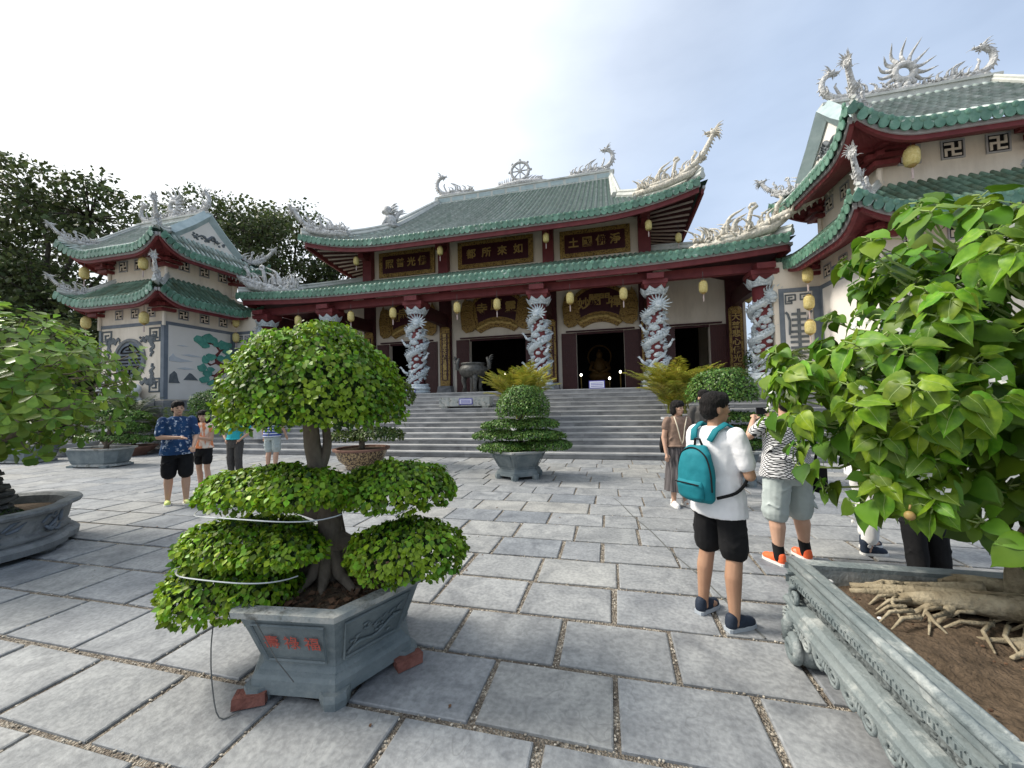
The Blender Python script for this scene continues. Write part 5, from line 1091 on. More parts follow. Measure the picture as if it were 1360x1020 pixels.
low_bonsai('low spreading bonsai with flat pads in the long grey trough', (-14.3, 8.25, 0), [((-.35, 0, .85), (.6, .4, .14), -.4), ((.45, .1, .82), (.5, .35, .12), -.4), ((.1, .1, 1.2), (.55, .4, .16), -.4), ((.0, .1, 1.55), (.4, .35, .18), -.3)], [([(0, 0, .5), (.1, 0, .9), (0, .1, 1.5)], .07, .03), ([(0, 0, .6), (-.35, 0, .85)], .04, .02), ([(0, 0, .6), (.45, 0, .8)], .04, .02)], seed=13)
long_planter('grey trough planter under the light green leaves, farther along the paving', (-18.6, 8.55, 0), .1, 2.2, .95, .58)
low_bonsai('dark low bonsai in the grey trough under the light green leaves', (-18.6, 8.55, 0), [((-.3, 0, .85), (.7, .4, .16), -.4), ((.5, .1, .8), (.45, .35, .12), -.4)], [([(0, 0, .5), (-.1, 0, .8)], .07, .03)], seed=14, m='leaf_cycad')
def round_pot(label, loc, r, h, m, cat='pot', ring=None):
    t = thing('round_pot', label, cat, loc); b = MB(); b.lathe([(r*.55, 0), (r*.6, .04), (r*.55, .06), (r*.85, h*.45), (r*.98, h-.06)], n=20, cap=False); b.build('bowl', m, t, True)
    b = MB(); b.lathe([(r*.98, h-.06), (r*1.06, h-.05), (r*1.07, h), (r*.93, h), (r*.9, h-.06)], n=20, cap=False); b.build('rim', ring or m, t); b = MB(); b.lathe([(r*.91, h-.05), (.01, h-.02)], n=16); b.build('soil', 'soil', t); return t
round_pot('white bowl pot with a dark shrub between the grey troughs', (-19.2, 10.1, 0), .72, .48, 'pot_white')
low_bonsai('dark shrub growing in the white bowl pot', (-19.2, 10.1, 0), [((0, 0, .75), (.5, .4, .3), -.3)], [([(0, 0, .4), (0, 0, .75)], .05, .03)], seed=15, m='leaf_cycad')
round_pot('brown bowl pot at the foot of the stairs beside the pine mural tower', (-16.4, 10.25, 0), .62, .34, 'pot_brown')
low_bonsai('feathery green bonsai in the brown bowl pot', (-16.4, 10.25, 0), [((-.1, 0, .55), (.75, .5, .14), -.4), ((.45, 0, .6), (.5, .35, .1), -.4), ((-.2, 0, .95), (.6, .5, .22), -.3), ((-.35, .1, 1.35), (.6, .5, .25), -.3)], [([(0, 0, .3), (-.1, 0, .8), (-.3, 0, 1.3)], .07, .03)], seed=16)
round_pot('pale grey pot on the stairs behind the teal shirt', (-12.2, 11.6, RISE*3), .5, .42, 'pot_white')
low_bonsai('small shrub in the pale grey pot on the stairs', (-12.2, 11.6, RISE*3), [((0, 0, .62), (.5, .4, .26), -.3)], [([(0, 0, .38), (0, 0, .6)], .04, .03)], seed=17)
op = round_pot('glazed brown pot with gold dragons behind the fig bonsai', (-6.25, 8.9, 0), .66, .52, 'pot_ornate', ring='pot_brown')
ob = low_bonsai('leafy bonsai in the glazed gold and brown pot', (-6.25, 8.9, 0), [((.45, 0, .85), (.72, .45, .22), -.35), ((-.5, 0, .8), (.5, .4, .18), -.35), ((-.3, .1, 1.22), (.5, .4, .2), -.3)], [([(0, 0, .5), (.05, 0, .9), (.3, .1, 1.5)], .08, .05)], .07, .9, seed=18, m='leaf_mix')
pads(ob, [((.35, .2, 1.85), (.95, .7, .62), -.25)], .085, OVAL, 'leaf_mix', .8, core='leaf_in_shaded', seed=19, name='crown')

# ============================================================ rock basin and light green tree on the left
def wrap(t): return (t+PI) % (2*PI)-PI
bas = thing('stone_basin', 'lobed grey stone basin with carved side and scroll feet, holding a dark rock', 'planter', (-7.42, 2.9, 0))
def lob(th): return 1+.10*abs(math.cos(2*th))**.6
def lobe_ring(r, z, n=56): return [(r*lob(2*PI*i/n)*math.cos(2*PI*i/n), r*.92*lob(2*PI*i/n)*math.sin(2*PI*i/n), z) for i in range(n)]
def lobe_loft(prof, n=56):
    m = MB(); vs = [p for r, z in prof for p in lobe_ring(r, z, n)]; m.add(vs, [(i*n+j, i*n+(j+1) % n, (i+1)*n+(j+1) % n, (i+1)*n+j) for i in range(len(prof)-1) for j in range(n)]); return m
lobe_loft([(.84, .17), (.88, .22), (.84, .25), (.86, .30), (.89, .46)]).build('bowl', 'basin_stone', bas, True)
lobe_loft([(.89, .46), (.97, .49), (.985, .52), (.97, .545), (.86, .55), (.82, .52), (.80, .40)]).build('rim', 'basin_stone', bas)
lobe_loft([(.90, .05), (.95, .06), (.96, .13), (.92, .17), (.82, .175)]).build('foot_ring', 'basin_stone', bas)
for k in range(4):
    a = PI/4+PI/2*k-.35; f = MB(); c, s_ = math.cos(a), math.sin(a)
    sp = [(.90+.09*(1-t*.09)*math.cos(t*.7)*1.0, .075+.075*(1-t*.08)*math.sin(t*.7)) for t in range(10)]; f.tube([(r_*c, r_*s_*.92, z) for r_, z in sp], .045, 6); f.lathe([(.10, 0), (.13, .05), (.10, .12)], (.86*c, .86*s_*.92, 0), 10); f.build('scroll_foot', 'basin_stone', bas, True)
rl = MB(); rn = random.Random(2)
for k in range(44):
    a = rn.uniform(-2.2, .6); z = rn.uniform(.28, .42); r_ = .885; l = rn.uniform(.05, .2); pts = [(r_*lob(a+l*t)*math.cos(a+l*t), r_*.92*lob(a+l*t)*math.sin(a+l*t), z+.05*math.sin(3*t+k)) for t in (0, .5, 1)]; rl.tube(pts, [.012, .022, .006], 5)
tag(rl.build('carved_relief', 'frame_grey', bas, True), kind='stuff')
m = MB(); vs = lobe_ring(.81, .42); m.add(vs, [tuple(range(len(vs)))]); m.build('water_moss', 'soil', bas)
rk = thing('layered_rock', 'dark layered rock rising from the lobed stone basin', 'rock', (-7.54, 2.9, .42))
m = MB(); rn = random.Random(9)
for k in range(24):
    z = k*.034; r_ = .50*(1-(k/26)**1.7)+.06; n = 15; ph = rn.random()*6; ox, oy = rn.uniform(-.05, .05), rn.uniform(-.05, .05)
    ring = [(ox+r_*(1+.22*rn.uniform(-1, 1))*math.cos(2*PI*i/n+ph), oy+r_*.8*(1+.22*rn.uniform(-1, 1))*math.sin(2*PI*i/n+ph)) for i in range(n)]
    lean = k*.004; m.add([(x+lean, y, z) for x, y in ring]+[(x*.97+lean, y*.97, z+.04) for x, y in ring], [(i, (i+1) % n, n+(i+1) % n, n+i) for i in range(n)]+[tuple(range(n, 2*n)), tuple(range(n-1, -1, -1))])
m.build('rock_strata', 'rock_dark', rk)
pads(rk, [((.42, -.25, .06), (.30, .26, .20), -.2), ((.12, -.42, .02), (.25, .2, .14), -.2), ((.35, .2, .0), (.22, .2, .1), -.2)], .03, SMALL, 'leaf_cycad', .9, seed=21, name='moss_cushion')
def big_leaf_tree(name, label, cat, center, rad, nclus, per, size, shape, mats, omat, seed, single, cut=None, bias=None, petiole=None, spread=.6):
    """twig-end rosettes of leaves through the crown"""
    t = thing(name, label, cat, (0, 0, 0)); rng = np.random.default_rng(seed); P, N, D = [], [], []; tw = MB(); c0 = np.array(center)
    while len(P) < nclus*per:
        u = unit(1, rng)[0]; k = rng.random()**.38; p = c0+u*np.array(rad)*k
        if cut is not None and not cut(p): continue
        ax = u*np.array((1, 1, .7))+np.array((0, 0, .35)); ax /= np.linalg.norm(ax)
        root = p-ax*size*1.6
        tw.tube([tuple(root+(c0-root)*.12), tuple(root), tuple(p)], [.009, .007, .004], 4)
        for j in range(per):
            a = 2.4*j+rng.random()*.5; s_ = np.cross(ax, (0, 0, 1)); s_ /= np.linalg.norm(s_)+1e-9; v = np.cross(s_, ax)
            rd = s_*math.cos(a)+v*math.sin(a); pp = p-ax*(size*.10*j)
            d = rd*1.0+ax*(.35-.05*j)+np.array((0, 0, -spread))*(.4+.8*rng.random()); d /= np.linalg.norm(d)
            nn = ax+rd*.3+rng.normal(size=3)*.25+np.array((0, 0, .5)); pet = size*(.35 if petiole else .08)
            P.append(pp+(rd*.8+ax*.35)*pet); N.append(nn); D.append(d)
            if petiole: tw.tube([tuple(pp), tuple(P[-1])], .0035, 4)
    P, N, D = map(np.array, (P, N, D)); sz = size*(.62+.55*rng.random(len(P)))
    tag(tw.build('twigs', petiole or 'bark', t), kind='stuff'); return t, P, N, D, sz
lt, P_, N_, D_, S_ = big_leaf_tree('leafy_tree', 'light green round leaved tree growing by the lobed stone basin', 'tree', (-7.3, 3.0, 2.05), (2.0, 1.25, 1.08), 420, 8, .15, OBOV, 'leaf_lime', 'leaf_lime_o', 31, 300, spread=.35, cut=lambda p: p[2] > 1.12+.12*math.sin(p[0]*5) and p[0]*.5+p[2]*.62 < -1.35 and p[0] < -5.5)
leaf_cloud('foliage', P_, N_, D_, S_, OBOV, 'leaf_lime', lt, single=300, single_mat='leaf_lime_o')
tk = MB(); branch(tk, [(-7.15, 2.85, .42), (-7.2, 2.9, .9), (-7.0, 2.95, 1.4), (-6.9, 3.0, 2.3)], .09, .03); branch(tk, [(-7.1, 2.9, 1.2), (-6.4, 3.0, 1.5), (-5.7, 3.0, 1.75)], .045, .015); branch(tk, [(-7.1, 2.9, 1.2), (-7.7, 3.0, 1.7), (-8.2, 3.1, 2.1)], .045, .015); tk.build('trunk', 'bark', lt, True)

# ============================================================ carved stone trough and heart leaved tree on the right
PX0, PY0, PX1, PY1, PZ = 1.10, 1.50, 3.6, 2.95, .60
tr = thing('carved_trough', 'carved grey stone trough with scroll foot, holding the heart leaved tree', 'planter', (0, 0, 0))
# outer side profile (distance outwards, z): top roll, fret band, recess, roll mouldings, apron
prof = [(0., PZ-.012), (.0, PZ-.05), (-.035, PZ-.06), (-.035, PZ-.075), (.0, PZ-.085), (.0, PZ-.135), (-.05, PZ-.14), (-.05, PZ-.215), (.01, PZ-.22), (.035, PZ-.24), (.035, PZ-.26), (.01, PZ-.28), (.02, PZ-.30), (.035, PZ-.315), (.035, PZ-.335), (.01, PZ-.35), (-.06, PZ-.36), (-.06, .12)]
def run(axis, name, sgn, a0, a1, base, m_='planter_stone'):
    mb = MB(); n = 2; vs = []
    for a in (a0, a1):
        for o, z in prof: vs.append((base-sgn*0+(-o if sgn < 0 else o), a, z) if axis == 'y' else (a, base+(-o if sgn < 0 else o), z))
    k = len(prof); mb.add(vs, [(j, j+1, k+j+1, k+j) for j in range(k-1)]); return mb.build(name, m_, tr)
run('y', 'side_moulding', -1, PY0-.02, PY1+.02, PX0); run('x', 'end_moulding', 1, PX0-.02, PX1, PY1); run('x', 'end_moulding', -1, PX0-.02, PX1, PY0)
rim = MB()          # raised lip round the bed
for a, b in (((PX0-.004, PY0-.02, PZ-.014), (PX0+.085, PY1+.02, PZ+.012)), ((PX0+.085, PY1-.075, PZ-.015), (PX1, PY1+.018, PZ+.008)), ((PX0+.085, PY0-.018, PZ-.015), (PX1, PY0+.08, PZ+.008))): rim.span(a, b)
rim.build('rim', 'planter_stone', tr); 
m = MB(); m.tube([(PX0+.012, PY0-.01, PZ+.0), (PX0+.012, PY1+.01, PZ+.0)], .022, 8); m.tube([(PX0+.085, PY0+.08, PZ+.006), (PX0+.085, PY1-.08, PZ+.006)], .012, 6); m.build('rim_bead', 'planter_stone', tr, True)
iw = MB(); iw.span((PX0+.05, PY0+.03, .25), (PX0+.083, PY1-.03, PZ-.016)); iw.span((PX0+.083, PY1-.071, .25), (PX1, PY1-.03, PZ-.016)); iw.span((PX0+.083, PY0+.03, .25), (PX1, PY0+.076, PZ-.016)); iw.build('inner_wall', 'pot_rim', tr)
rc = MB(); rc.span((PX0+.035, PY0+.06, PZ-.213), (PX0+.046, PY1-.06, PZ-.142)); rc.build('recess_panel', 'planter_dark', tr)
kk = 0
y_ = PY0+.03        # meander fret
while y_ < PY1-.06:
    m = MB(); zt = PZ-.092; x_ = PX0-.006; m.span((x_, y_, zt-.006), (PX0+.004, y_+.045, zt)); m.span((x_, y_+.038, zt-.034), (PX0+.004, y_+.045, zt-.006)); m.span((x_, y_+.016, zt-.034), (PX0+.004, y_+.038, zt-.028)); m.span((x_, y_+.016, zt-.028), (PX0+.004, y_+.022, zt-.014)); m.build('fret_key', 'planter_stone', tr); y_ += .056
m = MB(); rn = random.Random(6)     # weathered relief in the recess
for k in range(60): m.ell((PX0+.035, rn.uniform(PY0+.1, PY1-.1), PZ-.18+rn.uniform(-.028, .028)), (.012, rn.uniform(.01, .035), rn.uniform(.006, .016)), 6, 4)
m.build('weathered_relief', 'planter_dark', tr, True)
ap = []; n = 60     # scalloped apron, cut out in clouds
for i in range(n+1):
    t = i/n; yy = PY0+(PY1-PY0)*t; ph = t*5; f = ph-int(ph); ap.append((yy, .13+.055*abs(math.sin(PI*ph))**.7+(.02 if f < .5 else 0)))
m = MB(); m.prism([(PY0, PZ-.355), *[(a, b) for a, b in ap], (PY1, PZ-.355)], (PX0+.0, 0, 0), (0, 1, 0), (0, 0, 1), .035); m.build('apron', 'planter_stone', tr)
def spiral(c, r0, turns, sgn, ph=0., k=16): return [(c[0]+sgn*r0*(1-t*.82)*math.cos(ph+t*turns*2*PI), c[1]+r0*(1-t*.82)*math.sin(ph+t*turns*2*PI)) for t in [i/k for i in range(k+1)]]
for k in range(5):      # cloud scrolls on the apron
    yc = PY0+(PY1-PY0)*(k+.5)/5
    for sg in (-1, 1):
        m = MB(); m.tube([(PX0-.004, a, b) for a, b in spiral((yc+sg*.075, .195), .055, 1.7, sg, PI/2)], .011, 5); m.build('cloud_scroll', 'planter_stone', tr, True)
    m = MB()
    for q in range(4): m.tube([(PX0-.003, yc-.03+.02*q, .165+.012*q), (PX0-.012, yc-.01+.02*q, .19+.012*q), (PX0-.003, yc+.02*q, .225)], [.004, .009, .004], 5)
    m.build('leaf_carving', 'planter_stone', tr, True)
for yc in (PY1-.09, PY0+.09):
    m = MB(); sg = 1 if yc > 2 else -1
    m.tube([(PX0-.03, a, b) for a, b in spiral((yc, .09), .085, 1.4, sg, PI/2)], .03, 8); m.tube([(PX0-.02, yc+sg*.085, .09), (PX0-.012, yc+sg*.09, .2), (PX0+.0, yc+sg*.05, PZ-.33)], [.035, .045, .04], 8); m.ell((PX0+.06, yc-sg*.01, .08), (.10, .09, .085), 10, 7); m.build('scroll_foot', 'planter_stone', tr, True)
    m = MB(); m.tube([(PX0-.015, a, b) for a, b in spiral((yc-sg*.02, PZ-.18), .06, 1.3, -sg, PI/2)], .016, 6)
    for q in range(6): m.tube([(PX0-.012, yc+sg*.04, .19+.02*q), (PX0-.04, yc+sg*.085, .185+.022*q), (PX0-.015, yc+sg*.10, .21+.018*q)], [.006, .012, .005], 5)
    m.build('corner_scroll', 'planter_stone', tr, True)
bd = MB()
bd.grid(lambda u, v: (PX0+.083+(PX1-PX0-.083)*u, PY0+.076+(PY1-PY0-.147)*v, PZ-.075+.02*math.sin(u*23)*math.sin(v*17)+.012*math.sin(u*61+v*40)-.02*abs(2*v-1)**3), 40, 26); bd.build('soil', 'soil', tr, True)
pl = MB(); rn = random.Random(12)
for k in range(90): r_ = rn.uniform(.004, .011); pl.ell((rn.uniform(PX0+.12, 2.9), rn.uniform(PY0+.12, PY1-.1), PZ-.07), (r_, r_*.8, r_*.6), 5, 4)
tag(pl.build('soil_crumbs', 'mulch', tr), kind='stuff')
for x, y, r_ in ((1.27, 2.82, .020), (1.30, 2.42, .012), (1.62, 2.84, .010)): m = MB(); m.ell((0, 0, 0), (r_, r_*.8, r_*.6), 8, 5); tag(m.build('pebble', 'rock_white', loc=(x, y, PZ-.062)), 'small white pebble lying on the brown soil of the carved trough', 'pebble', 'pebbles on the trough soil')

HV = []
for i in range(13):
    t = i/12; HV.append((.40*math.sin(PI*min(1, t*1.02))**.62*(1-.45*t)*1.12, t))
def heart_shape(fold=.16, curl=.30, edge=.14, wid=1., tw=0.):
    """heart leaf with raised midrib, gutter fold and drip tip; verts along three strips"""
    rows = 8; V = []; Q = []
    out = [.0, .30, .425, .44, .38, .26, .12, .05, .0]; ys = [.0, -.04, .10, .28, .48, .68, .84, .93, 1.06]
    for i in range(rows+1):
        w, y = out[i], ys[i]; ym = max(y, .0) if i else 0; dz = -curl*(max(y, 0)**2)*.5
        for s_ in (-1, -.5, 0, .5, 1): V.append((w*s_*wid, y if abs(s_) > .1 else ym, dz+fold*abs(s_)*w-edge*(abs(s_) == 1)*w+tw*s_*w*y+.02*math.sin(i*2.1+s_*3)))
    for i in range(rows):
        for j in range(4): a = i*5+j; Q.append((a, a+1, a+6, a+5))
    return np.array(V, float), np.array(Q)
HEART = heart_shape()
ht, P_, N_, D_, S_ = big_leaf_tree('heart_leaved_tree', 'tree with big glossy heart shaped leaves rising from the carved stone trough', 'tree', (2.42, 2.6, 1.80), (1.56, 1.0, 1.12), 620, 7, .118, HEART, 'leaf_heart_m', 'leaf_heart', 41, 300, petiole='vein', spread=1.25, cut=lambda p: p[2] > .93+.12*max(0, p[0]-2.0) and not (p[0] < 1.35 and p[2] > 2.0) and math.hypot(p[0], p[1]) > 1.9)
def leaf_variant(*k):
    """blade plus a pale midrib strip lying on the fold"""
    hv, hq = heart_shape(*k); rib = []; rq = []; kq = len(hv)
    for i in range(8): yv = hv[i*5+2]; w = .013*(1-i/9); rib += [(-w, yv[1], yv[2]+.006), (w, yv[1], yv[2]+.006)]
    for i in range(7): rq.append((kq+2*i, kq+2*i+1, kq+2*i+3, kq+2*i+2))
    return np_mesh('leaf', np.concatenate([hv, np.array(rib)]), np.concatenate([hq, np.array(rq)]), ['leaf_heart', 'vein'], True, [0]*len(hq)+[1]*len(rq))
LEAFS = [leaf_variant(), leaf_variant(.5, .1, .10, .9, .15), leaf_variant(.08, .75, .25, 1.05, -.15), leaf_variant(.85, .35, .0, .95, .3), leaf_variant(.28, .45, .30, .85, -.3)]
_t2, Pb, Nb, Db, Sb = big_leaf_tree('heart_extra', 'x', 'x', (1.42, 2.5, 1.62), (.36, .45, .48), 60, 7, .112, HEART, 'leaf_heart_m', 'leaf_heart', 43, 0, petiole='vein', spread=1.25, cut=lambda p: p[2] > 1.1)
for ch in list(_t2.children): ch.parent = ht
bpy.data.objects.remove(_t2)
P_, N_, D_, S_ = np.concatenate([P_, Pb]), np.concatenate([N_, Nb]), np.concatenate([D_, Db]), np.concatenate([S_, Sb])
F_ = frames(N_, D_); order = np.argsort(np.linalg.norm(P_-np.array((0, 0, 1.7)), axis=1))
for i in order[:300]:
    o = link('leaf', LEAFS[(i*7) % 5], ht); M = np.eye(4); M[:3, :3] = F_[i]*S_[i]; M[:3, 3] = P_[i]; o.matrix_local = Matrix(M.tolist())
rest = order[300:]; leaf_cloud('foliage', P_[rest], N_[rest], D_[rest], S_[rest], HEART, 'leaf_heart_m', ht, smooth=True)
tk = MB(); B0 = Vector((2.33, 2.48, PZ-.08))
branch(tk, [B0, (2.36, 2.5, .85), (2.45, 2.55, 1.2), (2.6, 2.6, 1.9)], .125, .05, 12); branch(tk, [(2.2, 2.66, PZ-.08), (2.24, 2.68, .8), (2.42, 2.7, 1.15), (2.7, 2.75, 1.7)], .075, .04, 10); branch(tk, [(2.5, 2.55, 1.2), (2.3, 2.6, 1.5), (2.0, 2.6, 1.7)], .05, .012); branch(tk, [(2.5, 2.6, 1.35), (2.3, 2.7, 1.35), (2.0, 2.8, 1.35)], .04, .010); branch(tk, [(2.55, 2.6, 1.6), (2.6, 2.2, 2.1), (2.7, 2.0, 2.4)], .045, .015)
for pts, r0, r1 in (([(B0+Vector((0, 0, .10))), (2.15, 2.42, .63), (1.98, 2.46, .60), (1.78, 2.54, .585), (1.60, 2.58, .55)], .10, .03), ([B0+Vector((0, 0, .08)), (2.12, 2.5, .60), (1.9, 2.58, .585), (1.68, 2.66, .565), (1.45, 2.72, .545)], .085, .018), ([(2.1, 2.42, .63), (2.0, 2.32, .58), (1.92, 2.26, .535), (1.84, 2.24, .52)], .07, .03), ([(2.0, 2.5, .60), (1.8, 2.62, .57), (1.6, 2.65, .55), (1.42, 2.66, .54)], .05, .014), ([(2.05, 2.66, .6), (1.9, 2.74, .56), (1.75, 2.76, .55), (1.55, 2.76, .54)], .05, .016), ([B0, (2.3, 2.2, .58), (2.25, 2.05, .54), (2.1, 1.95, .52)], .08, .02), ([B0, (2.45, 2.15, .56), (2.6, 1.95, .53)], .08, .02), ([(1.95, 2.28, .55), (1.85, 2.26, .545), (1.72, 2.29, .525)], .022, .008), ([(1.95, 2.28, .54), (1.84, 2.2, .53), (1.76, 2.16, .52)], .02, .008), ([(1.8, 2.52, .56), (1.72, 2.45, .54), (1.66, 2.40, .522)], .03, .01), ([(1.75, 2.54, .56), (1.66, 2.50, .54), (1.58, 2.47, .522)], .026, .01), ([(1.72, 2.6, .56), (1.6, 2.56, .545), (1.5, 2.52, .53)], .024, .009), ([(2.2, 2.7, .6), (2.05, 2.82, .58), (1.95, 2.85, .56)], .05, .03), ([(2.25, 2.35, .6), (2.1, 2.22, .54), (1.9, 2.12, .525), (1.8, 2.02, .52)], .03, .008), ([(2.3, 2.3, .6), (2.25, 2.15, .55), (2.05, 2.08, .525)], .03, .01)): branch(tk, pts, r0, r1, 8, 8)
rq_ = random.Random(8)
for k in range(46):      # fine rootlets
    x = rq_.uniform(1.55, 2.3); y = 2.5+rq_.uniform(-.22, .25); d = rq_.uniform(2.2, 4.6); l = rq_.uniform(.08, .22)
    tk.tube([(x, y, .575), (x+l*.5*math.cos(d), y+l*.5*math.sin(d), .56), (x+l*math.cos(d+.3), y+l*math.sin(d+.3), .522)], [.012, .009, .004], 5)
for k in range(7): x = 2.15+.05*k; tk.tube([(x, 2.36+.02*k, .95-.03*k), (x-.01, 2.33+.02*k, .75), (x-.03, 2.31+.02*k, .54)], .008, 5)
tk.build('trunk', 'bark_pale', ht, True, loc=(-.10, .05, 0))
def at_leaf(sel): return P_[order[sel]]
for i, (x, y, z) in enumerate(((1.32, 2.2, 1.12), (1.66, 2.0, 1.40))):
    m = MB(); m.ell((0, 0, 0), (.021, .021, .022), 10, 8); m.tube([(0, 0, .028), (.005, 0, .05)], .005, 5); m.build('fruit', 'fruit', ht, True, loc=(x, y, z))
pt_ = MB(); rng = np.random.default_rng(77); idx = order[50:600:22]
PP = P_[idx]+rng.normal(size=(len(idx), 3))*.05; leaf_cloud('white_blossom', np.repeat(PP, 5, 0)+rng.normal(size=(len(PP)*5, 3))*.012, unit(len(PP)*5, rng), unit(len(PP)*5, rng), .03, SMALL, 'petal', ht)

# ============================================================ palms and cycads
def frond(V, Q, base, az, el, L, curve, nleaf, ll, rng, wid=.035, fold=.5, taper=True):
    h = np.array((math.cos(az), math.sin(az), 0)); pts = []; p = np.array(base, float); e = el
    for i in range(nleaf+1):
        d = h*math.cos(e)+np.array((0, 0, math.sin(e))); pts.append((p.copy(), d.copy())); p = p+d*L/nleaf; e -= curve/nleaf
    s_ = np.cross(h, (0, 0, 1))
    prev = None
    for i, (p, d) in enumerate(pts):
        t = i/nleaf; w = .014*(1-t)+.004; up = np.cross(s_, d); k = len(V); V += [p-s_*w, p+s_*w]
        if prev is not None: Q.append((prev, prev+1, k+1, k))
        prev = k
        if t > .12:
            for sg in (-1, 1):
                l = ll*(spow(math.sin(PI*min(1, .12+t*.92)), .6)+.15)*(.85+.3*rng.random()); dd = d*(.75+.5*t)+s_*sg*1.0+up*fold*.5+np.array((0, 0, -.25*rng.random())); dd /= np.linalg.norm(dd); tip = p+dd*l; tip[2] -= .18*l
                mid = p+dd*l*.5; nrm = d*wid*(.7+.5*rng.random()); kk = len(V); V += [p, mid+nrm*.5, tip, mid-nrm*.5]; Q.append((kk, kk+1, kk+2, kk+3))
def palm(label, loc, n, L, el, nleaf, ll, m, seed, trunk=.0, kind='areca', pot=None, group=None, curve=1.3, wid=.035):
    t = thing('palm_plant' if kind == 'areca' else 'cycad', label, 'palm' if kind == 'areca' else 'cycad', loc, 0, group); rng = np.random.default_rng(seed); V, Q = [], []
    for k in range(n):
        a = 2*PI*k/n*2.4+rng.random()*.6; e = R(el[0]+(el[1]-el[0])*rng.random()); l = L*(.75+.4*rng.random()); b = (rng.normal()*.12, rng.normal()*.12, trunk+.05) if kind == 'areca' else (.03*math.cos(a), .03*math.sin(a), trunk)
        frond(V, Q, b, a, e, l, curve*(.7+.6*rng.random()), nleaf, ll, rng, wid)
    tag(link('fronds', np_mesh('fronds', V, Q, m), t), kind='stuff'); s_ = MB()
    if kind == 'areca':
        for k in range(6): a = k; s_.tube([(.1*math.cos(a), .1*math.sin(a), 0), (.12*math.cos(a), .12*math.sin(a), .5)], [.03, .02], 6)
        s_.build('stem_cluster', 'leaf_palm', t)
    else: s_.lathe([(.16, -.02), (.19, trunk*.4), (.15, trunk+.02), (.05, trunk+.06)], n=10); s_.build('stem', 'bark_dark', t)
    return t
def on_step(y): return RISE*min(13, max(0, int((y-SY)/TR)+1)) if y > SY else 0.
for x, y, l in ((-2.75, 12.0, 'yellowing areca palm on the stairs behind the tiered topiary'), (1.85, 11.9, 'yellowing areca palm on the stairs beside the dome topiary')):
    z = on_step(y); round_pot(l.replace('yellowing areca palm', 'grey pot of the yellowing palm'), (x, y, z), .42, .45, 'pot_white'); palm(l, (x, y, z+.4), 60, 1.75, (66, 90), 34, .40, 'leaf_palm', int(x*10)+99, .1, wid=.05, curve=1.0)
palm('green cycad in front of the round grille of the mural tower', (-18.3, 11.2, on_step(11.2)), 40, 1.45, (30, 85), 32, .30, 'leaf_cycad', 3, .75, 'cycad', curve=1.0)
palm('yellow green areca palm below the corner of the mural tower', (-16.35, 11.5, on_step(11.5)), 50, 1.35, (40, 88), 30, .34, 'leaf_mix', 5, .15, wid=.05)
palm('cycad spreading before the painted pine trunk', (-15.6, 13.1, on_step(13.1)), 26, .95, (5, 60), 24, .2, 'leaf_cycad', 6, .75, 'cycad')
palm('cycad crown beside the last dragon column and the longevity tower', (4.95, 12.6, on_step(12.6)), 26, .8, (0, 55), 24, .2, 'leaf_mix', 7, 1.75, 'cycad')
for x, y, z0, r_, l, sd in ((-14.7, 11.9, on_step(11.9), .85, 'clipped green ball shrub on the stairs beyond the orange shirt', 61), (-19.9, 11.7, on_step(11.7), .8, 'dark clipped ball shrub below the white rock of the mural tower', 62), (6.45, 18.2, FL, .8, 'green shrub in the gap between the hall and the longevity tower', 63)):
    t = thing('ball_shrub', l, 'shrub', (x, y, z0)); k = MB(); branch(k, [(0, 0, 0), (.02, 0, .4), (0, 0, .9)], .06, .03); k.build('stem', 'bark', t); pads(t, [((0, 0, 1.1), (r_*1.1, r_*.9, r_*.72), -.5)], .065, SMALL, 'leaf_topiary', .9, core='leaf_in_shaded', seed=sd)
wr = thing('white_rock', 'white weathered ornamental rock before the round grille window', 'rock', (-20.1, 12.05, on_step(12.0))); m = MB(); rn = random.Random(3)
for k in range(14): m.ell((rn.uniform(-.8, .8), rn.uniform(-.2, .2), 1.5+rn.uniform(-.25, .45)), (rn.uniform(.2, .45), .25, rn.uniform(.15, .3)), 9, 6)
m.lathe([(.5, 0), (.6, .6), (.5, 1.3)], n=9); o = remeshed('rock_body', m, 'rock_white', .06, wr, 2)

# ============================================================ background trees
def bg_tree(label, loc, H, crowns, seed, dens=1., leaf=.30, trunk_r=.5):
    t = thing('broadleaf_tree', label, 'tree', loc); rng = np.random.default_rng(seed); k = MB(); P, N, D = [], [], []
    k.tube([(0, 0, 0), (.2, 0, H*.25), (0, .2, H*.45)], [trunk_r, trunk_r*.8, trunk_r*.6], 8)
    for (cx, cy, cz, r_) in crowns:
        branch(k, [(0, .1, H*.3), (cx*.35, cy*.35, H*.3+(cz-H*.3)*.55), (cx*.85, cy*.85, cz)], trunk_r*.45, .07, 6, 8, .15, seed)
        nc = int(38*dens*(r_/3)**2)+10; c = unit(nc, rng)*np.array((r_, r_, r_*.62))*(rng.random((nc, 1))**.4)+np.array((cx, cy, cz))
        for q in c:
            if rng.random() < .5: k.tube([(cx*.9+q[0]*.1, cy*.9+q[1]*.1, cz-.3), tuple(q)], [.06, .02], 4)
            n = int(40*dens); v = unit(n, rng)*np.array((1.05, 1.05, .5))*(.95+.5*rng.random())*(rng.random((n, 1))**.45); P.append(q+v); N.append(v*.4+np.array((0, 0, .6))+rng.normal(size=(n, 3))*.5); D.append(rng.normal(size=(n, 3))+np.array((0, 0, -.4)))
    k.build('trunk', 'bark_dark', t, True); P, N, D = map(np.concatenate, (P, N, D)); leaf_cloud('crown', P, N, D, leaf*(.6+.8*rng.random(len(P))), SMALL, 'leaf_tree', t); return t
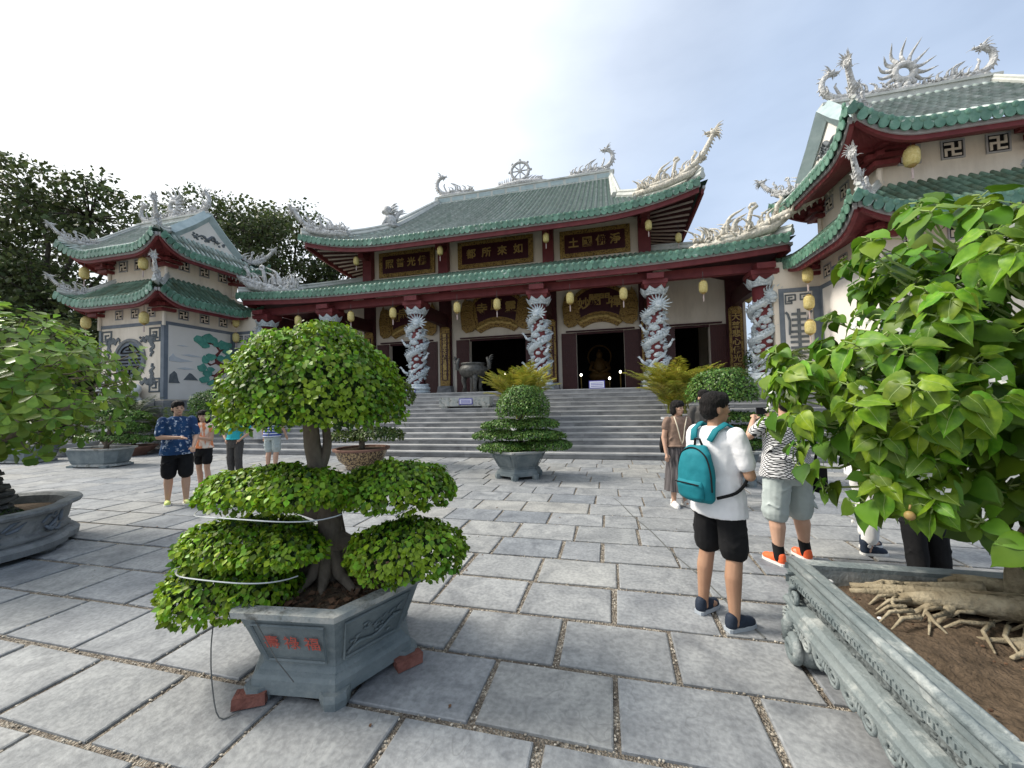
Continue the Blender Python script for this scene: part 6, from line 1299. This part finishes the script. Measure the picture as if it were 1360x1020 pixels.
bg_tree('tall dark spreading tree behind the outer side of the mural tower', (-34, 17, 0), 18, [(-4, 0, 11, 4.2), (1, 1, 14.6, 4), (-2, 0, 15.5, 3.6), (4, 2, 12.2, 3.2), (5.5, 3, 11, 2.6), (-6, 1, 13, 4), (0, -1, 9.0, 3.6), (-5, -2, 8, 3.4), (3.5, 1, 8, 2.4), (-10, 1, 11, 4), (-9, 0, 7, 3.5), (2, 0, 5.5, 2.4)], 1, .9)
bg_tree('round crowned tree rising directly behind the mural tower roof', (-33, 26, 0), 20, [(0, 0, 18.0, 3.2), (3.2, 1, 17.4, 2.8), (-3, 0, 17.2, 3), (5.5, 0, 16.0, 2.4), (0, 0, 14, 3), (4, 0, 13, 3)], 2, .9)
bg_tree('airy dark tree between the mural tower and the temple hall', (-30.5, 31, 0), 19, [(-3.5, 0, 18.0, 2.8), (-1, 0, 19.5, 2.6), (2.5, 0, 18.6, 2.8), (4.5, 1, 16.4, 3), (0, 0, 15.2, 3.4), (4, 0, 12.5, 3), (-3.5, 0, 13.5, 3.0)], 3, .8, .32)
bg_tree('dense dark tree low behind the corner of the hall', (-24.5, 31, 0), 17, [(0, 0, 14.5, 3), (2.5, 0, 15, 2.4), (-2, 0, 12, 3), (2.5, 0, 11, 3), (-1, 0, 9, 3)], 4, .9, .32)
bg_tree('low leafy tree filling the view under the light green leaves', (-30, 15, .6), 7, [(0, 0, 3.5, 2.8), (3, 0, 3.0, 2.2), (-4, 0, 3.5, 3), (-8, 0, 4, 3), (0, 1, 5.4, 2.4), (-3, 0, 1.6, 2), (2, 0, 1.4, 1.8), (-7, 0, 1.6, 2.2), (5, 1, 1.6, 1.8)], 6, 1.1, .3)
bg_tree('dark hedge like tree filling the ground beyond the outer trough', (-33, 11.5, 0), 8, [(0, 0, 4.5, 3), (3, 0, 3.5, 2.6), (-3, 0, 4, 3), (0, 2, 6, 2.6), (5, 2, 5, 2.4), (2, 0, 2.0, 2.2), (-2, 0, 2, 2.2)], 5, .9, .3)

# ============================================================ furnishings on the stairs
ce = thing('bronze_censer', 'three legged bronze censer with tall handles before the central door', 'censer', (CX-.0, 15.55, FL))
m = MB(); m.lathe([(.2, .62), (.45, .66), (.58, .82), (.60, .95), (.52, 1.08), (.46, 1.12), (.50, 1.15), (.52, 1.22), (.44, 1.22)], n=22, cap=False); m.build('bowl', 'bronze', ce, True)
for k in range(3):
    a = -PI/2+.5+2*PI*k/3; m = MB(); c, s_ = math.cos(a), math.sin(a); m.tube([(.36*c, .36*s_, .74), (.44*c, .44*s_, .5), (.38*c, .38*s_, .25), (.42*c, .42*s_, .03)], [.15, .11, .075, .10], 9); m.build('leg', 'bronze', ce, True)
for sg in (-1, 1):
    m = MB(); m.tube([(sg*.54, 0, .92), (sg*.72, 0, 1.0), (sg*.70, 0, 1.25), (sg*.62, 0, 1.45)], [.06, .08, .09, .05], 7)
    for k in range(7): m.flame((sg*(.62+.02*k), 0, 1.0+.07*k), (sg*.7, random.uniform(-.4, .4), .7), .22, .05, .6)
    m.build('dragon_handle', 'bronze', ce, True)
be = thing('stone_altar_bench', 'low grey stone slab with a small notice on the stairs below the censer', 'bench', (-5.2, 13.72, on_step(13.6)))
m = MB(); m.span((-.98, -.2, .07), (.98, .3, .40)); m.build('slab', 'pot_rim', be)
for sg in (-1, 1): m = MB(); m.span((sg*.8-.12, -.16, 0), (sg*.8+.12, .26, .072)); m.build('foot', 'pot_rim', be)
def notice(label, loc, w=.5, h=.22, rx=-.15):
    t = thing('notice_plate', label, 'sign', loc); m = MB(); m.span((-w/2, -.01, 0), (w/2, .01, h)); m.build('plate', 'sign_blue', t); m = MB(); m.span((-w/2+.03, -.016, .03), (w/2-.03, -.011, h-.03)); m.build('face', 'sign_white', t)
    for q in range(3): m = MB(); m.span((-w/2+.07, -.019, h*(.24+.2*q)), (w/2-.07, -.017, h*(.24+.2*q)+.022)); m.build('lettering_line', 'sign_blue', t)
    t.rotation_euler = (rx, 0, 0); return t
notice('blue edged notice fixed to the stone slab below the censer', (-5.12, 13.5, on_step(13.6)+.13), .52, .22, 0)
notice('white notice plate standing at the top step before the right door', (-.45, 15.0, FL), .58, .30); notice('small white notice at the foot of the dragon column beside the censer', (COLX[2]-.05, 15.35, FL), .52, .22)
m = MB(); m.lathe([(.07, 0), (.07, .3), (.05, .32)], n=10); tag(m.build('fire_extinguisher', 'red_cloth', loc=(COLX[2]-.5, 15.5, FL)), 'small red canister beside the dragon column near the censer', 'canister')
# ============================================================ people
def rc(mb, p0, r0, p1, r1, n=12, flat=1., up=(0, 0, 1)):
    p0, p1 = Vector(p0), Vector(p1); d = (p1-p0); L = d.length; d = d.normalized() if L > 1e-6 else Vector((0, 0, 1))
    mb.tube([p0-d*r0*.93, p0-d*r0*.55, p0, p0+(p1-p0)*.5, p1, p1+d*r1*.55, p1+d*r1*.93], [r0*.36, r0*.84, r0, (r0+r1)/2, r1, r1*.84, r1*.36], n, flat=flat, up=up)
def loft(mb, rings, n=20):
    """rings: (rx, ry, z, yoff[, xoff])"""
    vs = []
    for r in rings:
        for j in range(n): a = 2*PI*j/n; vs.append((r[0]*math.cos(a)+(r[4] if len(r) > 4 else 0), r[1]*math.sin(a)+r[3], r[2]))
    k = len(rings); mb.add(vs, [(i*n+j, i*n+(j+1) % n, (i+1)*n+(j+1) % n, (i+1)*n+j) for i in range(k-1) for j in range(n)]+[tuple(range(n-1, -1, -1)), tuple((k-1)*n+j for j in range(n))])
def hand(mb, w, d, side, curl=.5):
    """five separate fingers from wrist w along d"""
    w = Vector(w); d = Vector(d).normalized(); s_ = d.cross(Vector((0, 0, 1)));
    if s_.length < .2: s_ = Vector((0, 1, 0))
    s_.normalize(); nrm = s_.cross(d).normalized(); pc = w+d*.045
    rc(mb, w, .024, w+d*.07, .033, 10, .62, up=tuple(nrm) if abs(nrm.dot(d)) < .9 else (0, 0, 1))
    for i, l in enumerate((.062, .072, .068, .052)):
        b = w+d*.085+s_*(-.028+.0185*i); k = b+d*l*.5-nrm*.006; e = k+(d*(1-curl)-nrm*curl).normalized()*l*.5; mb.tube([b-d*.02, b, k, e], [.0095, .0092, .0085, .0065], 7)
    tb = w+d*.03-s_*.03*side; mb.tube([tb, tb+d*.03-s_*.022*side, tb+d*.06-s_*.026*side-nrm*.01], [.0115, .0105, .008], 7)
def person(label, loc, heading, H=1.70, arms=None, legs=None, wide=1., head_yaw=0., skin='skin', top=None, bottom=None, shoe=None, hair='short', sock=None, face=True, hair_long=0., lean=0., sleeve=.62, hem=.82, voxel=.0085, belly=0.):
    t = thing('person', label, 'person', loc, heading); s = H/1.72; t.scale = (s, s, s); W = wide
    arms = arms or {}; legs = legs or [((-.10, 0), 0), ((.10, 0), 0)]
    SH = {-1: Vector((-.175*W, -.005, 1.405)), 1: Vector((.175*W, -.005, 1.405))}
    A = {}
    for sd in (-1, 1): A[sd] = [SH[sd]]+[Vector(p) for p in arms.get(sd, ((sd*.235*W, -.02, 1.12), (sd*.24*W, .05, .88)))]
    Lg = []
    for (fx, fy), kb in legs: hip = Vector((math.copysign(.092*W, fx), 0, .90)); an = Vector((fx, fy-.02, .085)); kn = (hip+an)/2+Vector((0, .03+kb, .02)); Lg.append((hip, kn, an))
    b = MB(); ty = lambda z: lean*(z-.9)
    loft(b, [(.13*W, .10, .80, 0), (.165*W, .118, .90, 0), (.16*W, .115+belly*.5, .98, ty(.98)+belly*.3), (.142*W, .105+belly, 1.08, ty(1.08)+belly*.5), (.155*W, .115+belly*.6, 1.22, ty(1.22)), (.17*W, .112, 1.34, ty(1.34)), (.135*W, .085, 1.42, ty(1.42)), (.07, .065, 1.46, ty(1.46))])
    hc = Vector((0, ty(1.6)+.015, 1.60)); rc(b, (0, ty(1.44)-.005, 1.42), .058, (0, hc.y-.005, 1.54), .052)
    Mh = Matrix.Rotation(head_yaw, 3, 'Z'); hp = lambda x, y, z: hc+Mh @ Vector((x, y, z))
    b.ell(hp(0, 0, .025), (.075, .095, .098), 16, 12, 0, Mh); b.ell(hp(0, .028, -.055), (.056, .064, .060), 14, 10, 0, Mh); b.ell(hp(0, .055, -.092), (.026, .024, .02), 10, 8, 0, Mh); b.ell(hp(0, .06, -.01), (.062, .034, .05), 12, 8, 0, Mh)
    b.ell(hp(0, .103, -.022), (.014, .018, .014), 8, 6, 0, Mh); b.tube([hp(0, .088, .018), hp(0, .108, -.02)], [.009, .012], 7); b.ell(hp(0, .088, -.058), (.022, .012, .009), 8, 6, 0, Mh)
    for sd in (-1, 1):
        b.ell(hp(sd*.077, -.012, -.012), (.013, .02, .032), 8, 6, 0, Mh)
        sh, el, ha = A[sd]; rc(b, sh, .052, el, .040); rc(b, el, .040, ha, .026); hand(b, ha, ha-el, sd)
    for hip, kn, an in Lg:
        rc(b, hip, .085*W, kn, .055*W); rc(b, kn, .053*W, kn+(an-kn)*.35+Vector((0, -.014, 0)), .056*W); rc(b, kn+(an-kn)*.35+Vector((0, -.014, 0)), .056*W, an, .036); rc(b, an-Vector((0, .03, .03)), .038, an+Vector((0, .12, -.045)), .03, 10, 1.)
    remeshed('body', b, skin, voxel, t, 3)
    if face:
        for sd in (-1, 1):
            m = MB(); m.ell(hp(sd*.030, .0905, .006), (.014, .006, .0055), 8, 6, 0, Mh); m.build('eye', 'face_dark', t, True); m = MB(); m.tube([hp(sd*.014, .096, .024), hp(sd*.032, .094, .030), hp(sd*.048, .084, .024)], [.003, .004, .002], 5); m.build('eyebrow', 'hair', t, True)
        m = MB(); m.tube([hp(-.023, .088, -.054), hp(-.008, .098, -.059), hp(.008, .098, -.059), hp(.023, .088, -.054)], [.003, .006, .006, .003], 6); m.build('mouth', 'lip', t, True)
    if hair:
        m = MB(); m.ell(hp(0, -.014, .050), (.086, .103, .092), 16, 10, 0, Mh); m.ell(hp(0, -.045, .0), (.080, .072, .085), 14, 8, 0, Mh); m.ell(hp(0, .04, .098), (.066, .056, .034), 12, 8, 0, Mh)
        rn = random.Random(len(label))
        for k in range(26): a = rn.uniform(-1.2, 1.2); m.tube([hp(.06*math.sin(a), .045+.02*rn.random(), .105), hp(.072*math.sin(a), .088*math.cos(a)*.96, .088-.012*rn.random()), hp(.078*math.sin(a), .097*math.cos(a)*.98, .062-.018*rn.random())], [.014, .012, .006], 6)
        if hair in ('bob', 'long'):
            for sd in (-1, 1): rc(m, hp(sd*.075, -.01, .03), .03, hp(sd*.082, .0, -.07), .026)
            m.ell(hp(0, -.05, -.05), (.085, .06, .075), 12, 8, 0, Mh)
            for k in range(9): a = (k-4)*.21; m.tube([hp(.05*math.sin(a), .06, .11), hp(.082*math.sin(a), .098*math.cos(a), .07), hp(.088*math.sin(a), .103*math.cos(a), .036)], [.018, .016, .008], 7)
        if hair == 'long':
            loft(m, [(.085, .05, 1.62, -.05), (.095, .05, 1.5, -.06), (.10, .045, 1.38, -.08), (.08, .035, 1.28, -.09)]); rc(m, hp(.08, .0, -.05), .03, (.10, .06, 1.34), .028); rc(m, hp(-.08, .0, -.05), .03, (-.10, .06, 1.36), .026)
        remeshed('hair', m, 'hair', .008, t, 1, wrinkle=.0045, wf=(55, 55, 14))
    if top:
        m = MB(); e = .022; loft(m, [(.208*W, .158+belly, hem, belly*.6), (.207*W, .157+belly*.9, hem+.02, belly*.6), (.192*W, .147+belly, .98, ty(.98)+belly*.5), (.172*W, .132+belly, 1.10, ty(1.1)+belly*.5), (.178*W, .136+belly*.6, 1.24, ty(1.24)), (.188*W, .132, 1.35, ty(1.35)), (.15*W, .10, 1.43, ty(1.43)), (.085, .078, 1.468, ty(1.46))])
        for sd in (-1, 1):
            sh, el, ha = A[sd]; f = el if sleeve >= 1 else sh+(el-sh)*sleeve; rc(m, sh+Vector((-sd*.010, 0, -.003)), .069, f, .064 if sleeve < 1 else .056)
            if sleeve > 1: rc(m, el, .054, el+(ha-el)*(sleeve-1), .045)
        rn = random.Random(3+len(label))
        for k in range(9): z = rn.uniform(hem+.05, 1.2); a = rn.uniform(0, 6.3); m.tube([(.175*W*math.cos(a), (.13+belly)*math.sin(a), z), (.18*W*math.cos(a+.5), (.135+belly)*math.sin(a+.5), z+rn.uniform(-.08, .1)), (.175*W*math.cos(a+1), (.13+belly)*math.sin(a+1), z+rn.uniform(-.1, .15))], [.004, .014, .004], 6)
        remeshed('shirt', m, top, .010, t, 2, wrinkle=.0065)
    if bottom:
        kind, bm_, end = bottom; m = MB()
        if kind == 'skirt':
            n = 40; rings = [(.155, .12, 1.02), (.175, .135, .95), (.185, .15, .80), (.21, .18, .6), (.235, .205, end)]; vs = []
            for i, (rx, ry, z) in enumerate(rings):
                for j in range(n): a = 2*PI*j/n; p = 1+.045*i*.5*math.sin(a*13); vs.append((rx*p*math.cos(a), ry*p*math.sin(a), z))
            m.add(vs, [(i*n+j, i*n+(j+1) % n, (i+1)*n+(j+1) % n, (i+1)*n+j) for i in range(len(rings)-1) for j in range(n)]+[tuple(range(n))]); m.build('skirt', bm_, t, True)
        else:
            loft(m, [(.165*W, .128+belly*.5, 1.0, belly*.4), (.176*W, .135+belly*.4, .94, belly*.3), (.182*W, .135, .86, 0), (.15*W, .11, .78, 0)])
            for hip, kn, an in Lg:
                if end > .35: f = hip+(kn-hip)*((.9-end)/(.9-kn.z)); rc(m, hip+Vector((0, 0, -.02)), .092*W, f, .092*W, 14)
                else: rc(m, hip+Vector((0, 0, -.02)), .102*W, kn, .078*W, 14); rc(m, kn, .078*W, kn+(an-kn)*((kn.z-end)/(kn.z-an.z)), .066*W, 14)
            rn = random.Random(5)
            for hip, kn, an in Lg:
                for k in range(5): z = rn.uniform(max(end+.04, .2), .85); x0 = hip.x+(an.x-hip.x)*(.9-z)/.8; a = rn.uniform(0, 6); q = .095*W if z > .5 else .075*W; m.tube([(x0+q*math.cos(a), q*math.sin(a), z), (x0+q*math.cos(a+.7), q*math.sin(a+.7), z+rn.uniform(-.06, .06)), (x0+q*math.cos(a+1.4), q*math.sin(a+1.4), z+.02)], [.003, .012, .003], 6)
            o = remeshed('shorts' if end > .35 else 'trousers', m, bm_, .010, t, 2, wrinkle=.006)
    for hip, kn, an in Lg:
        if not shoe: break
        upper, sole, style = shoe; c = an-Vector((0, 0, .085)); out = math.copysign(.12, an.x); Rz = Matrix.Rotation(-out, 3, 'Z'); q = lambda x, y, z: c+Rz @ Vector((x, y, z))
        m = MB(); pr = [(-.075, .028), (-.06, .038), (0, .040), (.07, .046), (.13, .046), (.165, .034), (.185, .014)]
        m.add([q(sg*w, y, z) for z in (0, .026) for sg, lst in ((1, pr), (-1, pr[::-1])) for y, w in lst], [tuple(range(13, -1, -1)), tuple(range(14, 28))]+[(i, (i+1) % 14, 14+(i+1) % 14, 14+i) for i in range(14)]); m.build('shoe_sole', sole, t)
        m = MB(); m.ell(q(0, .115, .035), (.044, .07, .042), 12, 8, 0, Rz); m.ell(q(0, .05, .045), (.043, .08, .05 if style != 'slide' else .04), 12, 8, 0, Rz)
        if style != 'slide': rc(m, q(0, -.035, .045), .043, q(0, -.03, .085 if style != 'high' else .13), .042)
        remeshed('shoe', m, upper, .008, t, 2)
        if style == 'high':
            for k in range(5): l = MB(); l.tube([q(-.02, .02+.02*k, .115-.016*k), q(.02, .02+.02*k, .115-.016*k)], .005, 5); l.build('lace', 'shoe_white', t)
            l = MB(); l.lathe([(.02, 0), (.018, .004)], n=12); o_ = l.build('round_patch', 'shoe_white', t); o_.location = q(.044, -.02, .105); o_.rotation_euler = (0, PI/2, -out)
        if sock: m = MB(); rc(m, an-Vector((0, .012, .02)), .050, an+(kn-an)*.26, .052); remeshed('sock', m, sock, .008, t, 1)
    return t
def face_to(vx, vy): return math.atan2(vy, vx)-PI/2      # local +Y is forward
# -- man in white T-shirt with the teal backpack
hd = face_to(.79, .61); mw = Vector((.78, 3.31, 0))
person('man in white T-shirt and black shorts with folded arms, wearing the teal backpack', mw, hd, 1.70, {1: ((.25, .03, 1.12), (.06, .235, 1.10)), -1: ((-.25, .03, 1.12), (-.06, .24, 1.13))}, [((-.13, -.03), 0), ((.14, -.03), .0)], 1.06, R(-22), 'skin_tan', 'cloth_white', ('shorts', 'cloth_black', .56), ('shoe_navy', 'shoe_grey', 'clog'), 'short', hem=.80, sleeve=.70)
bp = thing('backpack', 'teal backpack with black piping on the back of the man in white', 'backpack', mw, hd); m = MB(); W_ = 1.
loft(m, [(.11, .045, .91, -.205), (.14, .075, .94, -.215), (.148, .085, 1.03, -.22), (.142, .08, 1.16, -.215), (.122, .062, 1.26, -.205), (.075, .035, 1.315, -.19)], 20); remeshed('pack_body', m, 'bag_teal', .01, bp, 3, wrinkle=.007)
m = MB(); loft(m, [(.09, .03, .925, -.265), (.115, .04, .95, -.275), (.115, .045, 1.04, -.285), (.105, .025, 1.07, -.28)], 18); remeshed('front_pocket', m, 'bag_teal', .01, bp, 2, wrinkle=.004)
for sd in (-1, 1):
    m = MB(); m.tube([(sd*.07, -.15, 1.35), (sd*.095, -.11, 1.43), (sd*.11, -.02, 1.475), (sd*.12, .07, 1.43), (sd*.13, .125, 1.30)], .030, 8, flat=.35, up=(1, 0, 0)); m.build('shoulder_strap', 'bag_teal', bp, True)
    m = MB(); m.tube(bez([(sd*.13, .135, 1.3), (sd*.205, .08, 1.12), (sd*.212, -.05, 1.0), (sd*.14, -.18, .95)], 14), .011, 6); m.build('lower_strap', 'cloth_black', bp, True)
m = MB(); m.tube([(-.035, -.18, 1.31), (-.02, -.19, 1.365), (.02, -.19, 1.365), (.035, -.18, 1.31)], .009, 6); m.build('grab_loop', 'cloth_black', bp, True)
m = MB(); m.tube(bez([(-.147, -.235, 1.0), (-.142, -.24, 1.14), (-.105, -.245, 1.255), (0, -.245, 1.305), (.105, -.245, 1.255), (.142, -.24, 1.14), (.147, -.235, 1.0)], 24), .006, 5); m.build('zip_line', 'cloth_black', bp); m = MB(); m.tube([(-.105, -.318, 1.05), (0, -.332, 1.055), (.105, -.318, 1.05)], .005, 5); m.build('zip_line', 'cloth_black', bp)
# -- woman in brown, man behind her
hd = face_to(.35, -.94); wb = Vector((1.0, 6.47, 0))
person('smiling woman with bobbed hair in brown knit top and long striped skirt', wb, hd, 1.60, None, None, 1.0, R(25), 'skin', 'cloth_brown', ('skirt', 'cloth_skirt', .26), ('shoe_white', 'shoe_white', 'low'), 'bob', hem=.98, sleeve=.4)
cb_ = thing('shoulder_bag', 'dark bag with cream strap hanging at the side of the woman in brown', 'bag', wb, hd); m = MB(); m.tube([(-.10, .10, 1.36), (-.03, .15, 1.2), (.0, .155, 1.02), (.02, .15, .95), (.05, .155, 1.05), (.08, .14, 1.22), (.10, .09, 1.37)], .008, 6); m.build('strap', 'strap_cream', cb_, True)
m = MB(); loft(m, [(.10, .05, .80, -.13, .12), (.12, .06, .9, -.13, .12), (.10, .05, 1.05, -.13, .12)], 12); m.build('bag_body', 'cloth_black', cb_, True)
person('black haired man standing behind the white T-shirt, in a dark shirt', (1.55, 7.25, 0), face_to(.15, -.98), 1.76, None, None, 1.02, R(0), 'skin', 'cloth_charcoal', ('trousers', 'cloth_black', .1), ('shoe_navy', 'shoe_white', 'low'), 'short')
# -- photographer in lattice shirt
hd = face_to(-.35, .94); pl_ = Vector((1.73, 4.55, 0))
person('stout person in black and white lattice shirt, grey cargo shorts and orange running shoes', pl_, hd, 1.70, {-1: ((-.33, .10, 1.27), (-.14, .28, 1.42)), 1: ((.30, .12, 1.27), (.12, .28, 1.43))}, [((-.18, -.02), 0), ((.17, .04), 0)], 1.30, 0, 'skin', 'cloth_lattice', ('shorts', 'cloth_grey', .50), ('shoe_orange', 'shoe_white', 'low'), 'short', sock='cloth_black', belly=.03, hem=.86)
sb = thing('sling_bag', 'small black sling bag at the hip of the person in lattice shirt', 'bag', pl_, hd); m = MB(); m.box((.285, -.03, .82), (.09, .17, .26)); m.build('bag_body', 'cloth_black', sb); m = MB(); m.tube([(.27, -.03, .94), (.25, -.10, 1.15), (.05, -.155, 1.38), (-.12, -.10, 1.47)], .014, 6); m.build('strap', 'cloth_black', sb, True); m = MB(); m.box((.285, -.03, .965), (.03, .05, .03)); m.build('buckle', 'shoe_grey', sb)
cm_ = MB(); cm_.box((0, 0, 0), (.15, .012, .075)); o = tag(cm_.build('mobile_phone', 'cloth_black', loc=pl_+Vector((-.10, .30, 1.50)), rz=hd), 'black phone held up by the person in the lattice shirt', 'phone')
# -- two people behind the heart leaves
person('person in wide white trousers and black high top canvas shoes beyond the trough', (2.62, 4.98, 0), face_to(.97, .24), 1.64, None, [((-.10, .08), 0), ((.10, -.08), 0)], 1.05, 0, 'skin', 'cloth_white', ('trousers', 'cloth_white_pants', .17), ('shoe_navy', 'shoe_white', 'high'), 'bob')
person('person in loose black trousers standing close behind the carved trough', (2.72, 4.35, 0), face_to(-.24, .97), 1.66, None, None, 1.12, 0, 'skin', 'cloth_black', ('trousers', 'cloth_black', .06), ('shoe_navy', 'shoe_white', 'low'), 'short')
# -- group on the left
hd = face_to(.86, -.50)
person('man in navy splash print shirt rubbing his forearm, black shorts, lime sandals', (-7.32, 5.22, 0), hd, 1.78, {1: ((.245, .06, 1.14), (.02, .29, 1.13)), -1: ((-.235, .10, 1.13), (-.17, .36, .98))}, [((-.11, .08), 0), ((.11, -.08), 0)], 1.12, R(8), 'skin', 'cloth_print', ('shorts', 'cloth_black', .53), ('shoe_lime', 'shoe_white', 'slide'), 'short', hem=.84, sleeve=.8)
person('long haired woman in orange tie dye top and black shorts looking at a phone', (-7.75, 6.0, 0), face_to(.25, -.97), 1.60, {-1: ((-.2, .05, 1.12), (-.02, .28, 1.18)), 1: ((.3, -.02, 1.14), (.22, .10, .95))}, [((-.1, 0), 0), ((.1, -.05), 0)], .94, R(20), 'skin', 'cloth_orange', ('shorts', 'cloth_black', .66), ('shoe_white', 'shoe_white', 'slide'), 'long', hem=.94, sleeve=.35)
m = MB(); m.box((0, 0, 0), (.07, .012, .14), tilt=Matrix.Rotation(-.6, 3, 'X')); tag(m.build('mobile_phone', 'cloth_black', loc=(-7.70, 5.70, 1.17), rz=face_to(.25, -.97)), 'phone in the hand of the woman in orange', 'phone')
person('person in teal T-shirt with hands on hips and charcoal culottes', (-8.25, 7.1, 0), face_to(.2, -.98), 1.62, {-1: ((-.36, -.06, 1.16), (-.19, .06, .99)), 1: ((.36, -.06, 1.16), (.19, .06, .99))}, None, 1.0, 0, 'skin', 'cloth_teal', ('trousers', 'cloth_charcoal', .2), ('shoe_navy', 'shoe_white', 'low'), 'bob', hem=.98)
mat('print_yellow', (.65, .55, .12), (.75, .66, .2), scale=30, rough=.8)
person('man in blue and white striped polo shirt beyond the fig bonsai', (-8.35, 8.2, 0), face_to(-.15, .99), 1.74, {-1: ((-.26, 0, 1.13), (-.27, .06, .88)), 1: ((.26, 0, 1.13), (.29, .10, .90))}, None, 1.08, 0, 'skin', 'cloth_stripe', ('shorts', 'cloth_grey', .55), ('shoe_navy', 'shoe_white', 'low'), 'short', hem=.86)
